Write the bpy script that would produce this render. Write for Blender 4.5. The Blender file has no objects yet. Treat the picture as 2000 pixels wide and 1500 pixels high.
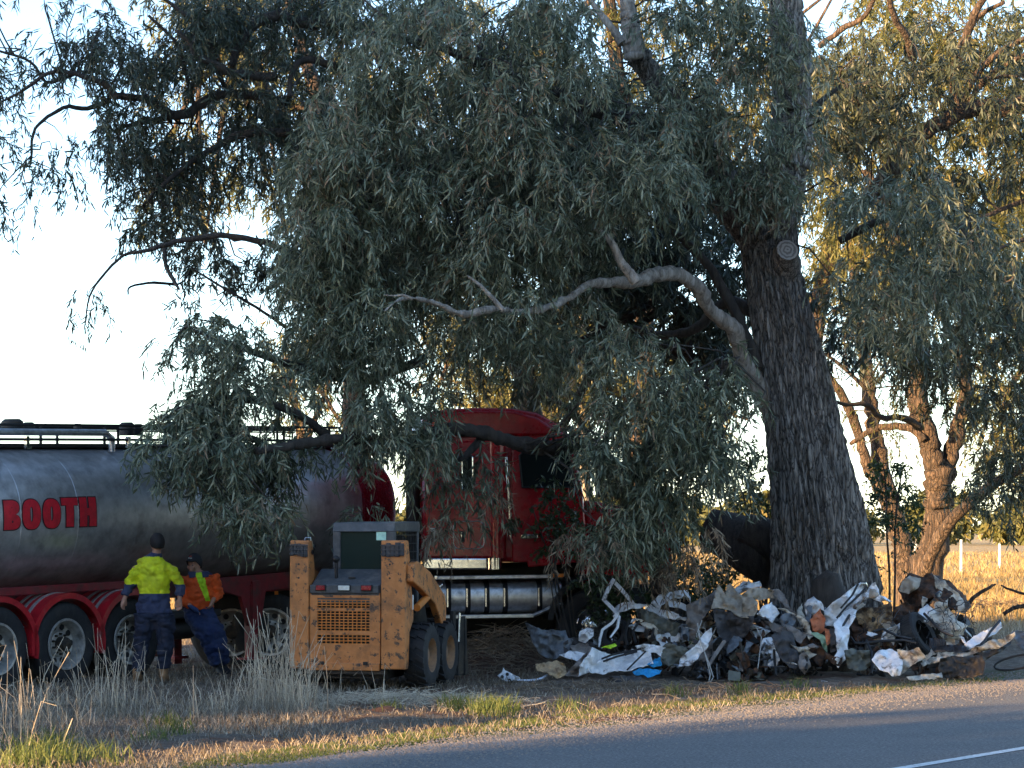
import bpy, bmesh, math, random
import numpy as np
from mathutils import Vector, Matrix, geometry
R = math.radians
random.seed(7); rng = np.random.default_rng(11)
scn = bpy.context.scene
# ------------------------------------------------------------------ camera, sky, sun
F_PX = 5300.0; CAM_H = 1.85; HOR = 1037.0
PITCH = math.atan((HOR - 750) / F_PX)
cam_d = bpy.data.cameras.new('camera'); cam = bpy.data.objects.new('camera', cam_d)
scn.collection.objects.link(cam); scn.camera = cam
cam_d.sensor_width = 36; cam_d.lens = F_PX / 2000 * 36
cam_d.clip_start = 0.5; cam_d.clip_end = 4000
cam.location = (0, 0, CAM_H); cam.rotation_euler = (R(90) + PITCH, 0, 0)
SUN_AZ = 42.0      # direction the light travels, degrees from +x towards +y
SUN_EL = 11.0
world = bpy.data.worlds.new('World'); scn.world = world; world.use_nodes = True
nt = world.node_tree; nt.nodes.clear()
wo = nt.nodes.new('ShaderNodeOutputWorld'); bg = nt.nodes.new('ShaderNodeBackground'); sk = nt.nodes.new('ShaderNodeTexSky')
sk.sky_type = 'NISHITA'; sk.sun_disc = False; sk.sun_elevation = R(SUN_EL)
sdx, sdy = -math.cos(R(SUN_AZ)), -math.sin(R(SUN_AZ))
sk.sun_rotation = math.atan2(sdx, sdy)
sk.altitude = 100; sk.air_density = 0.75; sk.dust_density = 0.2; sk.ozone_density = 2.0
bg.inputs[1].default_value = 0.135
wb = nt.nodes.new('ShaderNodeMix'); wb.data_type = 'RGBA'; wb.blend_type = 'MULTIPLY'; wb.inputs[0].default_value = 1; wb.inputs[7].default_value = (1.1, 1.02, .95, 1); nt.links.new(sk.outputs[0], wb.inputs[6]); nt.links.new(wb.outputs[2], bg.inputs[0]); nt.links.new(bg.outputs[0], wo.inputs[0])
sun_d = bpy.data.lights.new('sun', 'SUN'); sun = bpy.data.objects.new('sun', sun_d); scn.collection.objects.link(sun)
sun_d.energy = 4.5; sun_d.angle = R(0.5); sun_d.color = (1.0, 0.63, 0.3)
tr = Vector((math.cos(R(SUN_AZ)) * math.cos(R(SUN_EL)), math.sin(R(SUN_AZ)) * math.cos(R(SUN_EL)), -math.sin(R(SUN_EL))))
sun.rotation_euler = tr.to_track_quat('-Z', 'Y').to_euler(); sun.location = (-60, -30, 30)
vs = scn.view_settings; vs.view_transform = 'Standard'; vs.look = 'None'; vs.exposure = 2.12; vs.gamma = 1.0
try: vs.use_curve_mapping = False
except Exception: pass
scn.cycles.max_bounces = 6; scn.cycles.transparent_max_bounces = 8; scn.cycles.use_denoising = True

# ------------------------------------------------------------------ pixel <-> place
FWD = Vector((0, math.cos(PITCH), math.sin(PITCH))); UPV = Vector((0, -math.sin(PITCH), math.cos(PITCH)))
CAMP = Vector((0, 0, CAM_H))
def ray(px, py): return Vector((1, 0, 0)) * (px - 1000) + UPV * (750 - py) + FWD * F_PX
def P(px, py, Y):
    d = ray(px, py); return CAMP + d * (Y / d.y)
def G(px, py, z=0.0):
    d = ray(px, py); return CAMP + d * ((z - CAM_H) / d.z)
class Frame:
    def __init__(s, loc, yaw, pitch=0):
        s.M = Matrix.Translation(loc) @ Matrix.Rotation(R(yaw), 4, 'Z') @ Matrix.Rotation(R(-pitch), 4, 'Y'); s.I = s.M.inverted()
    def px(s, x, y, off=0.0):
        o = s.I @ CAMP; d = s.I.to_3x3() @ ray(x, y); t = (off - o.y) / d.y; q = o + d * t
        return (q.x, q.z)

# ------------------------------------------------------------------ numpy noise
def _h(ix, iy, iz):
    n = (ix.astype(np.int64) * 374761393 + iy.astype(np.int64) * 668265263 + iz.astype(np.int64) * 2147483647 * 3 + 1013) & 0x7fffffff
    n = ((n ^ (n >> 13)) * 1274126177) & 0x7fffffff
    return ((n ^ (n >> 16)) & 0xffff) / 65535.0
def vn(x, y, z=None):
    x = np.asarray(x, float); y = np.asarray(y, float); z = np.zeros_like(x) if z is None else np.asarray(z, float) + 0 * x
    ix, iy, iz = np.floor(x), np.floor(y), np.floor(z); fx, fy, fz = x - ix, y - iy, z - iz
    fx, fy, fz = [f * f * (3 - 2 * f) for f in (fx, fy, fz)]
    r = 0
    for a in (0, 1):
        for b in (0, 1):
            for c in (0, 1):
                r = r + _h(ix + a, iy + b, iz + c) * (fx if a else 1 - fx) * (fy if b else 1 - fy) * (fz if c else 1 - fz)
    return r * 2 - 1
def fbm(x, y, z=None, o=4):
    r = 0; a = 1.0; f = 1.0
    for k in range(o):
        r = r + a * vn(np.asarray(x) * f + 17 * k, np.asarray(y) * f + 5 * k, None if z is None else np.asarray(z) * f); a *= .5; f *= 2.03
    return r

# ------------------------------------------------------------------ materials
MATS = {}
def newmat(name):
    m = bpy.data.materials.new(name); m.use_nodes = True; MATS[name] = m
    return m, m.node_tree, m.node_tree.nodes['Principled BSDF']
def node(nt, t, **kw):
    n = nt.nodes.new(t)
    for k, v in kw.items(): setattr(n, k, v)
    return n
def ramp(nt, fac, stops):
    r = node(nt, 'ShaderNodeValToRGB'); e = r.color_ramp.elements
    while len(e) < len(stops): e.new(0.5)
    for q, (p, c) in zip(e, stops): q.position = p; q.color = (*c, 1)
    nt.links.new(fac, r.inputs[0]); return r.outputs[0]
def coords(nt, scale=(1, 1, 1), obj=True):
    tc = node(nt, 'ShaderNodeTexCoord'); mp = node(nt, 'ShaderNodeMapping'); mp.inputs['Scale'].default_value = scale
    nt.links.new(tc.outputs['Object'], mp.inputs[0]); return mp.outputs[0]
def noise(nt, co, scale, detail=5, rough=.6, dist=0):
    n = node(nt, 'ShaderNodeTexNoise'); n.inputs['Scale'].default_value = scale; n.inputs['Detail'].default_value = detail
    n.inputs['Roughness'].default_value = rough; n.inputs['Distortion'].default_value = dist
    nt.links.new(co, n.inputs['Vector']); return n.outputs['Fac']
def mixc(nt, fac, a, b):
    m = node(nt, 'ShaderNodeMix', data_type='RGBA')
    if isinstance(fac, float): m.inputs[0].default_value = fac
    else: nt.links.new(fac, m.inputs[0])
    for i, v in ((6, a), (7, b)):
        if isinstance(v, tuple): m.inputs[i].default_value = (*v, 1)
        else: nt.links.new(v, m.inputs[i])
    return m.outputs[2]
def bump(nt, b, h, strength=.4, dist=.01):
    n = node(nt, 'ShaderNodeBump'); n.inputs['Strength'].default_value = strength; n.inputs['Distance'].default_value = dist
    nt.links.new(h, n.inputs['Height']); nt.links.new(n.outputs[0], b.inputs['Normal'])
def mat(name, col, rough=.6, metal=0., dirt=None, dscale=6., damt=(.45, .65), nscale=(1, 1, 1), bmp=0., bscale=40., spec=None, coat=0.):
    """base colour with patches of dirt/wear and a little bump"""
    m, t, b = newmat(name); co = coords(t, nscale)
    c2 = tuple(min(1, v * 1.25) for v in col); c1 = tuple(v * .75 for v in col)
    base = ramp(t, noise(t, co, dscale * 2.3, 6), [(.3, c1), (.7, c2)])
    if dirt:
        f = ramp(t, noise(t, co, dscale, 8, .65), [(damt[0], (0, 0, 0)), (damt[1], (1, 1, 1))])
        base = mixc(t, f, base, dirt)
    t.links.new(base, b.inputs['Base Color'])
    b.inputs['Metallic'].default_value = metal
    rr = node(t, 'ShaderNodeMapRange'); rr.inputs[3].default_value = max(0, rough - .12); rr.inputs[4].default_value = min(1, rough + .15)
    t.links.new(noise(t, co, dscale * 3, 4), rr.inputs[0]); t.links.new(rr.outputs[0], b.inputs['Roughness'])
    if coat: b.inputs['Coat Weight'].default_value = coat; b.inputs['Coat Roughness'].default_value = .08
    if bmp: bump(t, b, noise(t, co, bscale, 6), bmp, .01)
    return m
def leafmat(name, stops, trans=.25, rough=.45):
    m, t, b = newmat(name)
    at = node(t, 'ShaderNodeAttribute', attribute_name='tint')
    fac = at.outputs['Fac']
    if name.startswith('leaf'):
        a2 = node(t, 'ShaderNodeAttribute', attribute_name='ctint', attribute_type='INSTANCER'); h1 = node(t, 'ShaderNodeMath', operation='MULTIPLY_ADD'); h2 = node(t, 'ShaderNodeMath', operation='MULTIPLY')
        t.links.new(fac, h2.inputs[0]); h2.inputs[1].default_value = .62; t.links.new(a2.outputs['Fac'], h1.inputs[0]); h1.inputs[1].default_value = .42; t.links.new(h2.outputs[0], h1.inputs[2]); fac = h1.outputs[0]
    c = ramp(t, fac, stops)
    t.links.new(c, b.inputs['Base Color']); b.inputs['Roughness'].default_value = rough
    tl = node(t, 'ShaderNodeBsdfTranslucent'); t.links.new(c, tl.inputs[0]); mx = node(t, 'ShaderNodeMixShader'); mx.inputs[0].default_value = trans
    out = t.nodes['Material Output']; t.links.new(b.outputs[0], mx.inputs[1]); t.links.new(tl.outputs[0], mx.inputs[2]); t.links.new(mx.outputs[0], out.inputs[0])
    return m

# ------------------------------------------------------------------ objects
COL = scn.collection
def tag(o, label=None, cat=None, group=None, kind=None):
    if label: o['label'] = label
    if cat: o['category'] = cat
    if group: o['group'] = group
    if kind: o['kind'] = kind
    return o
def empty(name, loc=(0, 0, 0), rot=(0, 0, 0), M=None):
    o = bpy.data.objects.new(name, None); COL.objects.link(o); o.empty_display_size = .2
    if M is not None: o.matrix_world = M
    else: o.location = loc; o.rotation_euler = rot
    return o
def npmesh(name, V, T, mats=(), parent=None, smooth=False, tint=None, mi=None):
    """V (n,3), T (k,3) triangles"""
    me = bpy.data.meshes.new(name); V = np.asarray(V, np.float32); T = np.asarray(T, np.int32)
    me.vertices.add(len(V)); me.vertices.foreach_set('co', V.ravel())
    me.loops.add(T.size); me.loops.foreach_set('vertex_index', T.ravel())
    me.polygons.add(len(T)); me.polygons.foreach_set('loop_start', np.arange(0, T.size, T.shape[1], dtype=np.int32))
    if smooth: me.polygons.foreach_set('use_smooth', np.ones(len(T), bool))
    for m in mats: me.materials.append(MATS[m])
    if mi is not None: me.polygons.foreach_set('material_index', np.asarray(mi, np.int32))
    if tint is not None:
        a = me.attributes.new('tint', 'FLOAT', 'POINT'); a.data.foreach_set('value', np.asarray(tint, np.float32))
    me.update(calc_edges=True)
    o = bpy.data.objects.new(name, me); COL.objects.link(o)
    if parent: o.parent = parent
    return o
class MB:
    """collects shapes and links them as one mesh object"""
    def __init__(s): s.v = []; s.f = []; s.m = []
    def add(s, vs, fs, m=0):
        k = len(s.v); s.v += [tuple(v) for v in vs]; s.f += [tuple(i + k for i in f) for f in fs]; s.m += [m] * len(fs); return s
    def box(s, c, d, rot=None, m=0, taper=1.0):
        hx, hy, hz = d[0] / 2, d[1] / 2, d[2] / 2; vs = []
        for z in (-1, 1):
            k = taper if z > 0 else 1
            for x, y in ((-1, -1), (1, -1), (1, 1), (-1, 1)): vs.append(Vector((x * hx * k, y * hy * k, z * hz)))
        if rot is not None: vs = [rot @ v for v in vs]
        return s.add([v + Vector(c) for v in vs], [(0, 3, 2, 1), (4, 5, 6, 7), (0, 1, 5, 4), (1, 2, 6, 5), (2, 3, 7, 6), (3, 0, 4, 7)], m)
    def prism(s, poly, a, b, axis='y', m=0):
        """poly = 2D points; extruded along axis from a to b"""
        def mk(p, t):
            if axis == 'y': return (p[0], t, p[1])
            if axis == 'x': return (t, p[0], p[1])
            return (p[0], p[1], t)
        n = len(poly); vs = [mk(p, a) for p in poly] + [mk(p, b) for p in poly]
        fs = [tuple(range(n)), tuple(range(2 * n - 1, n - 1, -1))] + [(i, n + i, n + (i + 1) % n, (i + 1) % n) for i in range(n)]
        return s.add(vs, fs, m)
    def tube(s, pts, rad, n=8, m=0, cap=True, flat=1.0):
        pts = [Vector(p) for p in pts]
        if not hasattr(rad, '__len__'): rad = [rad] * len(pts)
        vs = []; up = None
        for i, p in enumerate(pts):
            d = (pts[min(i + 1, len(pts) - 1)] - pts[max(i - 1, 0)]).normalized()
            if up is None: up = Vector((0, 0, 1)) if abs(d.z) < .9 else Vector((1, 0, 0))
            a = d.cross(up)
            if a.length < 1e-4: a = d.orthogonal()
            a.normalize(); b = a.cross(d).normalized(); up = b
            for k in range(n):
                t = 2 * math.pi * k / n; vs.append(p + a * math.cos(t) * rad[i] + b * math.sin(t) * rad[i] * flat)
        fs = []
        for i in range(len(pts) - 1):
            for k in range(n): fs.append((i * n + k, i * n + (k + 1) % n, (i + 1) * n + (k + 1) % n, (i + 1) * n + k))
        if cap: fs += [tuple(range(n - 1, -1, -1)), tuple((len(pts) - 1) * n + k for k in range(n))]
        return s.add(vs, fs, m)
    def lathe(s, prof, c=(0, 0, 0), axis='y', n=32, m=0, a0=0, a1=2 * math.pi):
        """prof = (radius, along axis)"""
        full = abs(a1 - a0 - 2 * math.pi) < 1e-6; nn = n if full else n + 1; vs = []
        for r, t in prof:
            for k in range(nn):
                a = a0 + (a1 - a0) * k / n; u, w = r * math.cos(a), r * math.sin(a)
                q = (u, t, w) if axis == 'y' else ((t, u, w) if axis == 'x' else (u, w, t)); vs.append(Vector(q) + Vector(c))
        fs = []
        for i in range(len(prof) - 1):
            for k in range(n): fs.append((i * nn + k, i * nn + (k + 1) % nn, (i + 1) * nn + (k + 1) % nn, (i + 1) * nn + k))
        return s.add(vs, fs, m)
    def build(s, name, mats, parent=None, smooth=False, bevel=0, seg=2, fix=True, mods=None):
        me = bpy.data.meshes.new(name); me.from_pydata(s.v, [], s.f)
        if isinstance(mats, str): mats = [mats]
        for q in mats: me.materials.append(MATS[q])
        for p, i in zip(me.polygons, s.m): p.material_index = i
        if fix:
            b = bmesh.new(); b.from_mesh(me); bmesh.ops.recalc_face_normals(b, faces=b.faces); b.to_mesh(me); b.free()
        if smooth: me.shade_smooth()
        o = bpy.data.objects.new(name, me); COL.objects.link(o)
        if parent: o.parent = parent
        if smooth == 'auto':
            try: me.set_sharp_from_angle(angle=R(38))
            except Exception: pass
        if bevel:
            q = o.modifiers.new('bevel', 'BEVEL'); q.width = bevel; q.segments = seg; q.limit_method = 'ANGLE'; q.angle_limit = R(35); q.harden_normals = False
        return o
def copy_tree(o, parent=None):
    c = o.copy(); COL.objects.link(c)
    if parent: c.parent = parent; c.matrix_parent_inverse = Matrix.Identity(4)
    for ch in list(o.children): copy_tree(ch, c)
    return c

# ------------------------------------------------------------------ material library
mat('stainless', (.44, .43, .43), .36, .62, dirt=(.14, .13, .12), dscale=3, damt=(.5, .85), nscale=(1, 1, 1), bmp=.05, bscale=60)
mat('tank_red', (.16, .004, .014), .25, .0, coat=.6)
mat('truck_red', (.33, .002, .009), .26, .0, dirt=(.14, .012, .02), dscale=2.5, damt=(.6, .85), coat=.3)
mat('guard_red', (.42, .012, .02), .35, .0, dirt=(.2, .12, .11), dscale=5, damt=(.55, .75), coat=.2)
mat('chassis_red', (.2, .008, .014), .5, .0, dirt=(.05, .03, .025), dscale=5, damt=(.45, .7))
mat('letter_red', (.55, .006, .02), .45)
mat('letter_edge', (.03, .006, .01), .5)
mat('chrome', (.7, .7, .72), .12, 1., dirt=(.2, .17, .14), dscale=9, damt=(.6, .8))
mat('aluminium', (.62, .62, .64), .34, .9, dirt=(.1, .09, .08), dscale=6, damt=(.55, .8))
mat('rim_dirt', (.36, .2, .1), .7, .0, dirt=(.16, .12, .09), dscale=6, damt=(.4, .65))
mat('rim_silver', (.5, .49, .46), .45, .55, dirt=(.1, .08, .06), dscale=7, damt=(.5, .75))
mat('rubber', (.018, .019, .021), .75, dirt=(.05, .045, .04), dscale=5, damt=(.5, .8), bmp=.15)
mat('dark_steel', (.025, .024, .023), .6, .3, dirt=(.06, .045, .03), dscale=6, damt=(.5, .75), bmp=.2)
mat('black_plastic', (.012, .012, .014), .5)
mat('skid_orange', (.6, .2, .035), .45, .0, dirt=(.42, .2, .07), dscale=7, damt=(.5, .75), bmp=.05)
mat('skid_grey', (.065, .068, .072), .5, .0, dirt=(.17, .16, .15), dscale=8, damt=(.5, .8))
mat('red_lens', (.3, .01, .02), .25); mat('white_lens', (.75, .74, .66), .3); mat('amber_lens', (.8, .2, .01), .3)
mat('sticker_green', (.45, .75, .62), .5); mat('sticker_white', (.8, .8, .78), .5)
mat('white_paint', (.86, .87, .88), .22, .0, dirt=(.16, .135, .11), dscale=3, damt=(.55, .62), bmp=.35, bscale=25, coat=.3)
mat('cream_paint', (.6, .53, .42), .45, .0, dirt=(.12, .08, .05), dscale=4, damt=(.48, .62), bmp=.3, bscale=25)
mat('tan_vinyl', (.44, .36, .27), .6, dirt=(.22, .17, .12), dscale=3, damt=(.45, .7), bmp=.3, bscale=60)
mat('taupe_cloth', (.26, .225, .2), .9, dirt=(.12, .1, .085), dscale=5, damt=(.4, .7), bmp=.3, bscale=90)
mat('dark_cloth', (.06, .056, .056), .9, dirt=(.12, .1, .09), dscale=5, damt=(.5, .8), bmp=.3, bscale=90)
mat('grey_plastic', (.14, .16, .18), .5, dirt=(.06, .05, .045), dscale=6, damt=(.5, .75), bmp=.2)
mat('olive_panel', (.13, .13, .1), .5, dirt=(.05, .045, .035), dscale=5, damt=(.5, .7), bmp=.2)
mat('rust', (.13, .06, .03), .85, .2, dirt=(.035, .025, .02), dscale=9, damt=(.4, .6), bmp=.5, bscale=40)
mat('greasy_metal', (.04, .036, .032), .55, .4, dirt=(.09, .065, .04), dscale=10, damt=(.45, .65), bmp=.5, bscale=30)
mat('brown_foam', (.4, .27, .14), .9, dirt=(.07, .045, .03), dscale=6, damt=(.42, .58), bmp=.5, bscale=40)
mat('blue_cloth', (.02, .3, .62), .7); mat('lime_plastic', (.5, .85, .03), .5); mat('orange_foam', (.5, .16, .07), .8)
mat('mint_plastic', (.3, .42, .26), .5); mat('cable', (.012, .012, .012), .5); mat('pale_cable', (.4, .38, .34), .5)
mat('cardboard', (.5, .35, .2), .85, dirt=(.2, .13, .08), dscale=8)
mat('hivis_yellow', (.66, .72, .012), .8, dirt=(.5, .5, .03), dscale=4, damt=(.5, .8), bmp=.5, bscale=14)
mat('hivis_orange', (.72, .1, .012), .8, dirt=(.45, .06, .02), dscale=5, damt=(.5, .8), bmp=.5, bscale=14)
mat('hivis_lime', (.5, .9, .02), .8, bmp=.4, bscale=16)
mat('navy_cloth', (.03, .042, .095), .85, dirt=(.05, .06, .11), dscale=6, bmp=.5, bscale=16)
mat('navy_trousers', (.014, .02, .042), .9, dirt=(.03, .035, .06), dscale=5, bmp=.5, bscale=16)
mat('blue_trousers', (.016, .032, .1), .85, dirt=(.03, .05, .12), dscale=5, bmp=.5, bscale=16)
mat('skin', (.42, .22, .15), .55); mat('hair', (.014, .011, .01), .7, bmp=.6, bscale=80); mat('cap_black', (.012, .013, .018), .7)
mat('boot_tan', (.3, .17, .08), .8); mat('eye_dark', (.02, .015, .012), .3)
mat('glove_blue', (.03, .06, .16), .8)
mat('post_paint', (.75, .74, .7), .6); mat('litter_white', (.75, .75, .75), .5)
def glassmat(name, col, rough=.05):
    m, t, b = newmat(name); b.inputs['Base Color'].default_value = (*col, 1); b.inputs['Roughness'].default_value = rough; b.inputs['Alpha'].default_value = 1
    b.inputs['Specular IOR Level'].default_value = .3; return m
glassmat('dark_glass', (.012, .016, .016)); 
m, t, b = newmat('cab_glass'); b.inputs['Base Color'].default_value = (.02, .035, .03, 1); b.inputs['Roughness'].default_value = .22; b.inputs['Specular IOR Level'].default_value = .03
tb = node(t, 'ShaderNodeBsdfTransparent'); tb.inputs[0].default_value = (.45, .55, .5, 1); mx = node(t, 'ShaderNodeMixShader'); mx.inputs[0].default_value = .94
t.links.new(tb.outputs[0], mx.inputs[1]); t.links.new(b.outputs[0], mx.inputs[2]); t.links.new(mx.outputs[0], t.nodes['Material Output'].inputs[0])
# worn orange with dark chips
m, t, b = newmat('skid_worn'); co = coords(t)
c = ramp(t, noise(t, co, 8, 6), [(.3, (.48, .165, .04)), (.7, (.64, .25, .075))])
grime = ramp(t, noise(t, co, 2.6, 8, .7), [(.5, (0, 0, 0)), (.66, (1, 1, 1))]); c = mixc(t, grime, c, (.27, .11, .04))
chip = ramp(t, noise(t, co, 9, 7, .7), [(.56, (0, 0, 0)), (.575, (1, 1, 1))])
c = mixc(t, chip, c, ramp(t, noise(t, co, 30, 4), [(.4, (.06, .04, .03)), (.6, (.2, .1, .05))]))
t.links.new(c, b.inputs['Base Color']); b.inputs['Roughness'].default_value = .5; bump(t, b, chip, -.4, .004)
# bark
def barkmat(name, cols, lich=None, sc=(9, 9, 1.6), b_=.8, plates=None):
    m, t, b = newmat(name); co = coords(t, sc)
    n1 = noise(t, co, 1.6, 9, .7, .6); c = ramp(t, n1, cols)
    if lich:
        f = ramp(t, noise(t, coords(t, (2.5, 2.5, 1)), 1.6, 6, .65), [(.5, (0, 0, 0)), (.68, (1, 1, 1))]); c = mixc(t, f, c, mixc(t, n1, tuple(v * .45 for v in lich), lich))
    t.links.new(c, b.inputs['Base Color']); b.inputs['Roughness'].default_value = .9
    n2 = noise(t, coords(t, (sc[0] * 3, sc[1] * 3, sc[2] * 2.2)), 1.5, 8, .75, .5)
    if plates:
        wn = node(t, 'ShaderNodeTexNoise'); wn.inputs['Scale'].default_value = 2.2; wn.inputs['Detail'].default_value = 4; vc = coords(t, plates); t.links.new(vc, wn.inputs['Vector'])
        ad = node(t, 'ShaderNodeVectorMath', operation='MULTIPLY_ADD'); t.links.new(wn.outputs['Color'], ad.inputs[0]); ad.inputs[1].default_value = (.9, .9, .5); t.links.new(vc, ad.inputs[2])
        vo = node(t, 'ShaderNodeTexVoronoi', feature='DISTANCE_TO_EDGE'); vo.inputs['Scale'].default_value = 1.0; t.links.new(ad.outputs[0], vo.inputs['Vector'])
        cr = ramp(t, vo.outputs['Distance'], [(.0, (0, 0, 0)), (.22, (1, 1, 1))]); hh = node(t, 'ShaderNodeMath', operation='MULTIPLY_ADD'); t.links.new(cr, hh.inputs[0]); hh.inputs[1].default_value = 1.2; t.links.new(n2, hh.inputs[2]); n2 = hh.outputs[0]
        c = mixc(t, ramp(t, vo.outputs['Distance'], [(.0, (0, 0, 0)), (.1, (1, 1, 1))]), (.055, .045, .038), c); t.links.new(c, b.inputs['Base Color'])
    bump(t, b, n2, b_, .04); return m
barkmat('bark_big', [(.3, (.07, .06, .052)), (.45, (.25, .22, .19)), (.62, (.52, .46, .4))], lich=(.5, .46, .41), plates=(17, 17, 2.6), b_=1.)
barkmat('bark_dark', [(.3, (.02, .016, .013)), (.6, (.07, .058, .048))])
barkmat('bark_red', [(.35, (.035, .024, .018)), (.5, (.12, .08, .055)), (.66, (.26, .19, .135))], b_=1., plates=(13, 13, 3))
barkmat('bark_pale', [(.3, (.2, .16, .12)), (.5, (.38, .31, .24)), (.7, (.5, .42, .34))], sc=(3, 3, 1.2), b_=.3)
barkmat('dead_wood', [(.34, (.13, .108, .088)), (.5, (.32, .28, .235)), (.64, (.5, .45, .39))], sc=(9, 9, 3), b_=.8)
# sawn face: growth rings
m, t, b = newmat('sawn_rings'); co = coords(t)
wv = node(t, 'ShaderNodeTexWave', wave_type='RINGS', rings_direction='SPHERICAL'); wv.inputs['Scale'].default_value = 6; wv.inputs['Distortion'].default_value = 3.5; wv.inputs['Detail Scale'].default_value = 3
t.links.new(co, wv.inputs[0]); t.links.new(ramp(t, wv.outputs['Fac'], [(.1, (.16, .14, .125)), (.8, (.36, .33, .3))]), b.inputs['Base Color']); b.inputs['Roughness'].default_value = .9
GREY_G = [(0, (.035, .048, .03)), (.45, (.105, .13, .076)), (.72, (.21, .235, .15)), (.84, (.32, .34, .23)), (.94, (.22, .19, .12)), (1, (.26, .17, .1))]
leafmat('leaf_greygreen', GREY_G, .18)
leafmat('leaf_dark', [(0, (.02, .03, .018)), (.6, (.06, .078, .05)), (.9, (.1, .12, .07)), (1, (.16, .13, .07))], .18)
leafmat('leaf_olive', [(0, (.06, .07, .02)), (.5, (.13, .14, .045)), (.85, (.2, .19, .06)), (1, (.26, .18, .06))], .35)
leafmat('leaf_dead', [(0, (.1, .065, .035)), (.5, (.22, .16, .1)), (1, (.36, .29, .2))], .2, .8)
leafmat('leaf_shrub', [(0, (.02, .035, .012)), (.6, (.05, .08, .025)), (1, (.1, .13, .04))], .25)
leafmat('straw', [(0, (.12, .09, .06)), (.5, (.28, .23, .165)), (1, (.5, .44, .34))], .15, .8)
leafmat('grass_green', [(0, (.05, .07, .02)), (.5, (.1, .15, .035)), (1, (.22, .24, .07))], .3, .6)
leafmat('grass_gold', [(0, (.2, .13, .05)), (.5, (.36, .25, .1)), (1, (.5, .38, .18))], .3, .8)
leafmat('brush', [(0, (.04, .028, .02)), (.6, (.14, .1, .07)), (1, (.24, .19, .14))], .05, .9)
# ------------------------------------------------------------------ the ground, field and road
def road_uv(x, y):    # s along the road, c across (0 at its left edge, + towards the camera's side)
    dx, dy = x + 2.2, y - 21.2
    return dx * .56 + dy * .828, dx * .828 - dy * .56
# ground sheet to the horizon, finer near
ys = np.concatenate([np.linspace(-80, 14, 20), np.linspace(15, 48, 166), np.linspace(50, 120, 60), np.geomspace(130, 3000, 22)])
xs = np.concatenate([-np.geomspace(2500, 14, 26), np.linspace(-12, 12, 121), np.geomspace(14, 2500, 26)])
XX, YY = np.meshgrid(xs, ys); S_, C_ = road_uv(XX, YY)
near = np.clip((50 - YY) / 6, 0, 1) * np.clip((YY - 12) / 4, 0, 1) * np.clip((14 - abs(XX)) / 3, 0, 1)
offr = np.clip(-C_ / 1.2, 0, 1)
ZZ = near * offr * (.05 * fbm(XX * .8, YY * .8) + .022 * fbm(XX * 5, YY * 5) ) - .012
ZZ = np.where(YY > 52, ZZ + .06 * fbm(XX * .15, YY * .15) * np.clip((YY - 52) / 15, 0, 1) * np.clip(-C_ / 4, 0, 1), ZZ)
ny, nx = XX.shape; idx = np.arange(ny * nx).reshape(ny, nx)
Q = np.stack([idx[:-1, :-1], idx[:-1, 1:], idx[1:, 1:], idx[1:, :-1]], -1).reshape(-1, 4)
m, t, b = newmat('ground'); co = coords(t)
tc = node(t, 'ShaderNodeTexCoord'); sp = node(t, 'ShaderNodeSeparateXYZ'); t.links.new(tc.outputs['Object'], sp.inputs[0])
litter = ramp(t, noise(t, coords(t, (1, 1, 1)), 7, 9, .75, .8), [(.3, (.05, .033, .022)), (.5, (.14, .105, .075)), (.64, (.24, .19, .14)), (.75, (.3, .26, .2))])
dirt_ = ramp(t, noise(t, co, 22, 7, .7), [(.35, (.055, .026, .014)), (.65, (.16, .075, .04))])
c = mixc(t, ramp(t, noise(t, co, .9, 5, .6), [(.5, (0, 0, 0)), (.62, (1, 1, 1))]), litter, dirt_)
grn = ramp(t, noise(t, co, 26, 7, .75), [(.35, (.035, .05, .012)), (.65, (.12, .15, .045))])
# greener strip beside the road
cx = node(t, 'ShaderNodeVectorMath', operation='DOT_PRODUCT'); t.links.new(tc.outputs['Object'], cx.inputs[0]); cx.inputs[1].default_value = (.828, -.56, 0)
acr = node(t, 'ShaderNodeMath', operation='ADD'); t.links.new(cx.outputs['Value'], acr.inputs[0]); acr.inputs[1].default_value = 2.2 * .828 + 21.2 * .56
wob = node(t, 'ShaderNodeMath', operation='MULTIPLY_ADD'); t.links.new(noise(t, co, 1.1, 6, .7), wob.inputs[0]); wob.inputs[1].default_value = 2.6; t.links.new(acr.outputs[0], wob.inputs[2])
mr = node(t, 'ShaderNodeMapRange'); t.links.new(wob.outputs[0], mr.inputs[0]); mr.inputs[1].default_value = .1; mr.inputs[2].default_value = .75
c = mixc(t, mr.outputs[0], c, grn)
grav = ramp(t, noise(t, co, 45, 5, .8), [(.35, (.14, .11, .085)), (.5, (.3, .26, .22)), (.66, (.48, .44, .39))])
mg = node(t, 'ShaderNodeMapRange'); t.links.new(wob.outputs[0], mg.inputs[0]); mg.inputs[1].default_value = .9; mg.inputs[2].default_value = 1.25
c = mixc(t, mg.outputs[0], c, grav)
far_ = node(t, 'ShaderNodeMapRange'); t.links.new(wob.outputs[0], far_.inputs[0]); far_.inputs[1].default_value = 11; far_.inputs[2].default_value = 11.8
c = mixc(t, far_.outputs[0], c, mixc(t, ramp(t, noise(t, co, 1.3, 5, .6), [(.4, (0, 0, 0)), (.6, (1, 1, 1))]), litter, grn))
gold = ramp(t, noise(t, coords(t, (.5, .12, 1)), 1.2, 8, .7), [(.3, (.3, .19, .07)), (.5, (.42, .29, .11)), (.7, (.52, .38, .17))])
far_y = node(t, 'ShaderNodeMath', operation='MULTIPLY_ADD'); t.links.new(noise(t, co, .25, 5, .6), far_y.inputs[0]); far_y.inputs[1].default_value = 14.; t.links.new(sp.outputs['Y'], far_y.inputs[2])
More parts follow.
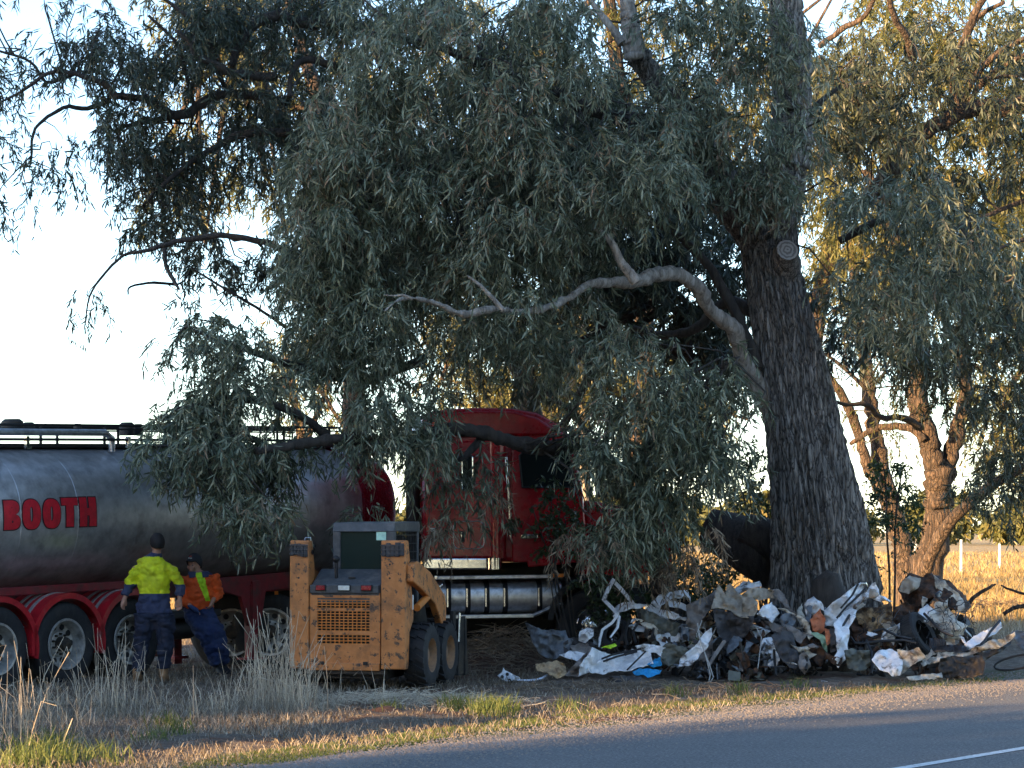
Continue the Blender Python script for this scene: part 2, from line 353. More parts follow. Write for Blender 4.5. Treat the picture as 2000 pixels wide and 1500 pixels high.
mf = node(t, 'ShaderNodeMapRange'); t.links.new(far_y.outputs[0], mf.inputs[0]); mf.inputs[1].default_value = 52; mf.inputs[2].default_value = 64
fld = node(t, 'ShaderNodeMath', operation='MULTIPLY'); t.links.new(mf.outputs[0], fld.inputs[0])
lf = node(t, 'ShaderNodeMapRange'); t.links.new(acr.outputs[0], lf.inputs[0]); lf.inputs[1].default_value = -1; lf.inputs[2].default_value = -4; t.links.new(lf.outputs[0], fld.inputs[1])
c = mixc(t, fld.outputs[0], c, gold)
# stubble on the other side of the road too
bk = node(t, 'ShaderNodeMapRange'); t.links.new(acr.outputs[0], bk.inputs[0]); bk.inputs[1].default_value = 70; bk.inputs[2].default_value = 85
c = mixc(t, bk.outputs[0], c, gold)
t.links.new(c, b.inputs['Base Color']); b.inputs['Roughness'].default_value = .95; bump(t, b, noise(t, co, 30, 9, .8), .9, .04)
gr = npmesh('ground', np.stack([XX, YY, ZZ], -1).reshape(-1, 3), Q, ['ground'], smooth=True); tag(gr, kind='structure')
# road
m, t, b = newmat('asphalt'); co = coords(t)
vo = node(t, 'ShaderNodeTexVoronoi', feature='F1'); vo.inputs['Scale'].default_value = 55; t.links.new(co, vo.inputs['Vector'])
c = ramp(t, noise(t, co, 38, 6, .8), [(.36, (.042, .041, .04)), (.5, (.13, .127, .122)), (.64, (.36, .35, .335))])
st = ramp(t, noise(t, coords(t), .8, 5), [(.35, (.08, .08, .083)), (.7, (.15, .148, .145))]); c = mixc(t, .35, c, st)
cx = node(t, 'ShaderNodeVectorMath', operation='DOT_PRODUCT'); t.links.new(node(t, 'ShaderNodeTexCoord').outputs['Object'], cx.inputs[0]); cx.inputs[1].default_value = (.828, -.56, 0)
a2 = node(t, 'ShaderNodeMath', operation='ADD'); t.links.new(cx.outputs['Value'], a2.inputs[0]); a2.inputs[1].default_value = 2.2 * .828 + 21.2 * .56
w2 = node(t, 'ShaderNodeMath', operation='MULTIPLY_ADD'); t.links.new(noise(t, co, 2, 6, .7), w2.inputs[0]); w2.inputs[1].default_value = 1.2; t.links.new(a2.outputs[0], w2.inputs[2])
m2 = node(t, 'ShaderNodeMapRange'); t.links.new(w2.outputs[0], m2.inputs[0]); m2.inputs[1].default_value = 1.25; m2.inputs[2].default_value = .7
gv = ramp(t, noise(t, co, 45, 5, .8), [(.35, (.12, .105, .09)), (.5, (.27, .245, .22)), (.66, (.45, .42, .39))])
c = mixc(t, m2.outputs[0], c, gv)
t.links.new(c, b.inputs['Base Color']); b.inputs['Roughness'].default_value = .88; bump(t, b, vo.outputs['Distance'], .8, .012)
def strip(name, s0, s1, c0, c1, z, mt, rag=0., n=200, parent=None):
    s = np.linspace(s0, s1, n); r = rag * fbm(s * 1.7, s * 0 + 3.3) + rag * .5 * fbm(s * 9, s * 0 + 1.3); u = np.array((.56, .828)); w = np.array((.828, -.56)); o = np.array((-2.2, 21.2))
    A = o + s[:, None] * u + (c0 + r)[:, None] * w; B = o + s[:, None] * u + np.full_like(s, c1)[:, None] * w
    V = np.concatenate([np.c_[A, np.full(n, z)], np.c_[B, np.full(n, z)]]); i = np.arange(n - 1)
    return npmesh(name, V, np.stack([i, i + n, i + n + 1, i + 1], -1), [mt], parent)
rd = strip('road', -60, 160, -.05, 9.2, .004, 'asphalt', .12, 900); tag(rd, kind='structure')
mat('line_paint', (.68, .68, .66), .7, dirt=(.25, .25, .25), dscale=14, damt=(.52, .7))
ln = strip('centre_line', 1.6, 60, 4.25, 4.37, .009, 'line_paint', .004, 260); tag(ln, kind='structure')
# loose stones along the edge of the seal
def stones(name, n, s_rng, c_mu, c_sd, size, mt):
    s = rng.uniform(*s_rng, n); cc = rng.normal(c_mu, c_sd, n); x = -2.2 + s * .56 + cc * .828; y = 21.2 + s * .828 - cc * .56
    base = np.array([(1, 0, 0), (-.5, .87, 0), (-.5, -.87, 0), (0, 0, .8)]); sz = rng.uniform(*size, n)
    V = base[None] * sz[:, None, None] * rng.uniform(.6, 1.3, (n, 4, 1)); a = rng.uniform(0, 6.28, n); ca, sa = np.cos(a)[:, None], np.sin(a)[:, None]
    V = np.stack([V[..., 0] * ca - V[..., 1] * sa, V[..., 0] * sa + V[..., 1] * ca, V[..., 2]], -1) + np.stack([x, y, x * 0 + .004], -1)[:, None]
    f = np.array([(0, 1, 3), (1, 2, 3), (2, 0, 3)]); T = (np.arange(n)[:, None, None] * 4 + f[None]).reshape(-1, 3)
    return tag(npmesh(name, V.reshape(-1, 3), T, [mt]), kind='stuff')
leafmat('pebble', [(0, (.25, .22, .19)), (1, (.25, .22, .19))], 0., .9)
stones('gravel', 16000, (-3, 18), .1, .5, (.006, .02), 'pebble')

# ------------------------------------------------------------------ leaves and blades
def unit(v): return v / np.maximum(np.linalg.norm(v, axis=-1, keepdims=True), 1e-9)
LF = np.array([(0, 1, 2), (1, 3, 4), (1, 4, 2), (3, 5, 4)])
def leaf_geo(Pn, D, L, W, curl=.16):
    n = len(Pn); S = unit(np.cross(D, rng.normal(size=(n, 3)))); N = np.cross(S, D); L = L[:, None]; W = W[:, None]; cu = curl * rng.uniform(-1, 1.3, (n, 1))
    def pt(t, w, bnd): return Pn + D * L * t + S * W * w + N * L * bnd * cu
    V = np.stack([Pn, pt(.3, .5, .35), pt(.3, -.5, .35), pt(.68, .4, .9), pt(.68, -.4, .9), pt(1, 0, 1.9)], 1).reshape(-1, 3)
    return V, (np.arange(n)[:, None, None] * 6 + LF[None]).reshape(-1, 3)
def pip(poly, x, y):
    c = np.zeros(len(x), bool); n = len(poly)
    for i in range(n):
        x1, y1 = poly[i]; x2, y2 = poly[(i + 1) % n]
        k = ((y1 > y) != (y2 > y)) & (x < (x2 - x1) * (y - y1) / ((y2 - y1) or 1e-9) + x1); c ^= k
    return c
def in_poly(poly, n):
    poly = np.array(poly, float); lo, hi = poly.min(0), poly.max(0); out = np.zeros((0, 2))
    while len(out) < n:
        q = rng.uniform(lo, hi, (n * 2, 2)); out = np.concatenate([out, q[pip(poly, q[:, 0], q[:, 1])]])
    return out[:n]
def Pn(px, py, Y):
    px, py, Y = np.broadcast_arrays(*[np.asarray(v, float) for v in (px, py, Y)])
    d = np.stack([px - 1000, -math.sin(PITCH) * (750 - py) + math.cos(PITCH) * F_PX, math.cos(PITCH) * (750 - py) + math.sin(PITCH) * F_PX], -1)
    return np.array([0, 0, CAM_H]) + d * (Y / d[..., 1])[..., None]
DENS = 3.9
STYLES = {}
def spray_mesh(key, v):
    """one drooping spray: a thin twig with its leaves, growing towards +x"""
    L, W, nleaf, droop, up, twig, jit, curl, mt, bark = key; g = np.array([0, 0, -1.0]); ln = .6 * (sum(L) / .33) ** .55
    out = unit(np.array([1, rng.normal(0, .25), up + rng.normal(0, .2)])[None])[0]
    def cv(t): t = np.asarray(t)[:, None]; return ln * (out * (t - .38 * t * t * droop) * .75 + g * (t * t * .75) * droop)
    t = rng.uniform(.06, 1, nleaf); D = unit(unit(out * (1 - .76 * t[:, None] * droop) * .75 + g * 1.5 * t[:, None] * droop) * .5 + g * .55 * droop + rng.normal(0, jit, (nleaf, 3)))
    V, T = leaf_geo(cv(t) + rng.normal(0, .012, (nleaf, 3)), D, rng.uniform(*L, nleaf), rng.uniform(*W, nleaf), curl)
    tt = np.repeat(rng.uniform(0, 1, nleaf), 6)
    pts = cv([0, .35, .7, 1]); rad = np.array([1, .8, .55, .3]) * twig; ring = np.array([(1, 0, .3), (-.5, .87, 0), (-.5, -.87, -.3)])
    TV = (pts[:, None] + ring[None] * rad[:, None, None]).reshape(-1, 3); f = []
    for a in range(3):
        for c in range(3):
            A, B, C2, D2 = a * 3 + c, a * 3 + (c + 1) % 3, (a + 1) * 3 + (c + 1) % 3, (a + 1) * 3 + c; f += [(A, B, C2), (A, C2, D2)]
    n = len(V); o = npmesh('spray', np.concatenate([V, TV]), np.concatenate([T, np.array(f) + n]), [mt, bark], tint=np.concatenate([tt, np.zeros(12)]), mi=np.concatenate([np.zeros(len(T)), np.ones(len(f))]))
    COL.objects.unlink(o); return o
NV = 7
class Foliage:
    """a crown: thousands of drooping sprays set on points by a node modifier"""
    def __init__(s): s.O = []; s.th = []; s.sc = []; s.ct = []; s.st = []; s.keys = []; s.centres = []
    def sprays(s, C, spread, per, nleaf, L=(.09, .175), W=(.014, .024), tint=(0, .9), droop=1.0, length=(.35, .8), up=.35, twig=.0045, jit=.5, curl=.16):
        s.centres.append(C); m = len(C); k = m * per
        th = rng.uniform(0, 2 * np.pi, k); rr = np.sqrt(rng.uniform(0, 1, k)) * spread
        O = np.repeat(C, per, 0) + np.stack([np.cos(th) * rr, np.sin(th) * rr, rng.normal(0, .55, k) * spread - rr * .35], -1)
        key = (L, W, nleaf, droop, up, twig, jit, curl)
        if key not in s.keys: s.keys.append(key)
        lm = (length[0] + length[1]) / 2
        s.O.append(O); s.th.append(th); s.sc.append(rng.uniform(*length, k) / lm * .35 + .68); s.ct.append(np.repeat(rng.uniform(*tint, m), per) + rng.normal(0, .08, k)); s.st.append(s.keys.index(key) * NV + rng.integers(0, NV, k))
    def region(s, poly, Y, dens, spread=.26, per=11, nleaf=22, **kw):
        """poly in photo pixels at distance Y (lo, hi); dens = clusters per square metre there"""
        p = np.array(poly, float); A = abs(np.dot(p[:, 0], np.roll(p[:, 1], 1)) - np.dot(p[:, 1], np.roll(p[:, 0], 1))) / 2; Ym = sum(Y) / 2
        n = max(1, int(A * (Ym / F_PX) ** 2 * dens * DENS)); q = in_poly(poly, int(n * 1.5) + 2)
        w_ = vn(q[:, 0] / 75, q[:, 1] / 75, Ym * .7) + .5 * vn(q[:, 0] / 33, q[:, 1] / 33, Ym) + rng.uniform(-.35, .35, len(q)); q = q[np.argsort(-w_)[:n]]; q = q[rng.permutation(len(q))]
        s.sprays(Pn(q[:, 0], q[:, 1], rng.uniform(*Y, n)), spread, per, nleaf, **kw)
    def build(s, mt, parent, limbs=None, bark='bark_dark', name='crown'):
        O = np.concatenate(s.O); n = len(O); me = bpy.data.meshes.new(name); me.vertices.add(n); me.vertices.foreach_set('co', O.astype(np.float32).ravel())
        rot = np.stack([rng.normal(0, .22, n), rng.normal(0, .22, n), np.concatenate(s.th)], -1).astype(np.float32)
        a = me.attributes.new('srot', 'FLOAT_VECTOR', 'POINT'); a.data.foreach_set('vector', rot.ravel())
        a = me.attributes.new('ssc', 'FLOAT', 'POINT'); a.data.foreach_set('value', np.concatenate(s.sc).astype(np.float32))
        a = me.attributes.new('ctint', 'FLOAT', 'POINT'); a.data.foreach_set('value', np.clip(np.concatenate(s.ct), 0, 1.2).astype(np.float32))
        a = me.attributes.new('sidx', 'INT', 'POINT'); a.data.foreach_set('value', np.concatenate(s.st).astype(np.int32))
        me.update(); me.materials.append(MATS[mt]); o = bpy.data.objects.new(name, me); COL.objects.link(o); o.parent = parent
        ng = bpy.data.node_groups.new('leaf_sprays', 'GeometryNodeTree'); ng.interface.new_socket('Geometry', in_out='INPUT', socket_type='NodeSocketGeometry'); ng.interface.new_socket('Geometry', in_out='OUTPUT', socket_type='NodeSocketGeometry')
        N = ng.nodes.new; gi = N('NodeGroupInput'); go = N('NodeGroupOutput'); iop = N('GeometryNodeInstanceOnPoints'); m2p = N('GeometryNodeMeshToPoints')
        g2i = N('GeometryNodeGeometryToInstance'); lk = ng.links.new
        objs = []
        for key in s.keys:
            kk = key + (mt, bark)
            if kk not in STYLES: STYLES[kk] = [spray_mesh(kk, v) for v in range(NV)]
            objs += STYLES[kk]
        for ob in reversed(objs):      # a multi-input keeps the last link first
            oi = N('GeometryNodeObjectInfo'); oi.inputs['Object'].default_value = ob; oi.inputs['As Instance'].default_value = False; lk(oi.outputs['Geometry'], g2i.inputs[0])
        def na(nm, dt): q = N('GeometryNodeInputNamedAttribute'); q.data_type = dt; q.inputs[0].default_value = nm; return q.outputs[0]
        lk(gi.outputs[0], m2p.inputs[0]); lk(m2p.outputs[0], iop.inputs['Points']); lk(g2i.outputs[0], iop.inputs['Instance']); iop.inputs['Pick Instance'].default_value = True
        lk(na('sidx', 'INT'), iop.inputs['Instance Index']); lk(na('srot', 'FLOAT_VECTOR'), iop.inputs['Rotation']); lk(na('ssc', 'FLOAT'), iop.inputs['Scale']); lk(iop.outputs[0], go.inputs[0])
        md = o.modifiers.new('sprays', 'NODES'); md.node_group = ng; tag(o, kind='stuff')
        if limbs is not None and len(limbs):
            Cs = np.concatenate(s.centres); nodes = np.array(limbs); q = MB(); Cs = Cs[rng.permutation(len(Cs))]
            for c in Cs[:420]:
                d = np.linalg.norm(nodes - c, axis=1) + rng.uniform(0, .4, len(nodes)); a = nodes[d.argmin()]; dd = np.linalg.norm(c - a)
                if dd < .05 or dd > BRANCH_MAX: continue
                mid = (a + c) / 2 + np.array([rng.normal(0, .12), rng.normal(0, .12), .12]) * dd; q1 = a * .7 + mid * .3 + rng.normal(0, .04, 3) * dd; q2 = mid * .45 + c * .55 + rng.normal(0, .05, 3) * dd
                r0 = min(.026, .007 + .008 * dd); q.tube([a, q1, mid, q2, c], [r0, r0 * .8, r0 * .65, r0 * .5, r0 * .3], 5, cap=False)
            if q.v: tag(q.build('branches', bark, parent, smooth=True, fix=False), kind='stuff')
        return o
BRANCH_MAX = 1.9
NODES = {}
def limb(path, Y, parent, bark, name='limb', n=12, key=None, wob=.06, sub=4, ZB=None):
    """path = [(px, py, radius_px)] at distance Y (number or list)"""
    pts = []; m_ = len(path)
    for i, (a, b_, r) in enumerate(path):
        yy = Y if not hasattr(Y, '__len__') else Y[0] + (Y[1] - Y[0]) * i / (m_ - 1); pts.append((P(a, b_, yy), r * yy / F_PX))
    # smooth by Catmull-Rom
    out = []; rr = []
    for i in range(m_ - 1):
        p0, p1, p2, p3 = [pts[max(0, min(m_ - 1, j))] for j in (i - 1, i, i + 1, i + 2)]
        for k in range(sub):
            t = k / sub; v = .5 * ((2 * p1[0]) + (p2[0] - p0[0]) * t + (2 * p0[0] - 5 * p1[0] + 4 * p2[0] - p3[0]) * t * t + (3 * p1[0] - p0[0] - 3 * p2[0] + p3[0]) * t ** 3)
            out.append(v); rr.append((p1[1] * (1 - t) + p2[1] * t) * (1 + random.uniform(-.08, .08)))
    out.append(pts[-1][0]); rr.append(pts[-1][1])
    for i in range(1, len(out) - 1): out[i] = out[i] + Vector((random.gauss(0, 1), random.gauss(0, 1), random.gauss(0, 1))) * rr[i] * wob * 2
    if key: NODES.setdefault(key, []).extend([tuple(p) for p in out])
    q = MB(); q.tube(out, rr, n); o = q.build(name, bark, parent, smooth=True, fix=False)
    return o
def blades(name, X, Yv, Z, H, W, lean, mt, bend=.5, tint=(0, 1), parent=None, seg=2):
    n = len(X); a = rng.uniform(0, 2 * np.pi, n); dr = np.stack([np.cos(a), np.sin(a), 0 * a], -1) * lean[:, None]; b0 = np.stack([X, Yv, Z], -1)
    sd = unit(np.stack([rng.uniform(.4, 1, n), rng.normal(0, .5, n), 0 * a], -1)); H = H[:, None]; W = W[:, None]
    up = np.array([0, 0, 1.]); 
    p1 = b0 + H * (.5 * up + dr * .35); p2 = b0 + H * (np.sqrt(np.maximum(.05, 1 - (lean[:, None]) ** 2 * .6)) * up * (1 - bend * .3) + dr)
    V = np.stack([b0 - sd * W, b0 + sd * W, p1 - sd * W * .8, p1 + sd * W * .8, p2], 1).reshape(-1, 3)
    f = np.array([(0, 1, 3), (0, 3, 2), (2, 3, 4)]); T = (np.arange(n)[:, None, None] * 5 + f[None]).reshape(-1, 3)
    o = npmesh(name, V, T, [mt], parent, tint=np.repeat(rng.uniform(*tint, n), 5)); return o
# ================================================================== TANK TRAILER
TRL = Frame((-5.43, 33.1, 0), 54, 1.4)
trailer = empty('tanker_trailer', M=TRL.M)
tag(trailer, 'stainless steel fuel tanker trailer with red lettering and red mudguards beside the road', 'tanker trailer')
tk_cy, tk_hw = 1.25, 1.2
zt = TRL.px(150, 869, tk_cy)[1]; zb = TRL.px(240, 1146, tk_cy * .6)[1]
tk_cz, tk_hh = (zt + zb) / 2, (zt - zb) / 2
def tank_pt(x, a, k=1.0, off=0.):
    ca, sa = math.cos(a), math.sin(a); e = 2 / 2.35
    u = math.copysign(abs(ca) ** e, ca); w = math.copysign(abs(sa) ** e, sa)
    return Vector((x, tk_cy - (tk_hw * k + off) * u, tk_cz + (tk_hh * k + off) * w))
def tank_loft(xs, ks, name, mt, n=96, off=0., parent=trailer):
    q = MB(); vs = [tank_pt(x, 2 * math.pi * j / n, k, off) for x, k in zip(xs, ks) for j in range(n)]
    fs = [(i * n + j, i * n + (j + 1) % n, (i + 1) * n + (j + 1) % n, (i + 1) * n + j) for i in range(len(xs) - 1) for j in range(n)]
    return q.add(vs, fs).build(name, mt, parent, smooth=True)
xr = TRL.px(704, 1000, .1)[0]; xf = TRL.px(762, 1000, .35)[0]
tank_loft([-9 + i * .5 for i in range(int((xr + 9) / .5) + 1)] + [xr], [1] * (int((xr + 9) / .5) + 2), 'tank_barrel', 'stainless')
dx = xf - xr; tank_loft([xr + dx * t for t in (0, .5, .7, .82, .9, .96, 1, 1)] + [-0 + xr + dx], [1, 1, .985, .95, .9, .8, .6, .3, .001], 'tank_nose', 'tank_red')
for px_ in (36, 148, 262, 420, 600):
    x0 = TRL.px(px_, 1000, .1)[0]; tank_loft([x0 - .012, x0 - .006, x0 + .006, x0 + .012], [1, 1.0035, 1.0035, 1], 'weld_seam', 'stainless')
tank_loft([xr - .02, xr - .01, xr + .02, xr + .03], [1, 1.006, 1.006, 1], 'nose_band', 'tank_red')
# lettering on the side
def surf_a(z):   # angle on the near side for height z
    s_ = max(-1, min(1, (z - tk_cz) / tk_hh)); e = 2 / 2.35; return math.asin(math.copysign(abs(s_) ** (1 / e), s_))
def letter(ch, x0, x1, z0, z1, st, off, name, mt, grow=0.):
    q = MB(); w, h = x1 - x0, z1 - z0; st = st + grow * 2
    x0 -= grow; x1 += grow; z0 -= grow; z1 += grow; w, h = x1 - x0, z1 - z0
    def patch(fn, nu, nv):
        vs = []
        for i in range(nu + 1):
            for j in range(nv + 1):
                x, z = fn(i / nu, j / nv); vs.append(tank_pt(x, surf_a(z), 1, off))
        q.add(vs, [(i * (nv + 1) + j, (i + 1) * (nv + 1) + j, (i + 1) * (nv + 1) + j + 1, i * (nv + 1) + j + 1) for i in range(nu) for j in range(nv)])
    def rect(a, b, c, d): patch(lambda u, v: (a + (b - a) * u, c + (d - c) * v), 4, 8)
    def ring(cx, cz, rx, rz, a0, a1, sx, sz=None):
        sz = sz or sx
        def fn(u, v):
            a = a0 + (a1 - a0) * u; ex = 2 / 2.5; c_, s_ = math.cos(a), math.sin(a)
            c_ = math.copysign(abs(c_) ** ex, c_); s_ = math.copysign(abs(s_) ** ex, s_)
            return (cx + c_ * (rx - sx * (1 - v)), cz + s_ * (rz - sz * (1 - v)))
        patch(fn, 28, 2)
    if ch == 'O': ring(x0 + w / 2, z0 + h / 2, w / 2, h / 2, 0, 2 * math.pi, st, st * .72)
    if ch == 'T': rect(x0, x1, z1 - st * .72, z1); rect(x0 + w / 2 - st / 2, x0 + w / 2 + st / 2, z0, z1 - st * .72)
    if ch == 'H': rect(x0, x0 + st, z0, z1); rect(x1 - st, x1, z0, z1); rect(x0 + st, x1 - st, z0 + h / 2 - st * .36, z0 + h / 2 + st * .36)
    if ch == 'B':
        rect(x0, x0 + st, z0, z1); k = .52
        ring(x0 + st * .9, z0 + h * .27, w - st * .9, h * .27, -math.pi / 2, math.pi / 2, st * .9, st * .62)
        ring(x0 + st * .9, z0 + h * .75, (w - st * .9) * .92, h * .25, -math.pi / 2, math.pi / 2, st * .9, st * .62)
    return q.build(name, mt, trailer)
for ch, a, b_, ya, yb in (('B', 6, 38, 978, 1034), ('O', 42, 78, 976, 1033), ('O', 82, 117, 975, 1031), ('T', 119, 151, 973, 1028), ('H', 154, 187, 972, 1027)):
    xa, z1 = TRL.px(a, ya, .06); xb, z0 = TRL.px(b_, yb, .06)
    letter(ch, xa, xb, z0, z1, .125, .004, 'letter_' + ch.lower() + '_edge', 'letter_edge', .014); letter(ch, xa, xb, z0, z1, .125, .008, 'letter_' + ch.lower(), 'letter_red')
# top rails, pipes, valve domes
def zx(px, py, off): return TRL.px(px, py, off)
q = MB(); z_ = zx(100, 831, 1.0)[1]
for yy, dz, r in ((.75, 0, .018), (1.6, 0, .018), (.75, -.05, .012), (1.6, -.05, .012)):
    q.tube([(-9, yy, z_ + dz), (6.2, yy, z_ + dz)], r, 6)
q.build('walkway_rail', 'dark_steel', trailer)
for i in range(14):
    x0 = -8.6 + i * 1.12
    for yy in (.75, 1.6):
        MB().tube([(x0, yy, z_ + .01), (x0, yy, zt - .06)], .02, 6).build('rail_post', 'dark_steel', trailer)
q = MB(); q.tube([(-9, .5, z_ - .1), (zx(205, 850, .5)[0], .5, z_ - .1), (zx(205, 850, .5)[0] + .12, .5, z_ - .17), (zx(205, 850, .5)[0] + .12, .5, zt - .1)], .045, 10); q.build('vent_pipe', 'aluminium', trailer, smooth='auto')
q = MB(); q.box((-1.5, 1.2, zt - .02), (15, 1.1, .05)); q.build('walkway', 'dark_steel', trailer, bevel=.008)
q = MB(); q.tube([(-9, .42, z_ - .19), (6.1, .42, z_ - .19)], .02, 6); q.build('side_rail', 'dark_steel', trailer)
for i, (x0, k_) in enumerate([(zx(p_, 840, 1.1)[0], s_) for p_, s_ in ((24, .8), (56, .42), (152, .3), (248, .55), (270, .35), (420, .5))]):
    MB().lathe([(0, .1 * k_), (.12 * k_, .1 * k_), (.17 * k_, .06 * k_), (.18 * k_, 0), (.18 * k_, -.12)], (x0, 1.1, z_ - .0), 'z', 16).build('valve_dome', 'dark_steel', trailer, smooth='auto')
x0, z0 = zx(58, 866, .3); MB().box((x0, .35, z0 + .02), (.05, .05, .14)).box((x0, .33, z0 - .05), (.09, .05, .03)).build('hose_clip', 'chrome', trailer)
x0, z0 = zx(256, 866, .3); MB().box((x0, .35, z0 + .02), (.05, .05, .14)).build('hose_clip', 'chrome', trailer)
# chassis
q = MB()
for yy in (.75, 1.75): q.box((-1.6, yy, zb - .06), (14.6, .16, .24))
q.box((-3.0, .25, zb + .05), (8.5, .1, .1))
q.build('chassis_rail', 'chassis_red', trailer, bevel=.01)
xk = zx(500, 1150, .3)[0]
q = MB(); q.prism([(xk - .95, zb + .06), (xk + 1.0, zb + .1), (xk + 1.0, zb - .1), (xk + .2, zb - .15), (xk + .1, zb - .55), (xk - .15, zb - .6), (xk - .3, zb - .2), (xk - .95, zb - .04)], .3, .36, 'y')
q.box((xk - .02, .33, zb - .3), (.16, .12, .6)); q.build('landing_bracket', 'chassis_red', trailer, bevel=.006)
for yy in (.35, 2.1):
    q = MB(); q.box((xk - .05, yy, .55), (.13, .13, 1.0)); q.box((xk - .05, yy, .06), (.3, .26, .03)); q.build('landing_leg', 'chassis_red', trailer, bevel=.008)
xl, zl = zx(340, 1245, 1.6); q = MB(); q.box((xl, 1.6, zl - .08), (.15, .15, .55)); q.box((xl, 1.6, .05), (.28, .28, .04)); q.build('rear_leg', 'chassis_red', trailer, bevel=.006)
xa, za = zx(322, 1212, .5); xb, zb2 = zx(398, 1248, .5)
q = MB(); q.lathe([(0, xa), ((za - zb2) / 2, xa), ((za - zb2) / 2, xb), (0, xb)], (0, .75, (za + zb2) / 2), 'x', 20); q.build('air_tank', 'black_plastic', trailer, smooth='auto', bevel=.02)
q = MB(); q.box(((xa + xb) / 2 + .1, .7, za + .06), (xb - xa + .4, .5, .1)); q.build('tank_shelf', 'black_plastic', trailer, bevel=.02)
# wheels: outer tyre, dished rim, hub; inner tyre behind
def tyre_prof(r, w, rim):
    return [(rim, .02), (rim + .02, 0.01), (r * .8, -.012), (r * .93, .0), (r * .985, .025), (r, .06), (r, w - .06), (r * .985, w - .02), (r * .9, w), (rim, w - .01)]
def road_wheel(fr, parent, x, y0, zc, r=.51, w=.27, dish=.14, rimmat='rim_silver', dual=True, holes=10):
    wh = empty('wheel'); wh.parent = parent; wh.location = (x, y0, zc); ri = r * .575
    q = MB(); q.lathe(tyre_prof(r, w, ri), (0, 0, 0), 'y', 56)
    for k in range(3):
        q.lathe([(r + .001, .09 + k * .045), (r - .012, .093 + k * .045), (r - .012, .1 + k * .045), (r + .001, .103 + k * .045)], (0, 0, 0), 'y', 56)
    if dual: q.lathe(tyre_prof(r, w, ri), (0, w + .06, 0), 'y', 40)
    q.build('tyre', 'rubber', wh, smooth='auto')
    q = MB(); q.lathe([(ri + .02, .0), (ri + .015, -.012), (ri - .01, -.008), (ri - .02, .03), (ri - .035, dish * .6), (ri - .05, dish), (ri * .55, dish + .02), (ri * .5, dish - .02), (ri * .3, dish - .03), (0, dish - .03)], (0, 0, 0), 'y', 48)
    q.build('rim', rimmat, wh, smooth='auto')
    q = MB()
    for k in range(holes):
        a = 2 * math.pi * k / holes; c_ = Vector((math.cos(a) * ri * .72, dish + .004, math.sin(a) * ri * .72))
        q.lathe([(0, 0), (ri * .13, 0), (ri * .13, .01)], c_ + Vector((0, -.004, 0)), 'y', 10)
    tag(q.build('hand_hole_ring', 'black_plastic', wh), kind='stuff')
    q = MB(); q.lathe([(0, dish - .16), (ri * .26, dish - .15), (ri * .3, dish - .1), (ri * .3, dish), (ri * .5, dish - .01)], (0, 0, 0), 'y', 20)
    for k in range(10):
        a = 2 * math.pi * (k + .5) / 10; q.lathe([(0, dish - .06), (.014, dish - .06), (.016, dish)], (math.cos(a) * ri * .42, 0, math.sin(a) * ri * .42), 'y', 6)
    q.build('hub', rimmat if rimmat == 'chrome' else 'greasy_metal', wh, smooth='auto')
    return wh
def arc_guard(parent, x, zc, r, w, a0, a1, mt, name='mudguard', y0=-.03, n=26, strips=True):
    q = MB()
    def ring(r_, ya, yb, th, m=0):
        vs = []
        for k in range(n + 1):
            a = R(a0 + (a1 - a0) * k / n)
            for rr, yy in ((r_, ya), (r_, yb), (r_ - th, yb), (r_ - th, ya)): vs.append((x + rr * math.cos(a), yy, zc + rr * math.sin(a)))
        q.add(vs, [(i * 4 + j, (i + 1) * 4 + j, (i + 1) * 4 + (j + 1) % 4, i * 4 + (j + 1) % 4) for i in range(n) for j in range(4)] + [(0, 1, 2, 3), (n * 4 + 3, n * 4 + 2, n * 4 + 1, n * 4)], m)
    ring(r, y0, y0 + w, .02); ring(r + .004, y0 - .02, y0 + .012, .07)
    o = q.build(name, mt, parent, smooth='auto')
    if strips:
        for k in range(3):
            q = MB(); ring(r + .008, y0 + .16 + k * .13, y0 + .21 + k * .13, .012); q.build('guard_rib', 'rim_silver', o, smooth='auto')
    return o
wheel_x = []
for pxw, pyw in ((-4, 1268), (130, 1258), (257, 1249)):
    x, z = TRL.px(pxw, pyw, 0); wheel_x.append((x, z)); 
step_ = (wheel_x[2][0] - wheel_x[0][0]) / 2
for i, (x, z) in enumerate(wheel_x + [(wheel_x[0][0] - step_, wheel_x[0][1] - .02)]):
    road_wheel(TRL, trailer, x, .0, z); arc_guard(trailer, x, z, .62, .62, -14, 190, 'guard_red')
q = MB()
for x, z in wheel_x: q.tube([(x, .3, z), (x, 2.3, z)], .07, 10)
q.build('axle', 'dark_steel', trailer, smooth='auto')

# ================================================================== PRIME MOVER
TRC = Frame((1.17, 37.6, 0), 8, .6)
truck = empty('semi_truck', M=TRC.M); tag(truck, 'dark red semi truck with tall sleeper cab half hidden behind hanging gum leaves', 'truck')
T = lambda px, py, off=0.: TRC.px(px, py, off)
def tp(lst, off=0.): return [T(x, y, off) for x, y in lst]
# the cab: side profile taken across the width of the truck
prof = tp([(826, 1098), (826, 815), (832, 806), (870, 799), (930, 796), (1000, 797), (1050, 806), (1092, 828), (1112, 848), (1124, 868), (1140, 960), (1152, 1098)], .1)
q = MB(); q.prism(prof, .1, 2.45, 'y'); cab = q.build('cab_body', 'truck_red', truck, bevel=.09, seg=4, smooth='auto')
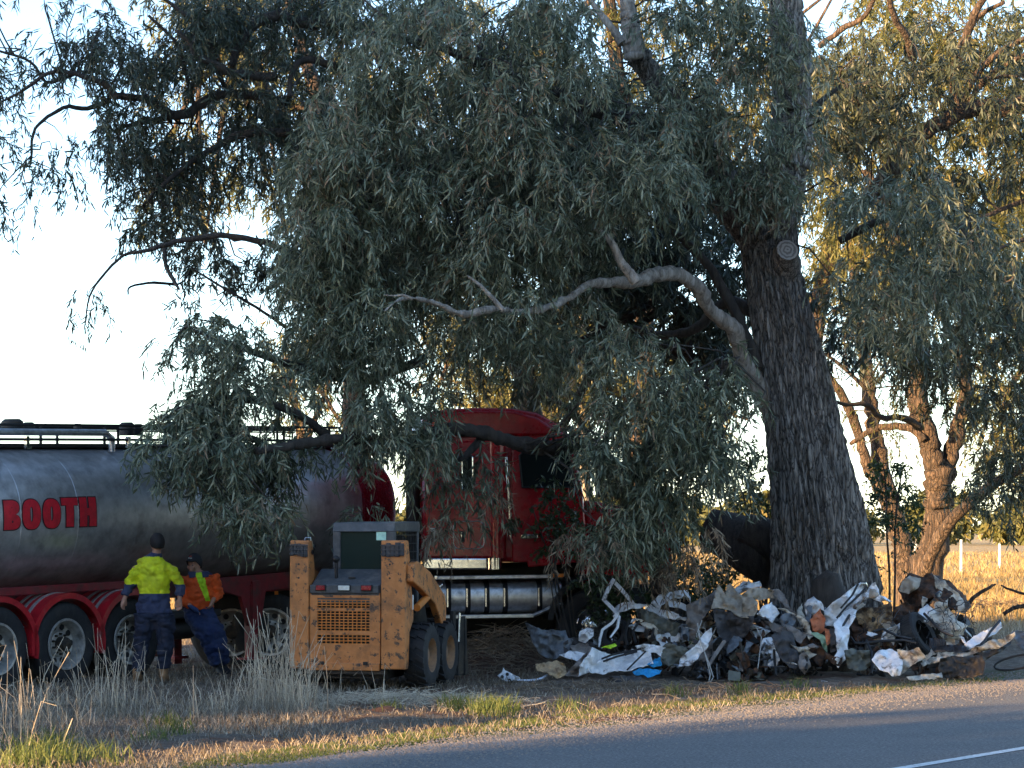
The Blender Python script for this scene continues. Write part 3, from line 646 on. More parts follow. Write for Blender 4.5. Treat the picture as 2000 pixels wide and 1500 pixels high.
# sleeper side skin stands a little proud, with a rounded front corner
sl = tp([(830, 1090), (830, 866), (958, 858), (963, 866), (963, 1090)], .05)
q = MB(); q.prism(sl, .03, .12, 'y'); q.build('sleeper_panel', 'truck_red', truck, bevel=.03, seg=3, smooth='auto')
xc0, zc0 = T(972, 1090, .05); xc1, zc1 = T(968, 862, .05)
q = MB(); q.tube([(xc0, .12, zc0), (xc0, .12, zc1)], .13, 20); q.build('corner_pillar', 'truck_red', truck, smooth='auto')
rf = tp([(834, 858), (836, 812), (930, 802), (1000, 803), (1050, 816), (1085, 838), (1080, 850), (960, 852)], .06)
q = MB(); q.prism(rf, .05, .14, 'y'); q.build('roof_fairing', 'truck_red', truck, bevel=.035, seg=3, smooth='auto')
dr = tp([(1000, 1098), (1000, 872), (1010, 866), (1118, 872), (1138, 962), (1146, 1098)], .05)
q = MB(); q.prism(dr, .04, .12, 'y'); door = q.build('door', 'truck_red', truck, bevel=.02, seg=3, smooth='auto')
wd = tp([(1020, 952), (1014, 890), (1022, 882), (1112, 886), (1122, 952)], .03)
q = MB(); q.prism(wd, .02, .06, 'y'); q.build('window', 'dark_glass', door, bevel=.01)
def frame_ring(poly, y, r, name, mt, parent):
    pts = [(x, y, z) for x, z in poly]; pts.append(pts[0]); return MB().tube(pts, r, 6, cap=False).build(name, mt, parent, smooth='auto')
frame_ring(wd, .018, .014, 'window_seal', 'black_plastic', door)
x0, z0 = T(1018, 1044, .02); x1, z1 = T(1050, 1052, .02)
MB().box(((x0 + x1) / 2, .02, (z0 + z1) / 2), (x1 - x0, .05, z0 - z1)).build('door_handle', 'chrome', door, bevel=.008)
hx = [T(*p_, -.03) for p_ in ((993, 884), (988, 893), (992, 960), (997, 1050), (1003, 1062))]
MB().tube([(hx[0][0], .06, hx[0][1])] + [(x, -.05, z) for x, z in hx[1:4]] + [(hx[4][0], .06, hx[4][1])], .019, 10).build('grab_handle', 'chrome', truck, smooth='auto')
def rrect(px0, py0, px1, py1, rad, off, n=5):
    (xa, zb_), (xb, za_) = T(px0, py1, off), T(px1, py0, off); pts = []
    for cx_, cz_, a in ((xb - rad, za_ - rad, 0), (xa + rad, za_ - rad, 90), (xa + rad, zb_ + rad, 180), (xb - rad, zb_ + rad, 270)):
        for k in range(n + 1): t_ = R(a + 90 * k / n); pts.append((cx_ + rad * math.cos(t_), cz_ + rad * math.sin(t_)))
    return pts
ht = rrect(886, 1018, 945, 1072, .08, .02)
q = MB(); q.prism(ht, .018, .05, 'y'); hat = q.build('locker_hatch', 'truck_red', truck, smooth='auto')
frame_ring(ht, .02, .007, 'hatch_seal', 'aluminium', hat)
x0, z0 = T(903, 1048, .0); MB().box((x0, .012, z0), (.06, .02, .15)).build('hatch_latch', 'black_plastic', hat, bevel=.008)
MB().box((x0 - .016, -.001, z0), (.022, .012, .12)).build('latch_plate', 'chrome', hat, bevel=.004)
x0, z0 = T(846, 1043, .0); MB().box((x0, .02, z0), (.07, .02, .17)).build('side_light', 'white_lens', truck, bevel=.008)
x0, z0 = T(912, 925, .0); q = MB(); q.prism(rrect(902, 888, 922, 958, .04, .02), .015, .05, 'y'); q.build('sleeper_window', 'dark_glass', truck)
frame_ring(rrect(902, 888, 922, 958, .04, .02), .013, .012, 'window_trim', 'chrome', truck)
# chrome skirt
sk_ = [T(x, 1090, .02) for x in (826, 960)]; sb = [T(x, 1112, .02) for x in (826, 960)]
q = MB(); q.prism([sk_[0], sk_[1], (sk_[1][0], sb[1][1]), (sk_[0][0], sb[0][1])], -.0, .1, 'y'); q.build('chrome_skirt', 'chrome', truck, bevel=.02, seg=3)
q = MB(); zc = (sk_[1][1] + sb[1][1]) / 2; q.tube([(sk_[1][0] + .02, .1, sk_[1][1]), (sk_[1][0] + .02, .1, sb[1][1])], .14, 20); q.build('skirt_corner', 'chrome', truck, smooth='auto')
ds = tp([(1030, 1094), (1150, 1086), (1150, 1097), (1032, 1108)], .02); q = MB(); q.prism(ds, .0, .1, 'y'); q.build('sill_strip', 'truck_red', truck, bevel=.02)
# hood, bumper, grille, mirrors on the covered front
hd = tp([(1148, 1098), (1140, 975), (1200, 985), (1290, 1010), (1312, 1030), (1318, 1110), (1250, 1122), (1235, 1150), (1130, 1140)], .25)
q = MB(); q.prism(hd, .3, 2.25, 'y'); q.build('bonnet', 'truck_red', truck, bevel=.1, seg=4, smooth='auto')
xb_, zb_ = T(1322, 1130, .1); q = MB(); q.box((xb_ + .1, 1.27, .62), (.22, 2.45, .45)); q.build('bull_bar', 'aluminium', truck, bevel=.04)
for yy in (.0, 2.5):
    x0, z0 = T(1135, 930, 0); MB().box((x0 + .25, yy - .05 if yy < 1 else yy + .05, z0), (.1, .2, .6)).build('mirror', 'black_plastic', truck, bevel=.03)
# frame rails and dark underside
q = MB()
for yy in (.8, 1.7): q.box((-2.3, yy, .93), (6.9, .09, .28))
for x in (-5.2, -4.1, -3, -1.4, .4): q.box((x, 1.25, .93), (.12, .9, .2))
q.box((-1.2, 1.25, 1.0), (2.4, 1.6, .38)); q.build('frame_rail', 'dark_steel', truck, bevel=.01)
q = MB(); xa, _ = T(836, 1100, .9); xb, _ = T(1140, 1100, .9); q.box(((xa + xb) / 2, 1.55, .88), (xb - xa, 1.3, 1.05)); q.box((xa - .9, 1.3, .75), (1.9, .8, .5)); q.build('gearbox_dark_block', 'dark_steel', truck, bevel=.06)  # plain gearbox block, added to keep the gap under the cab dark
# fuel tank group
xa, zt1 = T(852, 1146, .1); xb, zb1 = T(1098, 1192, .1); zt1 = T(975, 1134, .1)[1]; zb1 = T(900, 1200, .1)[1]
hh = (zt1 - zb1) / 2; cz = (zt1 + zb1) / 2
q = MB(); pr = []
for k in range(24):
    a = 2 * math.pi * k / 24; e = .62; ca, sa = math.cos(a), math.sin(a)
    pr.append((.42 + .34 * math.copysign(abs(ca) ** e, ca), cz + hh * math.copysign(abs(sa) ** e, sa)))
q.prism(pr, xa, xb, 'x'); ft = q.build('fuel_tank', 'aluminium', truck, smooth='auto', bevel=.02)
for px_ in (876, 914, 951, 987, 1054):
    x0 = T(px_, 1160, .1)[0]; q = MB(); q.prism([(.42 + (y_ - .42) * 1.03, cz + (z1_ - cz) * 1.03) for y_, z1_ in pr], x0 - .035, x0 + .035, 'x'); q.build('tank_strap', 'black_plastic', ft, smooth='auto')
    MB().box((x0 - .02, .06, cz), (.02, .02, hh * 1.1)).build('strap_edge', 'chrome', ft)
q = MB(); q.box(((xa + xb) / 2, .14, zt1 + .05), (xb - xa, .3, .05)); q.build('top_step', 'aluminium', truck, bevel=.008)
x1 = T(1040, 1190, .1)[0]; q = MB(); q.box(((xa + x1) / 2, .14, zb1 - .03), (x1 - xa, .3, .05)); q.tube([(x1, .05, zb1 - .03), (xb, .05, zb1 + .14)], .03, 4); q.build('lower_step', 'aluminium', truck, bevel=.006)
x0, z0 = T(1090, 1124, .0); MB().box((x0, -.02, z0), (.16, .03, .05)).build('marker_light', 'amber_lens', truck, bevel=.005)
# exhaust stack and air duct behind the cab
x0, z0 = T(808, 1000, .6); q = MB(); q.tube([(x0 - .02, .5, .9), (x0 - .02, .5, 3.2)], .1, 16); q.build('exhaust_stack', 'dark_steel', truck, smooth='auto')
# wheels
x0, z0 = T(1168, 1210, .0); road_wheel(TRC, truck, 0.0, .03, .53, .53, .29, .05, 'chrome', False)
road_wheel(TRC, truck, 0.0, 2.2, .53, .53, .29, .05, 'chrome', False)
arc_guard(truck, 0.0, .58, .68, .5, 5, 175, 'black_plastic', 'wheel_guard', strips=False)
for pxw in (452, 528):
    x0 = T(pxw, 1220, 0)[0]; road_wheel(TRC, truck, x0, .0, .53, .53, .27, .14, 'rim_silver'); road_wheel(TRC, truck, x0, 1.95, .53, .53, .27, .14, 'rim_silver')
x0 = T(490, 1160, 0)[0]; q = MB(); q.box((x0, 1.25, 1.17), (1.1, 1.0, .1)); q.build('turntable', 'greasy_metal', truck, bevel=.02)
q = MB(); x0, z0 = T(540, 1158, 0); q.box((x0, .02, z0), (.05, .03, .05)); q.build('marker_light', 'amber_lens', truck)

# ================================================================== SKID STEER LOADER
SK = Matrix.Translation((-1.92, 31.8, 0)) @ Matrix.Rotation(R(-14), 4, 'Z')
skid = empty('skid_steer_loader', M=SK); tag(skid, 'worn orange skid steer loader with grey cab seen from behind', 'loader')
def sx(px): return (px - 680) / 166.
def sz(py): return (1347 - py) / 166.
def tower(x0, x1, parent):
    q = MB(); q.prism([(0.0, .24), (.0, 1.74), (.14, 1.74), (.22, 1.5), (.3, 1.1), (.36, .9), (.36, .8), (.2, .66), (.16, .3), (.14, .24)], x0, x1, 'x')
    # polygon is (y, z)
    o = q.build('rear_tower', 'skid_worn', parent, bevel=.018, seg=3); return o
tl = tower(sx(561), sx(600), skid); tr_ = tower(sx(747), sx(796), skid)
def hole(c, r, parent, axis='y', mt='black_plastic', name='bolt_hole'):
    return MB().lathe([(0, 0), (r, 0), (r, .006)], c, axis, 10).build(name, mt, parent)
for x in (580, 765):
    for zz in (1.46, 1.3): hole((sx(x), -.005, zz), .012, tl if x < 600 else tr_)
for yy, zz in ((.12, 1.6), (.2, 1.66)):
    MB().lathe([(0, 0), (.03, 0), (.03, .008)], (sx(600) + .004, yy, zz), 'x', 12).build('pin_hole', 'black_plastic', tl)
# tower inner sheets (towards the cab) and the orange plate with the gap
for (xa_, xb__) in ((sx(563), sx(598)), (sx(749), sx(794))):
    q = MB()
    for k in range(5):
        w_ = (xb__ - xa_) / 5; q.box((xa_ + w_ * (k + .5), -.004, 1.63 + random.uniform(-.012, .012)), (w_ * .94, .05, .15 + random.uniform(-.02, .02)))
    for zz in (1.58, 1.63, 1.68): q.box(((xa_ + xb__) / 2, -.024, zz), (xb__ - xa_ + .02, .02, .02))
    q.build('rubber_bumper', 'dark_cloth', skid, bevel=.008)
MB().tube([(sx(592), .0, 1.74), (sx(592), .02, 1.77), (sx(603), .02, 1.77), (sx(603), .02, 1.74)], .006, 6).build('grab_loop', 'aluminium', skid)
# engine door with a real grille
dx0, dx1, dz0, dz1 = sx(601), sx(744), sz(1296), sz(1160)
def grille_x(p_): return sx(p_)
groups = [(1190, 1169, 4), (1234, 1195, 7), (1259, 1241, 3)]   # bottom, top, rows
gx0, gx1 = sx(616), sx(723); yF = .05
q = MB(); edges = [dz0]
for yb_, yt_, n in reversed(groups): edges += [sz(yb_), sz(yt_)]
edges.append(dz1)
q.box(((dx0 + gx0) / 2, yF, (dz0 + dz1) / 2), (gx0 - dx0, .03, dz1 - dz0)); q.box(((gx1 + dx1) / 2, yF, (dz0 + dz1) / 2), (dx1 - gx1, .03, dz1 - dz0))
for i in range(0, len(edges), 2): q.box(((gx0 + gx1) / 2, yF, (edges[i] + edges[i + 1]) / 2), (gx1 - gx0 - .001, .03, edges[i + 1] - edges[i]))
ed = q.build('engine_door', 'skid_worn', skid)
for yb_, yt_, n in groups:
    z0_, z1_ = sz(yb_), sz(yt_); h = (z1_ - z0_) / n
    for k in range(n + 1): MB().box(((gx0 + gx1) / 2, yF - .002, z0_ + h * k), (gx1 - gx0, .024, h * .32)).build('grille_bar', 'skid_orange', ed)
    q = MB()
    for k in range(13): q.box((gx0 + (gx1 - gx0) * k / 12, yF + .004, (z0_ + z1_) / 2), (.011, .02, z1_ - z0_))
    q.build('grille_rods', 'skid_orange', ed)
MB().box(((gx0 + gx1) / 2, yF + .1, (dz0 + dz1) / 2), (gx1 - gx0 + .1, .02, dz1 - dz0 - .05)).build('dark_grille_backing', 'black_plastic', skid)  # black sheet standing for the shaded recess behind the grille
q = MB(); q.box((sx(672), .05, sz(1303)), (sx(744) - sx(600), .09, .085)); q.build('bumper_plate', 'skid_worn', skid, bevel=.01)
for p_ in (628, 716): MB().box((sx(p_), .0, sz(1296)), (.055, .016, .04)).build('hinge', 'dark_steel', skid, bevel=.004)
q = MB(); q.prism([(.06, .2), (.1, .12), (1.9, .14), (1.95, .5), (1.7, .95), (.1, .95)], -.46, .46, 'x'); q.build('body_tub', 'dark_steel', skid, bevel=.02)
q = MB(); q.box((sx(672), .1, .2), (1.0, .12, .05)); q.box((sx(672), .14, .14), (.8, .1, .03)); q.build('belly_plate', 'greasy_metal', skid, bevel=.01)
# grey cowl with the tail lamps
q = MB(); q.prism([(.03, 1.13), (.05, 1.2), (.1, 1.24), (.42, 1.4), (.5, 1.4), (.5, 1.0), (.05, 1.0)], sx(602), sx(744), 'x'); cowl = q.build('engine_cowl', 'skid_grey', skid, bevel=.02, seg=3)
q = MB(); q.box((sx(672), .028, 1.17), (sx(743) - sx(603), .04, .1)); lp = q.build('lamp_panel', 'skid_grey', skid, bevel=.01)
for a_, b_, mt in ((616, 634, 'red_lens'), (661, 684, 'white_lens'), (708, 728, 'red_lens')):
    xm = (sx(a_) + sx(b_)) / 2; MB().box((xm, .0, 1.185), (sx(b_) - sx(a_) + .02, .02, .075)).build('lamp_bezel', 'black_plastic', lp, bevel=.006)
    MB().box((xm, -.012, 1.185), (sx(b_) - sx(a_), .02, .055)).build('tail_lamp', mt, lp, bevel=.006)
MB().box((sx(678), .2, 1.305), (.08, .03, .012)).build('cowl_latch', 'black_plastic', cowl)
MB().tube([(sx(645), .22, 1.28), (sx(645), .22, 1.5)], .02, 10).build('exhaust_pipe', 'black_plastic', skid, smooth='auto')
MB().lathe([(0, -.045), (.035, -.03), (.05, 0), (.035, .03), (0, .045)], (sx(645), .2, 1.52), 'z', 14).build('fuel_cap', 'black_plastic', skid, smooth=True)
# cab: posts, roof, windows and side screens
cx0, cx1, cy0, cy1 = sx(626) , sx(750), .42, 1.5
q = MB(); q.prism([(cy0 - .0, 1.86), (cy0 + .03, 1.95), (cy1, 1.965), (cy1 + .04, 1.92), (cy1 + .02, 1.84), (cy0 - .01, 1.84)], cx0, cx1 + .02, 'x'); q.build('cab_roof', 'skid_grey', skid, bevel=.025, seg=3)
q = MB()
for x in (cx0 + .05, cx1 - .03): q.box((x, cy0 + .05, 1.6), (.1, .1, .5))
for x in (cx0 + .04, cx1 - .02): q.box((x, cy1 - .03, 1.4), (.07, .08, .9))
q.box(((cx0 + cx1) / 2, cy0 + .05, 1.35), (cx1 - cx0, .08, .06)); q.build('cab_post', 'skid_grey', skid, bevel=.02, seg=3)
MB().box(((cx0 + cx1) / 2, cy0 + .03, 1.6), (cx1 - cx0 - .15, .012, .5)).build('rear_window', 'cab_glass', skid)
MB().box((sx(726), cy0 + .01, 1.79), (.12, .006, .1)).build('window_sticker', 'sticker_green', skid)
for x in (cx0 + .03, cx1 - .0):
    q = MB()
    for k in range(14): q.box((x, cy0 + .1 + k * .07, 1.5), (.008, .012, .72))
    for k in range(7): q.box((x, cy0 + .55, 1.2 + k * .1), (.008, .95, .012))
    q.build('side_screen', 'dark_steel', skid)
q = MB(); q.box((0, .85, 1.2), (.48, .1, .5)); q.box((0, 1.05, 1.0), (.48, .45, .12)); q.build('seat', 'black_plastic', skid, bevel=.04)
# loader arms
for s_, xx in ((1, .74), (-1, -.66)):
    q = MB(); q.prism([(.06, 1.46), (.25, 1.5), (.8, 1.36), (1.42, 1.08), (1.5, .96), (1.46, .6), (1.4, .42), (1.3, .44), (1.3, .72), (1.2, .82), (1.0, .98), (.5, 1.14), (.06, 1.26)], xx - .045, xx + .045, 'x'); q.build('loader_arm', 'skid_worn', skid, bevel=.015)
    q = MB(); q.tube([(xx, .35, .95), (xx, 1.0, 1.12)], .045, 12); q.tube([(xx, 1.0, 1.12), (xx, 1.42, 1.2)], .022, 10, m=1); q.build('lift_cylinder', ['skid_orange', 'chrome'], skid, smooth='auto')
    q = MB(); q.tube([(xx - .02, .2, 1.28), (xx - .02, 1.1, 1.0)], .03, 8); q.build('link_bar', 'skid_grey', skid, smooth='auto')
q = MB(); q.box((.45, .28, 1.2), (.02, .5, .9)); q.build('side_plate', 'skid_orange', skid)
MB().box((sx(805) - .0, .14, 1.02), (.006, .03, .17)).build('white_decal', 'sticker_white', skid)
MB().box((.0, 1.0, 1.45), (.6, .9, .7)).build('cab_dark_fill', 'black_plastic', skid, bevel=.05)  # black block added to stand for the shaded inside of the cab
for k_ in range(3): MB().tube([(.46 + k_ * .02, .3, 1.25), (.56, .5 + k_ * .05, 1.2), (.62, .7, 1.0 - k_ * .06), (.62, 1.0, .95)], .012, 6).build('hydraulic_hose', 'cable', skid, smooth='auto')
# tyres with lugs
def lug_wheel(x0, y, zc, r=.385, w=.26, side=1):
    wh = empty('wheel'); wh.parent = skid; wh.location = (x0, y, zc)
    q = MB(); q.lathe([(.2, 0), (.23, -.005), (r * .8, -.012), (r * .93, .01), (r * .95, .04), (r * .95, w - .04), (r * .93, w - .01), (r * .8, w + .012), (.23, w + .005), (.2, w)], (0, 0, 0), 'x', 40)
    n = 17
    for k in range(n):
        for h_ in (0, 1):
            a = 2 * math.pi * (k + h_ * .5) / n; xa_, xb__ = (0.0, w * .58) if h_ == 0 else (w * .42, w); d = .35 * (1 if h_ == 0 else -1)
            vs = []
            for rr in (r * .9, r):
                for (xx, da) in ((xa_, 0), (xb__, d * .6), (xb__, d * .6 + .15), (xa_, .17)):
                    ww = .0 if rr < r else .006; da2 = da if h_ == 0 else (da if xx > w * .5 else da)
                    aa = a + (da2 if h_ == 0 else -(da2 if xx == xa_ else da2 - .0)); vs.append((min(max(xx, ww), w - ww), rr * math.cos(aa), rr * math.sin(aa)))
            q.add(vs, [(0, 3, 2, 1), (4, 5, 6, 7), (0, 1, 5, 4), (1, 2, 6, 5), (2, 3, 7, 6), (3, 0, 4, 7)])
    q.build('tyre', 'rubber', wh, smooth='auto')
    q = MB(); s1 = w if side > 0 else 0; k = -1 if side > 0 else 1
    q.lathe([(.215, s1 + .002 * -k), (.2, s1), (.185, s1 + k * .04), (.17, s1 + k * .09), (.1, s1 + k * .1), (.09, s1 + k * .06), (0, s1 + k * .05)], (0, 0, 0), 'x', 32); q.build('rim', 'rim_dirt', wh, smooth='auto')
    q = MB()
    for k2 in range(8):
        a = 2 * math.pi * k2 / 8; q.lathe([(0, s1 + k * .08), (.012, s1 + k * .08), (.012, s1 + k * .1)], (0, .135 * math.cos(a), .135 * math.sin(a)), 'x', 6)
    q.build('wheel_nut', 'dark_steel', wh); return wh
for y in (.6, 1.42): lug_wheel(.6, y, .385); lug_wheel(-.84, y, .385, side=-1)
# front attachment plate
q = MB(); q.box((0.0, 2.15, .42), (1.72, .06, .7)); q.prism([(1.85, .08), (2.35, .08), (2.2, .8), (1.95, .78)], .8, .84, 'x'); q.prism([(1.85, .08), (2.35, .08), (2.2, .8), (1.95, .78)], -.84, -.8, 'x'); q.build('bucket_back', 'dark_steel', skid, bevel=.01)
MB().tube([(.87, 1.75, .5), (.87, 1.78, .85)], .014, 8).build('tilt_rod', 'chrome', skid)
MB().box((.8, 1.74, .5), (.05, .12, .75)).build('quick_hitch', 'dark_steel', skid, bevel=.01)
# ================================================================== TREES
def tree(name, label, group=None, at=(0, 0, 0), cat='tree'):
    e = empty(name, at); e.location = (0, 0, 0); tag(e, label, cat, group); return e
# ---- the big gum: trunk built with real bark ridges
big = tree('gum_tree', 'huge gum tree with thick flared trunk rising behind the crushed car wreck')
def trunk_geo(rows, Y, n, h, parent, mt, amp=.05, name='trunk', fiss=1.0):
    """rows = (left px, right px, py) outline of the trunk in the photograph"""
    rows = sorted(rows, key=lambda r: -r[2]); py = np.array([r[2] for r in rows][::-1], float); l = np.array([r[0] for r in rows][::-1], float); r_ = np.array([r[1] for r in rows][::-1], float)
    pys = np.linspace(py.max(), py.min(), h); lf = np.interp(pys, py, l); rt = np.interp(pys, py, r_)
    k = np.ones(9) / 9; pad = lambda a: np.convolve(np.pad(a, 4, mode='edge'), k, 'valid'); lf, rt = pad(lf), pad(rt)
    C = Pn((lf + rt) / 2, pys, Y); rad = (rt - lf) / 2 * Y / F_PX; a = np.linspace(0, 2 * np.pi, n, endpoint=False)
    A, H = np.meshgrid(a, C[:, 2]); Rr = rad[:, None] * np.ones_like(A); w = rad.mean()
    base = np.clip((2.2 - H) / 2.2, 0, 1)
    but = base ** 1.5 * .09 * np.cos(5 * A + 1.1 + .5 * H) + .03 * fbm(np.cos(A) * 1.5, np.sin(A) * 1.5, H * .5)
    u, v = np.cos(A) * w * 9, np.sin(A) * w * 9
    wv = fbm(u * .6, v * .6, H * .8, 3) * .8
    n1 = 1 - 1.3 * np.abs(fbm((u + wv) * 1.5, (v + wv) * 1.5, H * .9, 3)); n2 = fbm(u * 5, v * 5, H * 4, 4)
    rid = np.clip(n1, 0, 1) ** 2.2
    Rr = Rr * (1 + but) - amp * fiss * rid + amp * .35 * n2
    X = C[:, 0][:, None] + Rr * np.cos(A); Y_ = C[:, 1][:, None] + Rr * np.sin(A)
    V = np.stack([X, Y_, H], -1).reshape(-1, 3); ix = np.arange(h * n).reshape(h, n); nx_ = np.roll(ix, -1, 1)
    Q_ = np.stack([ix[:-1], nx_[:-1], nx_[1:], ix[1:]], -1).reshape(-1, 4)
    return npmesh(name, V, Q_, [mt], parent, smooth=True)
YB = 37.2
bt = trunk_geo([(1470, 1775, 1312), (1488, 1742, 1240), (1503, 1726, 1180), (1508, 1712, 1100), (1506, 1690, 1000), (1500, 1662, 900), (1490, 1638, 800), (1478, 1612, 700), (1463, 1584, 600), (1452, 1562, 520), (1445, 1556, 460), (1440, 1550, 400), (1450, 1552, 330)], YB, 230, 360, big, 'bark_big', .085)
def ridged_limb(path, Y, parent, mt, name, n=40, amp=.012, sub=14, key=None, freq=10):
    o = limb(path, Y, parent, mt, name, n=n, key=key, wob=.015, sub=sub)
    me = o.data; co_ = np.empty(len(me.vertices) * 3, np.float32); me.vertices.foreach_get('co', co_); co_ = co_.reshape(-1, 3)
    nm = np.empty(len(me.vertices) * 3, np.float32); me.vertices.foreach_get('normal', nm); nm = nm.reshape(-1, 3)
    d = fbm(co_[:, 0] * freq, co_[:, 1] * freq, co_[:, 2] * freq * .5, 4) * amp; me.vertices.foreach_set('co', (co_ + nm * d[:, None]).ravel()); me.update(); return o
ridged_limb([(1500, 480, 56), (1475, 440, 50), (1440, 400, 42), (1410, 350, 38), (1375, 300, 32), (1340, 230, 26), (1290, 170, 24), (1248, 110, 22), (1236, 60, 17), (1228, 0, 14), (1222, -60, 12)], (YB, YB - .6), big, 'bark_big', 'left_limb', key='big', amp=.03)
ridged_limb([(1505, 440, 54), (1520, 380, 50), (1535, 320, 46), (1545, 250, 42), (1547, 150, 38), (1540, 60, 34), (1535, -30, 30)], (YB, YB - .2), big, 'bark_big', 'right_limb', key='big', amp=.03)
ridged_limb([(1215, 85, 10), (1195, 55, 8), (1170, 25, 7), (1150, -5, 5)], YB - .8, big, 'dead_wood', 'dead_branch', n=16, amp=.006)
ridged_limb([(1240, 112, 23), (1232, 60, 18), (1226, 20, 15), (1222, -40, 13)], YB - .75, big, 'dead_wood', 'dead_branch', n=24, amp=.01)
db = ridged_limb([(1515, 800, 26), (1484, 755, 20), (1450, 700, 15), (1434, 645, 16), (1390, 608, 13), (1362, 562, 16), (1328, 537, 13), (1285, 536, 15), (1243, 549, 14), (1195, 552, 10), (1150, 556, 8), (1110, 582, 8), (1075, 598, 7), (1020, 609, 6), (960, 604, 7), (905, 613, 6), (850, 592, 5), (800, 582, 3.5), (775, 588, 2.5), (752, 607, 1.2)], (YB + .12, YB - 4.6), big, 'dead_wood', 'dead_branch', n=22, amp=.02, sub=8)
ridged_limb([(1245, 552, 12), (1215, 515, 9), (1198, 480, 8), (1178, 456, 6), (1160, 446, 3)], YB - 2.5, big, 'dead_wood', 'dead_twig', n=14, amp=.005)
ridged_limb([(985, 607, 5), (955, 575, 4), (935, 555, 3), (912, 538, 1.2)], YB - 3.9, big, 'dead_wood', 'dead_twig', n=8, amp=.002)
ridged_limb([(806, 584, 3.5), (788, 577, 2.5), (770, 578, 2), (750, 576, 1)], YB - 4.6, big, 'dead_wood', 'dead_twig', n=8, amp=.001)
limb([(1480, 720, 13), (1450, 640, 11), (1420, 580, 10), (1380, 515, 9), (1330, 465, 8), (1275, 432, 7), (1225, 402, 5), (1160, 380, 3)], (YB - .3, YB - .6), big, 'bark_dark', 'limb', key='big')
limb([(1475, 610, 15), (1420, 590, 12), (1360, 640, 10), (1300, 655, 8), (1230, 640, 6)], (YB + .3, YB + 1), big, 'bark_dark', 'limb')
# sawn stub
sp_ = P(1538, 488, YB - .62); ax = (Vector((.18, -.93, .32))).normalized(); b0 = P(1530, 540, YB - .05)
q = MB(); q.tube([b0, b0.lerp(sp_, .5) + Vector((.02, 0, .0)), sp_ - ax * .1, sp_], [.24, .2, .165, .155], 28, cap=False); st_ = q.build('sawn_stub', 'bark_big', big, smooth=True)
sf = bpy.data.meshes.new('sawn_face'); bm = bmesh.new(); bmesh.ops.create_circle(bm, cap_ends=True, segments=28, radius=.15); bm.to_mesh(sf); bm.free(); sf.materials.append(MATS['sawn_rings'])
so = bpy.data.objects.new('sawn_face', sf); COL.objects.link(so); so.parent = st_; so.rotation_euler = ax.to_track_quat('Z', 'Y').to_euler(); so.location = sp_ + ax * .003
# ---- hidden leading limbs for the crown to hang from
for pth, Y in (([(1380, 300, 24), (1300, 250, 20), (1200, 230, 17), (1080, 180, 14), (950, 130, 11), (850, 90, 8), (760, 70, 6)], (YB - .5, YB - 2.5)), ([(1350, 420, 14), (1200, 330, 12), (1050, 330, 10), (900, 350, 8), (760, 380, 6), (650, 420, 4)], (YB - .5, YB - 2)),
               ([(1570, 240, 8), (1600, 200, 6), (1640, 170, 4)], (YB, YB)), ([(1640, 470, 8), (1720, 430, 8), (1820, 400, 6), (1900, 420, 4)], (YB + .6, YB - .2))):
    limb(pth, Y, big, 'bark_dark', 'limb', key='big')
fo = Foliage()
GL = dict(tint=(.25, 1.0))
main = [(700, -30), (1140, -30), (1180, 120), (1300, 200), (1340, 330), (1330, 400), (1200, 420), (1140, 470), (1050, 530), (940, 530), (860, 560), (760, 600), (640, 620), (590, 560), (570, 420), (590, 300), (640, 160)]
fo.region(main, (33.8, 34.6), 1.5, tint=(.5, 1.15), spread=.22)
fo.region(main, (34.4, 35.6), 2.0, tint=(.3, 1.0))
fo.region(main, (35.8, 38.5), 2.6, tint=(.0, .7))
fo.region([(570, 440), (700, 540), (860, 530), (1000, 520), (1120, 560), (1100, 640), (1000, 700), (860, 700), (840, 760), (740, 830), (690, 800), (600, 700), (560, 600)], (33.6, 36), 3.6, tint=(.15, .85))
fo.region([(730, 780), (830, 760), (860, 800), (850, 900), (820, 985), (760, 960), (740, 900)], (33.5, 34.4), 4.2, spread=.18, per=8, tint=(.3, 1), droop=1.25)
fo.region([(670, 850), (740, 860), (730, 1000), (690, 1000)], (33.5, 34.2), 3.0, spread=.14, per=7, tint=(.3, 1), droop=1.3)
fo.region([(1130, 430), (1330, 420), (1320, 500), (1190, 500), (1120, 560), (1060, 600)], (35.6, 37), 2.2, tint=(.2, .8))
fo.region([(1290, -30), (1580, -30), (1590, 160), (1570, 320), (1585, 400), (1440, 390), (1350, 330), (1290, 180)], (35.4, 36.4), 2.6, spread=.22, tint=(.4, 1.1))
fo.region([(1400, 290), (1560, 270), (1570, 370), (1500, 380), (1430, 370)], (35.8, 36.2), 3.6, spread=.16, tint=(.5, 1.1))
fo.region([(1605, 360), (1740, 350), (1860, 370), (1950, 420), (1940, 560), (1880, 640), (1760, 640), (1660, 620), (1625, 540)], (35, 38), 3.4, tint=(.25, .95))
fo.region([(1110, 560), (1160, 580), (1150, 690), (1090, 680)], (34.5, 35), 3.6, spread=.14, per=8, tint=(.4, 1), droop=1.2)
fo.build('leaf_greygreen', big, NODES['big'])
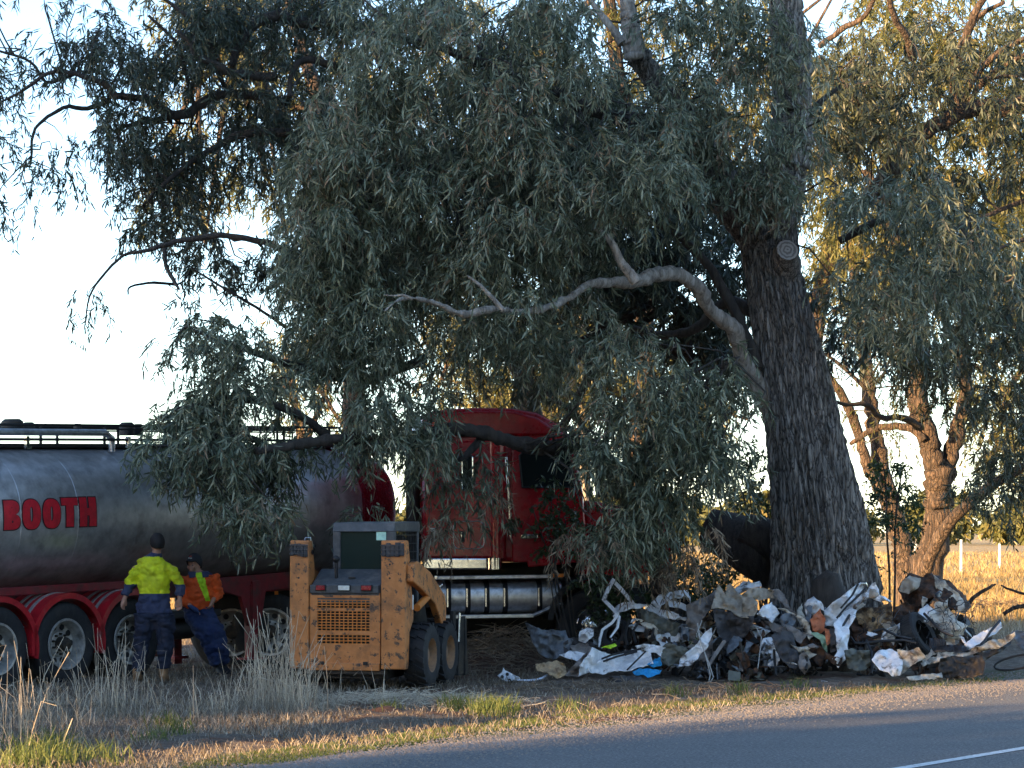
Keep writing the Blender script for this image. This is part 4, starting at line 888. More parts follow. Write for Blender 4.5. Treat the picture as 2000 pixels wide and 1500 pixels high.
# ---- second tree: low limb over the truck, curtain of leaves
low = tree('leaning_gum_tree', 'smaller leaning gum with red brown trunk and low limb drooping over the red truck cab')
YL = 36.4
ridged_limb([(1330, 1215, 24), (1305, 1170, 24), (1285, 1110, 22), (1262, 1050, 20), (1240, 990, 18), (1205, 930, 18), (1170, 885, 18)], (YL + .3, YL - .4), low, 'bark_red', 'trunk', n=32, amp=.02, key='low')
ridged_limb([(1175, 890, 16), (1130, 868, 17), (1070, 874, 16), (1010, 866, 14), (950, 846, 13), (880, 838, 12), (820, 850, 11), (740, 862, 12), (680, 856, 11), (620, 862, 9), (560, 872, 9), (500, 880, 7)], (YL - .4, YL - 3.6), low, 'bark_dark', 'low_limb', n=26, amp=.02, key='low')
limb([(945, 850, 9), (915, 885, 7), (880, 905, 6), (855, 930, 3)], (YL - 1.5, YL - 1.8), low, 'bark_dark', 'limb', key='low')
limb([(1172, 900, 9), (1190, 830, 7), (1180, 780, 6), (1160, 740, 5), (1150, 690, 4)], (YL - .5, YL - .4), low, 'bark_dark', 'limb', key='low')
limb([(1210, 940, 10), (1270, 860, 8), (1330, 800, 7), (1390, 740, 6), (1430, 700, 5)], (YL - .4, YL - 1.4), low, 'bark_dark', 'limb', key='low')
limb([(1130, 935, 3), (1170, 860, 3), (1200, 830, 2.5), (1175, 820, 2)], YL - 1.9, low, 'dead_wood', 'dead_twig', n=6)
fl = Foliage()
fl.region([(1150, 700), (1240, 640), (1330, 660), (1430, 700), (1470, 790), (1450, 900), (1410, 1000), (1330, 1040), (1240, 1050), (1160, 1000), (1130, 880)], (33.8, 35.4), 4.2, spread=.24, tint=(.2, .95), droop=1.15)
fl.region([(1150, 1000), (1230, 960), (1260, 1060), (1230, 1120), (1160, 1080)], (34, 35), 3.2, spread=.2, tint=(.3, .95))
fl.region([(1050, 620), (1180, 600), (1300, 640), (1150, 760), (1050, 740)], (35.5, 37), 1.4, tint=(.1, .8))
fl.region([(825, 860), (940, 880), (930, 1000), (850, 1040), (822, 1010)], (34.3, 35), 2.4, spread=.2, per=8, tint=(.0, .6), droop=1.2)
fl.region([(560, 810), (700, 830), (760, 850), (720, 875), (620, 870), (560, 870)], (33.2, 34), 1.6, spread=.2, tint=(.1, .7))
fl.build('leaf_greygreen', low, NODES['low'])
fd = Foliage()
dd = dict(tint=(.1, 1.0), L=(.09, .16), W=(.011, .02), droop=1.35, nleaf=20, per=7, spread=.13)
for pl, dn in (([(1050, 1000), (1130, 990), (1140, 1060), (1080, 1080)], 3.2), ([(1180, 1060), (1230, 1060), (1220, 1140), (1190, 1130)], 3.), ([(1250, 1080), (1390, 1040), (1390, 1100), (1340, 1130), (1270, 1130)], 3.4), ([(500, 930), (560, 920), (540, 1020), (500, 1020)], 3), ([(700, 790), (780, 790), (760, 860), (720, 860)], 3), ([(840, 985), (880, 980), (880, 1090), (850, 1060)], 4), ([(1300, 1100), (1380, 1100), (1370, 1130), (1310, 1130)], 3), ([(930, 900), (990, 900), (980, 970), (940, 960)], 1.6)):
    fd.region(pl, (33.7, 34.7), dn, **dd)
fd.build('leaf_dead', low, name='dead_leaves')
# ---- left clump that hangs in front of the tank
lefty = tree('drooping_gum_tree', 'dense dark clump of drooping gum leaves hanging in front of the silver tank')
limb([(830, 700, 9), (720, 740, 9), (600, 720, 8), (500, 690, 7), (420, 660, 5), (360, 640, 3)], (36.5, 33.6), lefty, 'bark_dark', 'limb', key='lf')
limb([(640, 850, 10), (560, 800, 8), (480, 780, 7), (400, 790, 5), (340, 800, 4)], (34.2, 33.0), lefty, 'bark_dark', 'limb', key='lf')
limb([(560, 900, 8), (500, 860, 7), (430, 850, 5), (360, 870, 4), (290, 870, 2)], (34.0, 32.6), lefty, 'bark_dark', 'limb', key='lf')
ff = Foliage()
ff.region([(325, 640), (420, 620), (520, 660), (580, 740), (590, 840), (560, 900), (470, 930), (380, 900), (330, 820), (315, 720)], (32.8, 34.6), 4.4, spread=.2, tint=(.1, .8))
ff.region([(280, 860), (400, 840), (560, 850), (560, 960), (530, 1010), (450, 1010), (370, 960), (330, 900)], (32.4, 33.6), 4.4, spread=.2, tint=(.2, .95))
ff.region([(410, 980), (500, 980), (480, 1040), (430, 1040)], (32.6, 33.2), 4, spread=.12, per=7, tint=(.2, .9), droop=1.2)
ff.build('leaf_greygreen', lefty, NODES['lf'])
# ---- far left tree with dark limbs against the sky
ltr = tree('spreading_gum_tree', 'broad gum tree with black crooked limbs against the sky at top left')
YS = 43.0
limb([(720, 2000, 60), (700, 1400, 50), (690, 1000, 42), (650, 700, 36), (600, 450, 30), (540, 250, 26), (480, 100, 22), (440, -20, 20)], (YS + 5, YS + 3), ltr, 'bark_red', 'trunk', n=24, key='ls', sub=6) if False else limb([(712, 1262, 34), (705, 1150, 30), (700, 1000, 24), (690, 700, 20), (680, 450, 18), (650, 280, 16), (600, 130, 14), (560, -20, 12)], (YS, YS), ltr, 'bark_red', 'trunk', n=24, key='ls', sub=6)
LS = [([(740, 80, 13), (700, 50, 13), (655, 42, 12), (600, 46, 12), (545, 32, 11), (505, 42, 11), (475, 78, 9), (450, 130, 8)], 38), ([(720, 175, 9), (690, 140, 8), (640, 124, 8), (592, 118, 7), (572, 140, 6), (565, 190, 5)], 38),
      ([(560, 200, 8), (470, 182, 9), (410, 190, 9), (380, 214, 10), (335, 226, 9), (300, 200, 8), (265, 190, 7), (230, 188, 7), (205, 165, 6), (150, 145, 5), (95, 143, 4), (40, 180, 3), (0, 200, 2)], 38), ([(335, 228, 7), (280, 240, 5), (235, 248, 4), (228, 255, 2)], 38),
      ([(215, 195, 5), (170, 212, 5), (125, 210, 4), (85, 235, 3.5), (65, 260, 3), (60, 320, 2)], 38), ([(145, 145, 4), (90, 160, 3.5), (60, 120, 3), (0, 100, 2.5)], 38), ([(540, 150, 9), (490, 148, 9), (450, 140, 8), (420, 125, 7), (385, 112, 6), (372, 85, 5), (345, 60, 4)], 37.5),
      ([(680, 520, 8), (590, 500, 7), (500, 470, 6), (430, 460, 6), (350, 470, 5), (320, 480, 5), (280, 490, 4), (240, 500, 3), (200, 540, 2.5), (175, 580, 2), (165, 640, 1.2)], 37), ([(320, 482, 5), (325, 520, 4), (342, 552, 4), (350, 565, 2)], 37), ([(345, 556, 3), (300, 552, 3), (255, 560, 2), (250, 575, 1.5)], 37),
      ([(560, 640, 4), (500, 600, 3), (450, 570, 2.5), (400, 540, 2), (370, 520, 1)], 37), ([(440, 175, 4), (400, 60, 4), (350, 20, 4), (300, -20, 3)], 38), ([(380, 215, 5), (360, 130, 4), (340, 80, 3), (290, 30, 3)], 38), ([(570, 260, 9), (480, 260, 8), (400, 300, 6), (330, 350, 5), (280, 400, 3)], 38)]
for pth, Y in LS: limb(pth, (Y, Y - .6), ltr, 'bark_dark', 'limb', key='ls', n=10, wob=.08)
fs_ = Foliage()
fs_.region([(240, -30), (700, -30), (640, 160), (600, 300), (560, 420), (440, 460), (300, 470), (240, 330), (200, 180), (220, 60)], (37, 40), 3.2, tint=(.1, .75), spread=.26)
fs_.region([(-60, -30), (260, -30), (220, 120), (120, 160), (-60, 180)], (37, 39), 2.0, tint=(.1, .6), spread=.24, per=8, nleaf=18)
fs_.region([(-60, 170), (60, 190), (50, 300), (10, 400), (-60, 420)], (37, 38), 1.5, tint=(.1, .6), spread=.2, per=7, nleaf=16)
fs_.region([(60, 200), (230, 260), (260, 330), (180, 370), (60, 350), (30, 300)], (36.8, 38), 1.6, tint=(.1, .6), spread=.2, per=7, nleaf=16)
fs_.region([(180, 230), (330, 250), (300, 400), (240, 380)], (37, 38), 1.3, tint=(.1, .6), spread=.2, per=7, nleaf=16)
fs_.region([(150, 560), (215, 560), (225, 650), (165, 660)], (36.8, 37), 3.0, tint=(.2, .8), spread=.1, per=4, nleaf=14, droop=1.3, length=(.4, .7))
fs_.region([(40, 360), (70, 360), (65, 440), (45, 440)], (36.8, 37), 3.0, tint=(.2, .8), spread=.05, per=3, nleaf=14, droop=1.3)
fs_.region([(240, 500), (330, 500), (400, 560), (470, 600), (430, 640), (320, 620), (270, 560)], (36.8, 38), 1.0, tint=(.2, .7), spread=.2, per=4, nleaf=14)
fs_.region([(380, 460), (560, 440), (580, 560), (480, 540), (400, 520)], (37, 39), 3.0, tint=(.1, .7), spread=.22)
fs_.region([(520, 640), (620, 640), (640, 740), (560, 740)], (38, 40), 2.0, tint=(.1, .7), spread=.22)
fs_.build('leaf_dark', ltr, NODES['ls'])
# ---- inner dark mass behind the main crown
inn = tree('shaded_gum_tree', 'dark shaded gum tree filling the gap behind the grey dead branch')
limb([(1075, 1250, 26), (1080, 1100, 24), (1070, 960, 22), (1040, 800, 20), (990, 640, 18), (960, 480, 14), (900, 300, 10)], (44, 43), inn, 'bark_dark', 'trunk', n=20, key='inn')
for pth in ([(1040, 790, 12), (1100, 700, 10), (1180, 640, 9), (1260, 600, 8), (1320, 560, 5)], [(1200, 640, 9), (1250, 590, 8), (1210, 560, 6), (1180, 500, 4)], [(1010, 690, 12), (930, 620, 9), (840, 560, 8), (760, 540, 6)], [(1100, 830, 8), (1180, 700, 9), (1300, 680, 8), (1400, 720, 6)], [(1060, 760, 6), (1110, 800, 5), (1150, 850, 4)],
            [(1200, 600, 10), (1250, 650, 11), (1330, 700, 10), (1400, 690, 8)], [(1080, 650, 8), (1150, 700, 10), (1220, 660, 9), (1300, 600, 8), (1340, 640, 6), (1350, 720, 5)]): limb(pth, (42, 41), inn, 'bark_dark', 'limb', key='inn', wob=.08)
fi = Foliage()
fi.region([(620, 200), (1300, 200), (1480, 420), (1480, 560), (1250, 520), (1000, 640), (800, 700), (620, 640)], (40, 44), 2.0, spread=.36, L=(.14, .22), W=(.02, .034), tint=(0, .7))
fi.region([(1150, 400), (1470, 400), (1480, 740), (1360, 720), (1240, 620), (1160, 560)], (40, 43), 2.4, spread=.32, L=(.14, .22), W=(.02, .034), tint=(0, .7))
fi.region([(820, 640), (1100, 660), (1080, 760), (900, 760)], (40, 43), .9, spread=.3, tint=(0, .7), L=(.14, .22), W=(.02, .034))
fi.region([(1600, 580), (1760, 600), (1740, 700), (1640, 700)], (40, 43), 1.5, spread=.3, tint=(0, .7), L=(.14, .22), W=(.02, .034))
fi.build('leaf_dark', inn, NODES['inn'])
# ---- fallen log leaning on the big trunk
q = MB(); q.tube([P(1525, 1100, 38.2), P(1470, 1070, 38.3), P(1420, 1045, 38.5), P(1382, 1030, 38.6)], [.42, .4, .34, .28], 24); q.tube([P(1530, 1075, 37.9), P(1490, 1045, 38), P(1450, 1028, 38)], [.28, .26, .2], 20)
lg = q.build('fallen_log', 'bark_dark', None, smooth=True); tag(lg, 'thick dark broken log propped against the left of the big trunk', 'log')
# ---- right hand middle tree, dark limbs over golden leaves
mid = tree('twin_trunk_gum_tree', 'sunlit forked gum tree with low limb reaching right beyond the wreck')
YM = 58.
limb([(1795, 1218, 46), (1805, 1140, 36), (1822, 1060, 28), (1832, 990, 26), (1835, 930, 26), (1822, 880, 20), (1800, 820, 21), (1790, 770, 20), (1800, 690, 17), (1790, 600, 15), (1760, 500, 13), (1720, 400, 11), (1690, 330, 9)], (YM, YM - .5), mid, 'bark_red', 'trunk', n=28, key='mid', sub=6)
limb([(1838, 950, 22), (1855, 890, 18), (1872, 830, 15), (1885, 760, 13), (1880, 660, 12), (1900, 560, 10), (1930, 450, 8)], (YM, YM - .5), mid, 'bark_red', 'limb', n=20, key='mid')
limb([(1800, 1130, 12), (1815, 1095, 12), (1845, 1035, 13), (1885, 990, 12), (1935, 950, 11), (1985, 920, 9), (2060, 880, 7)], (YM - 1, YM - 4), mid, 'bark_red', 'limb', n=16, key='mid')
limb([(1805, 860, 8), (1780, 838, 8), (1740, 832, 7), (1700, 842, 6), (1660, 868, 4)], (YM - .5, YM), mid, 'bark_red', 'limb', key='mid')
limb([(1800, 835, 8), (1760, 815, 7), (1720, 815, 6), (1690, 790, 5), (1650, 790, 4), (1620, 780, 3)], (YM - 1, YM - 3), mid, 'bark_dark', 'limb', key='mid')
limb([(1690, 760, 4), (1650, 720, 4), (1610, 690, 3)], (YM - 4, YM - 4), mid, 'bark_dark', 'limb', key='mid')
fm = Foliage(); bigL = dict(L=(.13, .23), W=(.02, .034), length=(.5, 1.1), spread=.42, twig=.008)
fm.region([(1690, 560), (1880, 560), (1920, 680), (1880, 780), (1800, 790), (1720, 720)], (52, 56), 1.9, tint=(0, .6), **bigL)
fm.region([(1890, 520), (2040, 480), (2040, 900), (1960, 930), (1900, 800)], (50, 55), 1.5, tint=(.2, .9), **bigL)
fm.region([(1880, 900), (2020, 880), (2020, 1010), (1960, 1060), (1890, 1000)], (52, 54), 1.2, tint=(.1, .8), **dict(bigL, spread=.3))
fm.region([(1620, 640), (1720, 660), (1760, 800), (1660, 800)], (52, 55), .5, tint=(0, .6), **dict(bigL, spread=.3, per=6, nleaf=12))
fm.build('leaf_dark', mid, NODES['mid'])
mid2 = tree('slender_gum_tree', 'slim sunlit gum with two leaning stems just right of the huge trunk')
limb([(1782, 1212, 26), (1770, 1130, 22), (1760, 1060, 20), (1745, 1000, 18), (1725, 930, 17), (1712, 860, 15), (1700, 790, 14), (1690, 700, 13), (1680, 600, 11), (1660, 480, 9)], (61, 61), mid2, 'bark_red', 'trunk', n=20, key='m2', sub=6)
limb([(1750, 1020, 13), (1720, 960, 12), (1695, 910, 11), (1680, 860, 10), (1665, 815, 10), (1645, 775, 9), (1600, 700, 7), (1590, 600, 6)], (61, 60), mid2, 'bark_red', 'trunk', n=18, key='m2', sub=6)
f2 = Foliage()
f2.region([(1570, -30), (2040, -30), (2040, 520), (1880, 560), (1700, 560), (1590, 480)], (54, 62), 1.7, tint=(.1, 1), **bigL)
f2.region([(1600, 560), (1760, 560), (1800, 760), (1780, 900), (1700, 880), (1640, 760)], (56, 62), 1.1, tint=(0, .7), **dict(bigL, per=8, nleaf=9, L=(.1, .18), W=(.014, .022), twig=.012))
f2.region([(1840, 560), (2040, 560), (2040, 1000), (1900, 960), (1860, 800)], (57, 62), .8, tint=(.2, 1), **dict(bigL, per=9, nleaf=12))
f2.build('leaf_olive', mid2, NODES['m2'])
# big dark limbs at upper right
rl = tree('overhanging_gum_tree', 'gum tree at the right edge with heavy dark limbs crossing golden leaves')
YR = 50.
limb([(2230, 1262, 50), (2200, 900, 44), (2160, 600, 36), (2110, 400, 30), (2060, 250, 24), (2040, 120, 18)], (YR, YR), rl, 'bark_red', 'trunk', n=20, key='rl')
for pth in ([(2080, 180, 22), (2000, 205, 18), (1950, 212, 17), (1905, 212, 17), (1862, 226, 16), (1820, 250, 15), (1780, 275, 15), (1755, 305, 15), (1735, 335, 16), (1708, 370, 15), (1690, 400, 10)],
            [(1870, 215, 8), (1862, 160, 9), (1880, 90, 9), (1900, 40, 8), (1925, -10, 7)], [(1875, 205, 7), (1905, 150, 7), (1940, 110, 6), (2010, 70, 5)], [(1890, 205, 6), (1920, 160, 6), (1975, 120, 5), (2040, 90, 4)],
            [(1890, 55, 6), (1920, 25, 5), (1960, 5, 4)], [(1782, 115, 9), (1775, 80, 8), (1750, 40, 7), (1735, -10, 6)], [(1640, 175, 4), (1620, 130, 4), (1600, 110, 3)], [(1600, 90, 6), (1640, 60, 6), (1690, 30, 5), (1710, -10, 4)],
            [(1720, 240, 5), (1710, 250, 5), (1690, 220, 4), (1660, 180, 4), (1640, 150, 4)], [(2030, 140, 5), (1960, 150, 4), (1900, 155, 3)], [(2040, 380, 6), (1980, 400, 5), (1930, 420, 4), (1900, 430, 3)], [(2040, 460, 5), (1990, 470, 4), (1940, 490, 3)]):
    limb(pth, (YR, YR - 1), rl, 'bark_red', 'limb', n=12, key='rl', wob=.07)
fr_ = Foliage()
fr_.region([(1640, 60), (2040, -20), (2040, 360), (1900, 380), (1640, 360)], (47, 52), 1.0, tint=(.0, .8), **dict(bigL, L=(.14, .22), W=(.02, .032)))
fr_.region([(1560, 150), (1760, 150), (1780, 380), (1600, 380)], (47, 50), 1.6, tint=(.0, .8), **dict(bigL, L=(.14, .22), W=(.02, .032)))
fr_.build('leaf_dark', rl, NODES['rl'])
# ---- sunlit trees of the field side, behind everything
BG = [('pale_gum_tree', 'sunlit pale barked gum glimpsed between the truck cab roof and the grey branch', [(1150, 1168, 14), (1142, 1000, 13), (1140, 850, 12), (1136, 740, 12), (1130, 640, 10), (1120, 520, 8)], 72, [(860, 650), (1420, 640), (1460, 820), (1300, 860), (1180, 800), (880, 790)], 2.2),
      ('orange_gum_tree', 'sunlit orange gum trunk behind the roof of the red truck', [(1068, 1168, 22), (1072, 1000, 20), (1075, 850, 19), (1080, 740, 18), (1090, 600, 14), (1080, 450, 10)], 74, [(840, 500), (1300, 480), (1300, 640), (1120, 720), (860, 740)], 1.1),
      ('golden_gum_tree', 'golden lit gum seen through the leaves at the far right edge', [(2080, 1164, 26), (2060, 1000, 22), (2040, 850, 18), (2010, 700, 14), (1990, 560, 10)], 75, [(1860, 380), (2060, 360), (2060, 980), (1940, 900), (1880, 700)], 1.1),
      ('russet_gum_tree', 'tall gum with russet lit bark showing through dark leaves at top left', [(720, 1160, 20), (700, 900, 18), (670, 600, 16), (620, 400, 15), (540, 220, 14), (460, 80, 15), (420, -40, 12)], 64, [(300, -30), (720, -30), (700, 240), (560, 460), (400, 480), (290, 400)], .9),
      ('yellow_gum_tree', 'small yellow lit gum behind the gap above the tank and left of the truck', [(600, 1160, 13), (596, 1000, 11), (590, 880, 10), (575, 780, 8), (560, 700, 6)], 78, [(520, 640), (660, 640), (720, 760), (700, 880), (600, 860), (560, 760)], .9),
      ('broad_gum_tree', 'broad sunlit gum filling the top centre gap behind the dead white branch', [(1240, 1166, 26), (1250, 900, 24), (1260, 600, 20), (1240, 300, 17), (1200, 100, 14), (1190, -40, 12)], 70, [(720, -30), (1640, -30), (1640, 360), (1330, 420), (900, 300), (700, 120)], 1.2),
      ('dusty_gum_tree', 'gum crown with gold tips behind the huge trunk above the forked tree', [(1560, 1162, 22), (1570, 900, 20), (1600, 620, 17), (1640, 380, 14)], 73, [(1560, 300), (2040, 300), (2040, 560), (1900, 620), (1700, 640), (1580, 600)], 1.2)]
for nm, lb, pth, Y, pl, dn in BG:
    e = tree(nm, lb, 'sunlit trees along the field'); k_ = 'bg' + nm
    limb(pth, Y, e, 'bark_pale' if 'pale' in nm or 'orange' in nm else 'bark_red', 'trunk', n=18, key=k_, sub=5)
    for j in range(7):
        a_ = random.choice(pth[2:]); pp = pl[random.randrange(len(pl))]; limb([(a_[0], a_[1], 7), ((a_[0] + pp[0]) / 2 + random.uniform(-30, 30), (a_[1] + pp[1]) / 2 - 20, 5), (pp[0], pp[1], 2)], (Y, Y - 1), e, 'bark_red', 'limb', key=k_, wob=.1)
    f_ = Foliage(); f_.region(pl, (Y - 3, Y + 3), dn * .75, L=(.15, .27), W=(.024, .04), length=(.6, 1.3), spread=.6, twig=.01, tint=(.1, 1), per=12, nleaf=16); f_.build('leaf_olive', e, NODES[k_])
# ---- sapling and undergrowth
sap = tree('sapling', 'thin dark leaved sapling standing right of the huge trunk', cat='sapling')
for k_, dx_ in enumerate((-5, 3)): limb([(1742 + dx_, 1225, 2.6), (1744 + dx_ * 1.4, 1120, 2.2), (1742 + dx_ * 2, 1040, 2), (1746 + dx_ * 3, 960, 2), (1750 + dx_ * 5, 910, 1)], 42, sap, 'bark_red', 'stem', n=8, key='sap', wob=.02)
f_ = Foliage(); f_.region([(1700, 930), (1745, 890), (1800, 940), (1800, 1010), (1760, 1040), (1705, 1020)], (41.6, 42.4), 5.5, spread=.14, per=7, nleaf=16, L=(.06, .11), W=(.022, .034), droop=.5, jit=.8, length=(.2, .45), tint=(0, .8))
f_.region([(1725, 1040), (1760, 1040), (1755, 1180), (1730, 1180)], (41.8, 42.2), 2.4, spread=.1, per=4, nleaf=8, L=(.05, .09), W=(.02, .03), droop=.4, jit=.8, length=(.1, .25), tint=(.2, 1))
f_.build('leaf_shrub', sap, NODES['sap'])
def shrub(name, label, poly, Y, dens, base, kw={}, mt='leaf_shrub', tint=(0, .7)):
    e = tree(name, label, cat='shrub'); ps = np.array(poly, float); c_ = ps.mean(0); k_ = name + str(len(NODES))
    for j in range(6): limb([(base[0] + random.uniform(-10, 10), base[1], 2), ((base[0] + c_[0]) / 2 + random.uniform(-20, 20), (base[1] + c_[1]) / 2, 1.6), (c_[0] + random.uniform(-40, 40), c_[1] + random.uniform(-30, 10), 1.4)], (Y[0] + Y[1]) / 2, e, 'bark_dark', 'stem', n=6, key=k_, wob=.1)
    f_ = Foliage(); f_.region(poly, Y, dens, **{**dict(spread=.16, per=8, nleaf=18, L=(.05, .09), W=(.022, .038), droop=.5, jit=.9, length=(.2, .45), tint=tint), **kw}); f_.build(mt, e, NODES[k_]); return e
shrub('shrub', 'green leafy bush climbing in front of the red truck door', [(1030, 940), (1100, 930), (1130, 1000), (1110, 1080), (1050, 1070), (1020, 1000)], (36.7, 37.2), 4.2, (1120, 1300))
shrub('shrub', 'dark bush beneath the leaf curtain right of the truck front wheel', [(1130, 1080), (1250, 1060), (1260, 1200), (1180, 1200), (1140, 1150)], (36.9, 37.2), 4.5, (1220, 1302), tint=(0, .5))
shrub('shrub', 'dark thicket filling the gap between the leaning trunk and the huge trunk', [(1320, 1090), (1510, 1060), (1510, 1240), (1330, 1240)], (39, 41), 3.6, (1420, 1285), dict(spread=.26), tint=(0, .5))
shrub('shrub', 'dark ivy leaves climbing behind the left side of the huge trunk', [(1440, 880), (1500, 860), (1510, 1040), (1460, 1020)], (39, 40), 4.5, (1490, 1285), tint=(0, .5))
# ---- roadside trees out of the picture on the sun's side, whose shade covers the near scene
def shade_tree_mesh():
    e = empty('roadside_gum_tree'); q = MB(); q.tube([(0, 0, -.2), (.1, 0, 1), (.2, .1, 3), (0, .2, 6), (.3, 0, 10), (0, 0, 15)], [.6, .45, .38, .3, .2, .08], 14)
    tips = []
    for j in range(16):
        h = random.uniform(1.8, 13); a = random.uniform(0, 6.28); l_ = random.uniform(2.2, 4.6); q.tube([(.1, .1, h), (math.cos(a) * l_ * .5, math.sin(a) * l_ * .5, h + l_ * .3), (math.cos(a) * l_, math.sin(a) * l_, h + l_ * .35)], [.14, .09, .03], 7, cap=False)
    q.build('trunk', 'bark_red', e, smooth=True, fix=False)
    f_ = Foliage(); n = 270; u = rng.normal(size=(n, 3)); u = u / np.linalg.norm(u, axis=1)[:, None] * (rng.uniform(.25, 1, n) ** .4)[:, None]
    C = np.stack([u[:, 0] * 4.6, u[:, 1] * 4.6, 9.3 + u[:, 2] * 8.3], -1)
    f_.sprays(C, .75, 10, 26, L=(.22, .36), W=(.045, .07), length=(.8, 1.5), twig=.012, tint=(.1, 1)); f_.build('leaf_greygreen', e); return e
NL = np.array((-math.sin(R(SUN_AZ)), math.cos(R(SUN_AZ)))); LD = np.array((math.cos(R(SUN_AZ)), math.sin(R(SUN_AZ))))
proto = None
for k_, (c_, back, sc_) in enumerate([(13.9, 26, .85), (13.6, 38, .88), (26.2, 24, 1.0), (25.8, 35, 1.0), (31.0, 30, 1.0), (30.6, 44, 1.1), (5, 30, 1.1), (26.4, 50, 1.1), (28.6, 40, 1.05), (24.9, 60, .8)]):
    x, y = NL * c_ - LD * back
    if proto is None: proto = shade_tree_mesh(); o = proto
    else: o = copy_tree(proto)
    o.location = (x, y, 0); o.rotation_euler = (0, 0, k_ * 1.3); o.scale = (sc_, sc_, sc_ * 1.25)
    tag(o, 'tall roadside gum outside the picture shading the verge', 'tree', 'roadside gums that shade the verge')
for k_, (x, y, sc_) in enumerate([(-26, -16, .9), (-15, -22, 1.0), (-5, -15, .8), (6, -20, 1.0), (15, -14, .85), (24, -9, 1.0), (33, -2, .9), (40, 8, 1.0), (46, 20, .9), (1, -30, 1.2), (22, -28, 1.2), (-20, -34, 1.2), (50, 34, 1.0)]):
    o = copy_tree(proto); o.location = (x, y, 0); o.rotation_euler = (0, 0, k_ * 2.1); o.scale = (sc_, sc_, sc_); tag(o, 'tall gum across the road behind the viewer', 'tree', 'gums across the road')
for k_, (x, y, s_) in enumerate([(-6.6, 21.2, .17), (-7.6, 19.6, .16), (-9.5, 22.5, .18), (-8.2, 24.0, .19), (-10.5, 19.0, .17)]):  # unseen bushes added to keep the sun off the left verge
    o = copy_tree(proto); o.location = (x, y, 0); o.rotation_euler = (0, 0, k_ * 2.3 + 1); o.scale = (s_, s_, s_ * .62); tag(o, 'low bush added outside the left of the picture to shade the verge', 'bush', 'added bushes that shade the verge')
# ---- distant tree line and fence posts
for k_ in range(34):
    x = -70 + k_ * 6.2 + random.uniform(-2, 2); Y = random.uniform(330, 420)
    if k_ == 0:
        e0 = empty('distant_tree'); f_ = Foliage(); C = rng.normal(0, 1, (60, 3)); C = C / np.linalg.norm(C, axis=1)[:, None] * np.array([4.5, 3, 3]) + np.array([0, 0, 5]); f_.sprays(C, 1.2, 5, 9, L=(.9, 1.5), W=(.3, .5), length=(1, 2), twig=.05, tint=(.2, 1)); f_.build('leaf_olive', e0)
        MB().tube([(0, 0, 0), (0, 0, 5)], [.4, .2], 6).build('trunk', 'bark_dark', e0); o = e0
    else: o = copy_tree(e0)
    s_ = random.uniform(.6, 1.1); o.location = (x, Y, 0); o.scale = (s_ * 1.2, s_, s_ * random.uniform(.7, 1.1)); o.rotation_euler = (0, 0, random.uniform(0, 6))
    tag(o, 'small hazy tree in the line along the far edge of the stubble field', 'tree', 'far tree line across the field')
for k_, (px_, py0, py1) in enumerate(((1877, 1054, 1120), (1788, 1062, 1104), (1952, 1062, 1108))):
    b_ = G(px_, py1); t_ = P(px_, py0, b_.y); q = MB(); r_ = 2.6 * b_.y / F_PX; q.tube([(b_.x, b_.y, -.2), (b_.x + .02, b_.y, t_.z)], [r_, r_ * .9], 8); o = q.build('fence_post', 'post_paint'); tag(o, ['tall white fence post in the golden grass left of centre of the right field', 'short pale fence post half hidden behind the forked tree', 'short pale fence post near the right edge of the field'][k_], 'fence post')
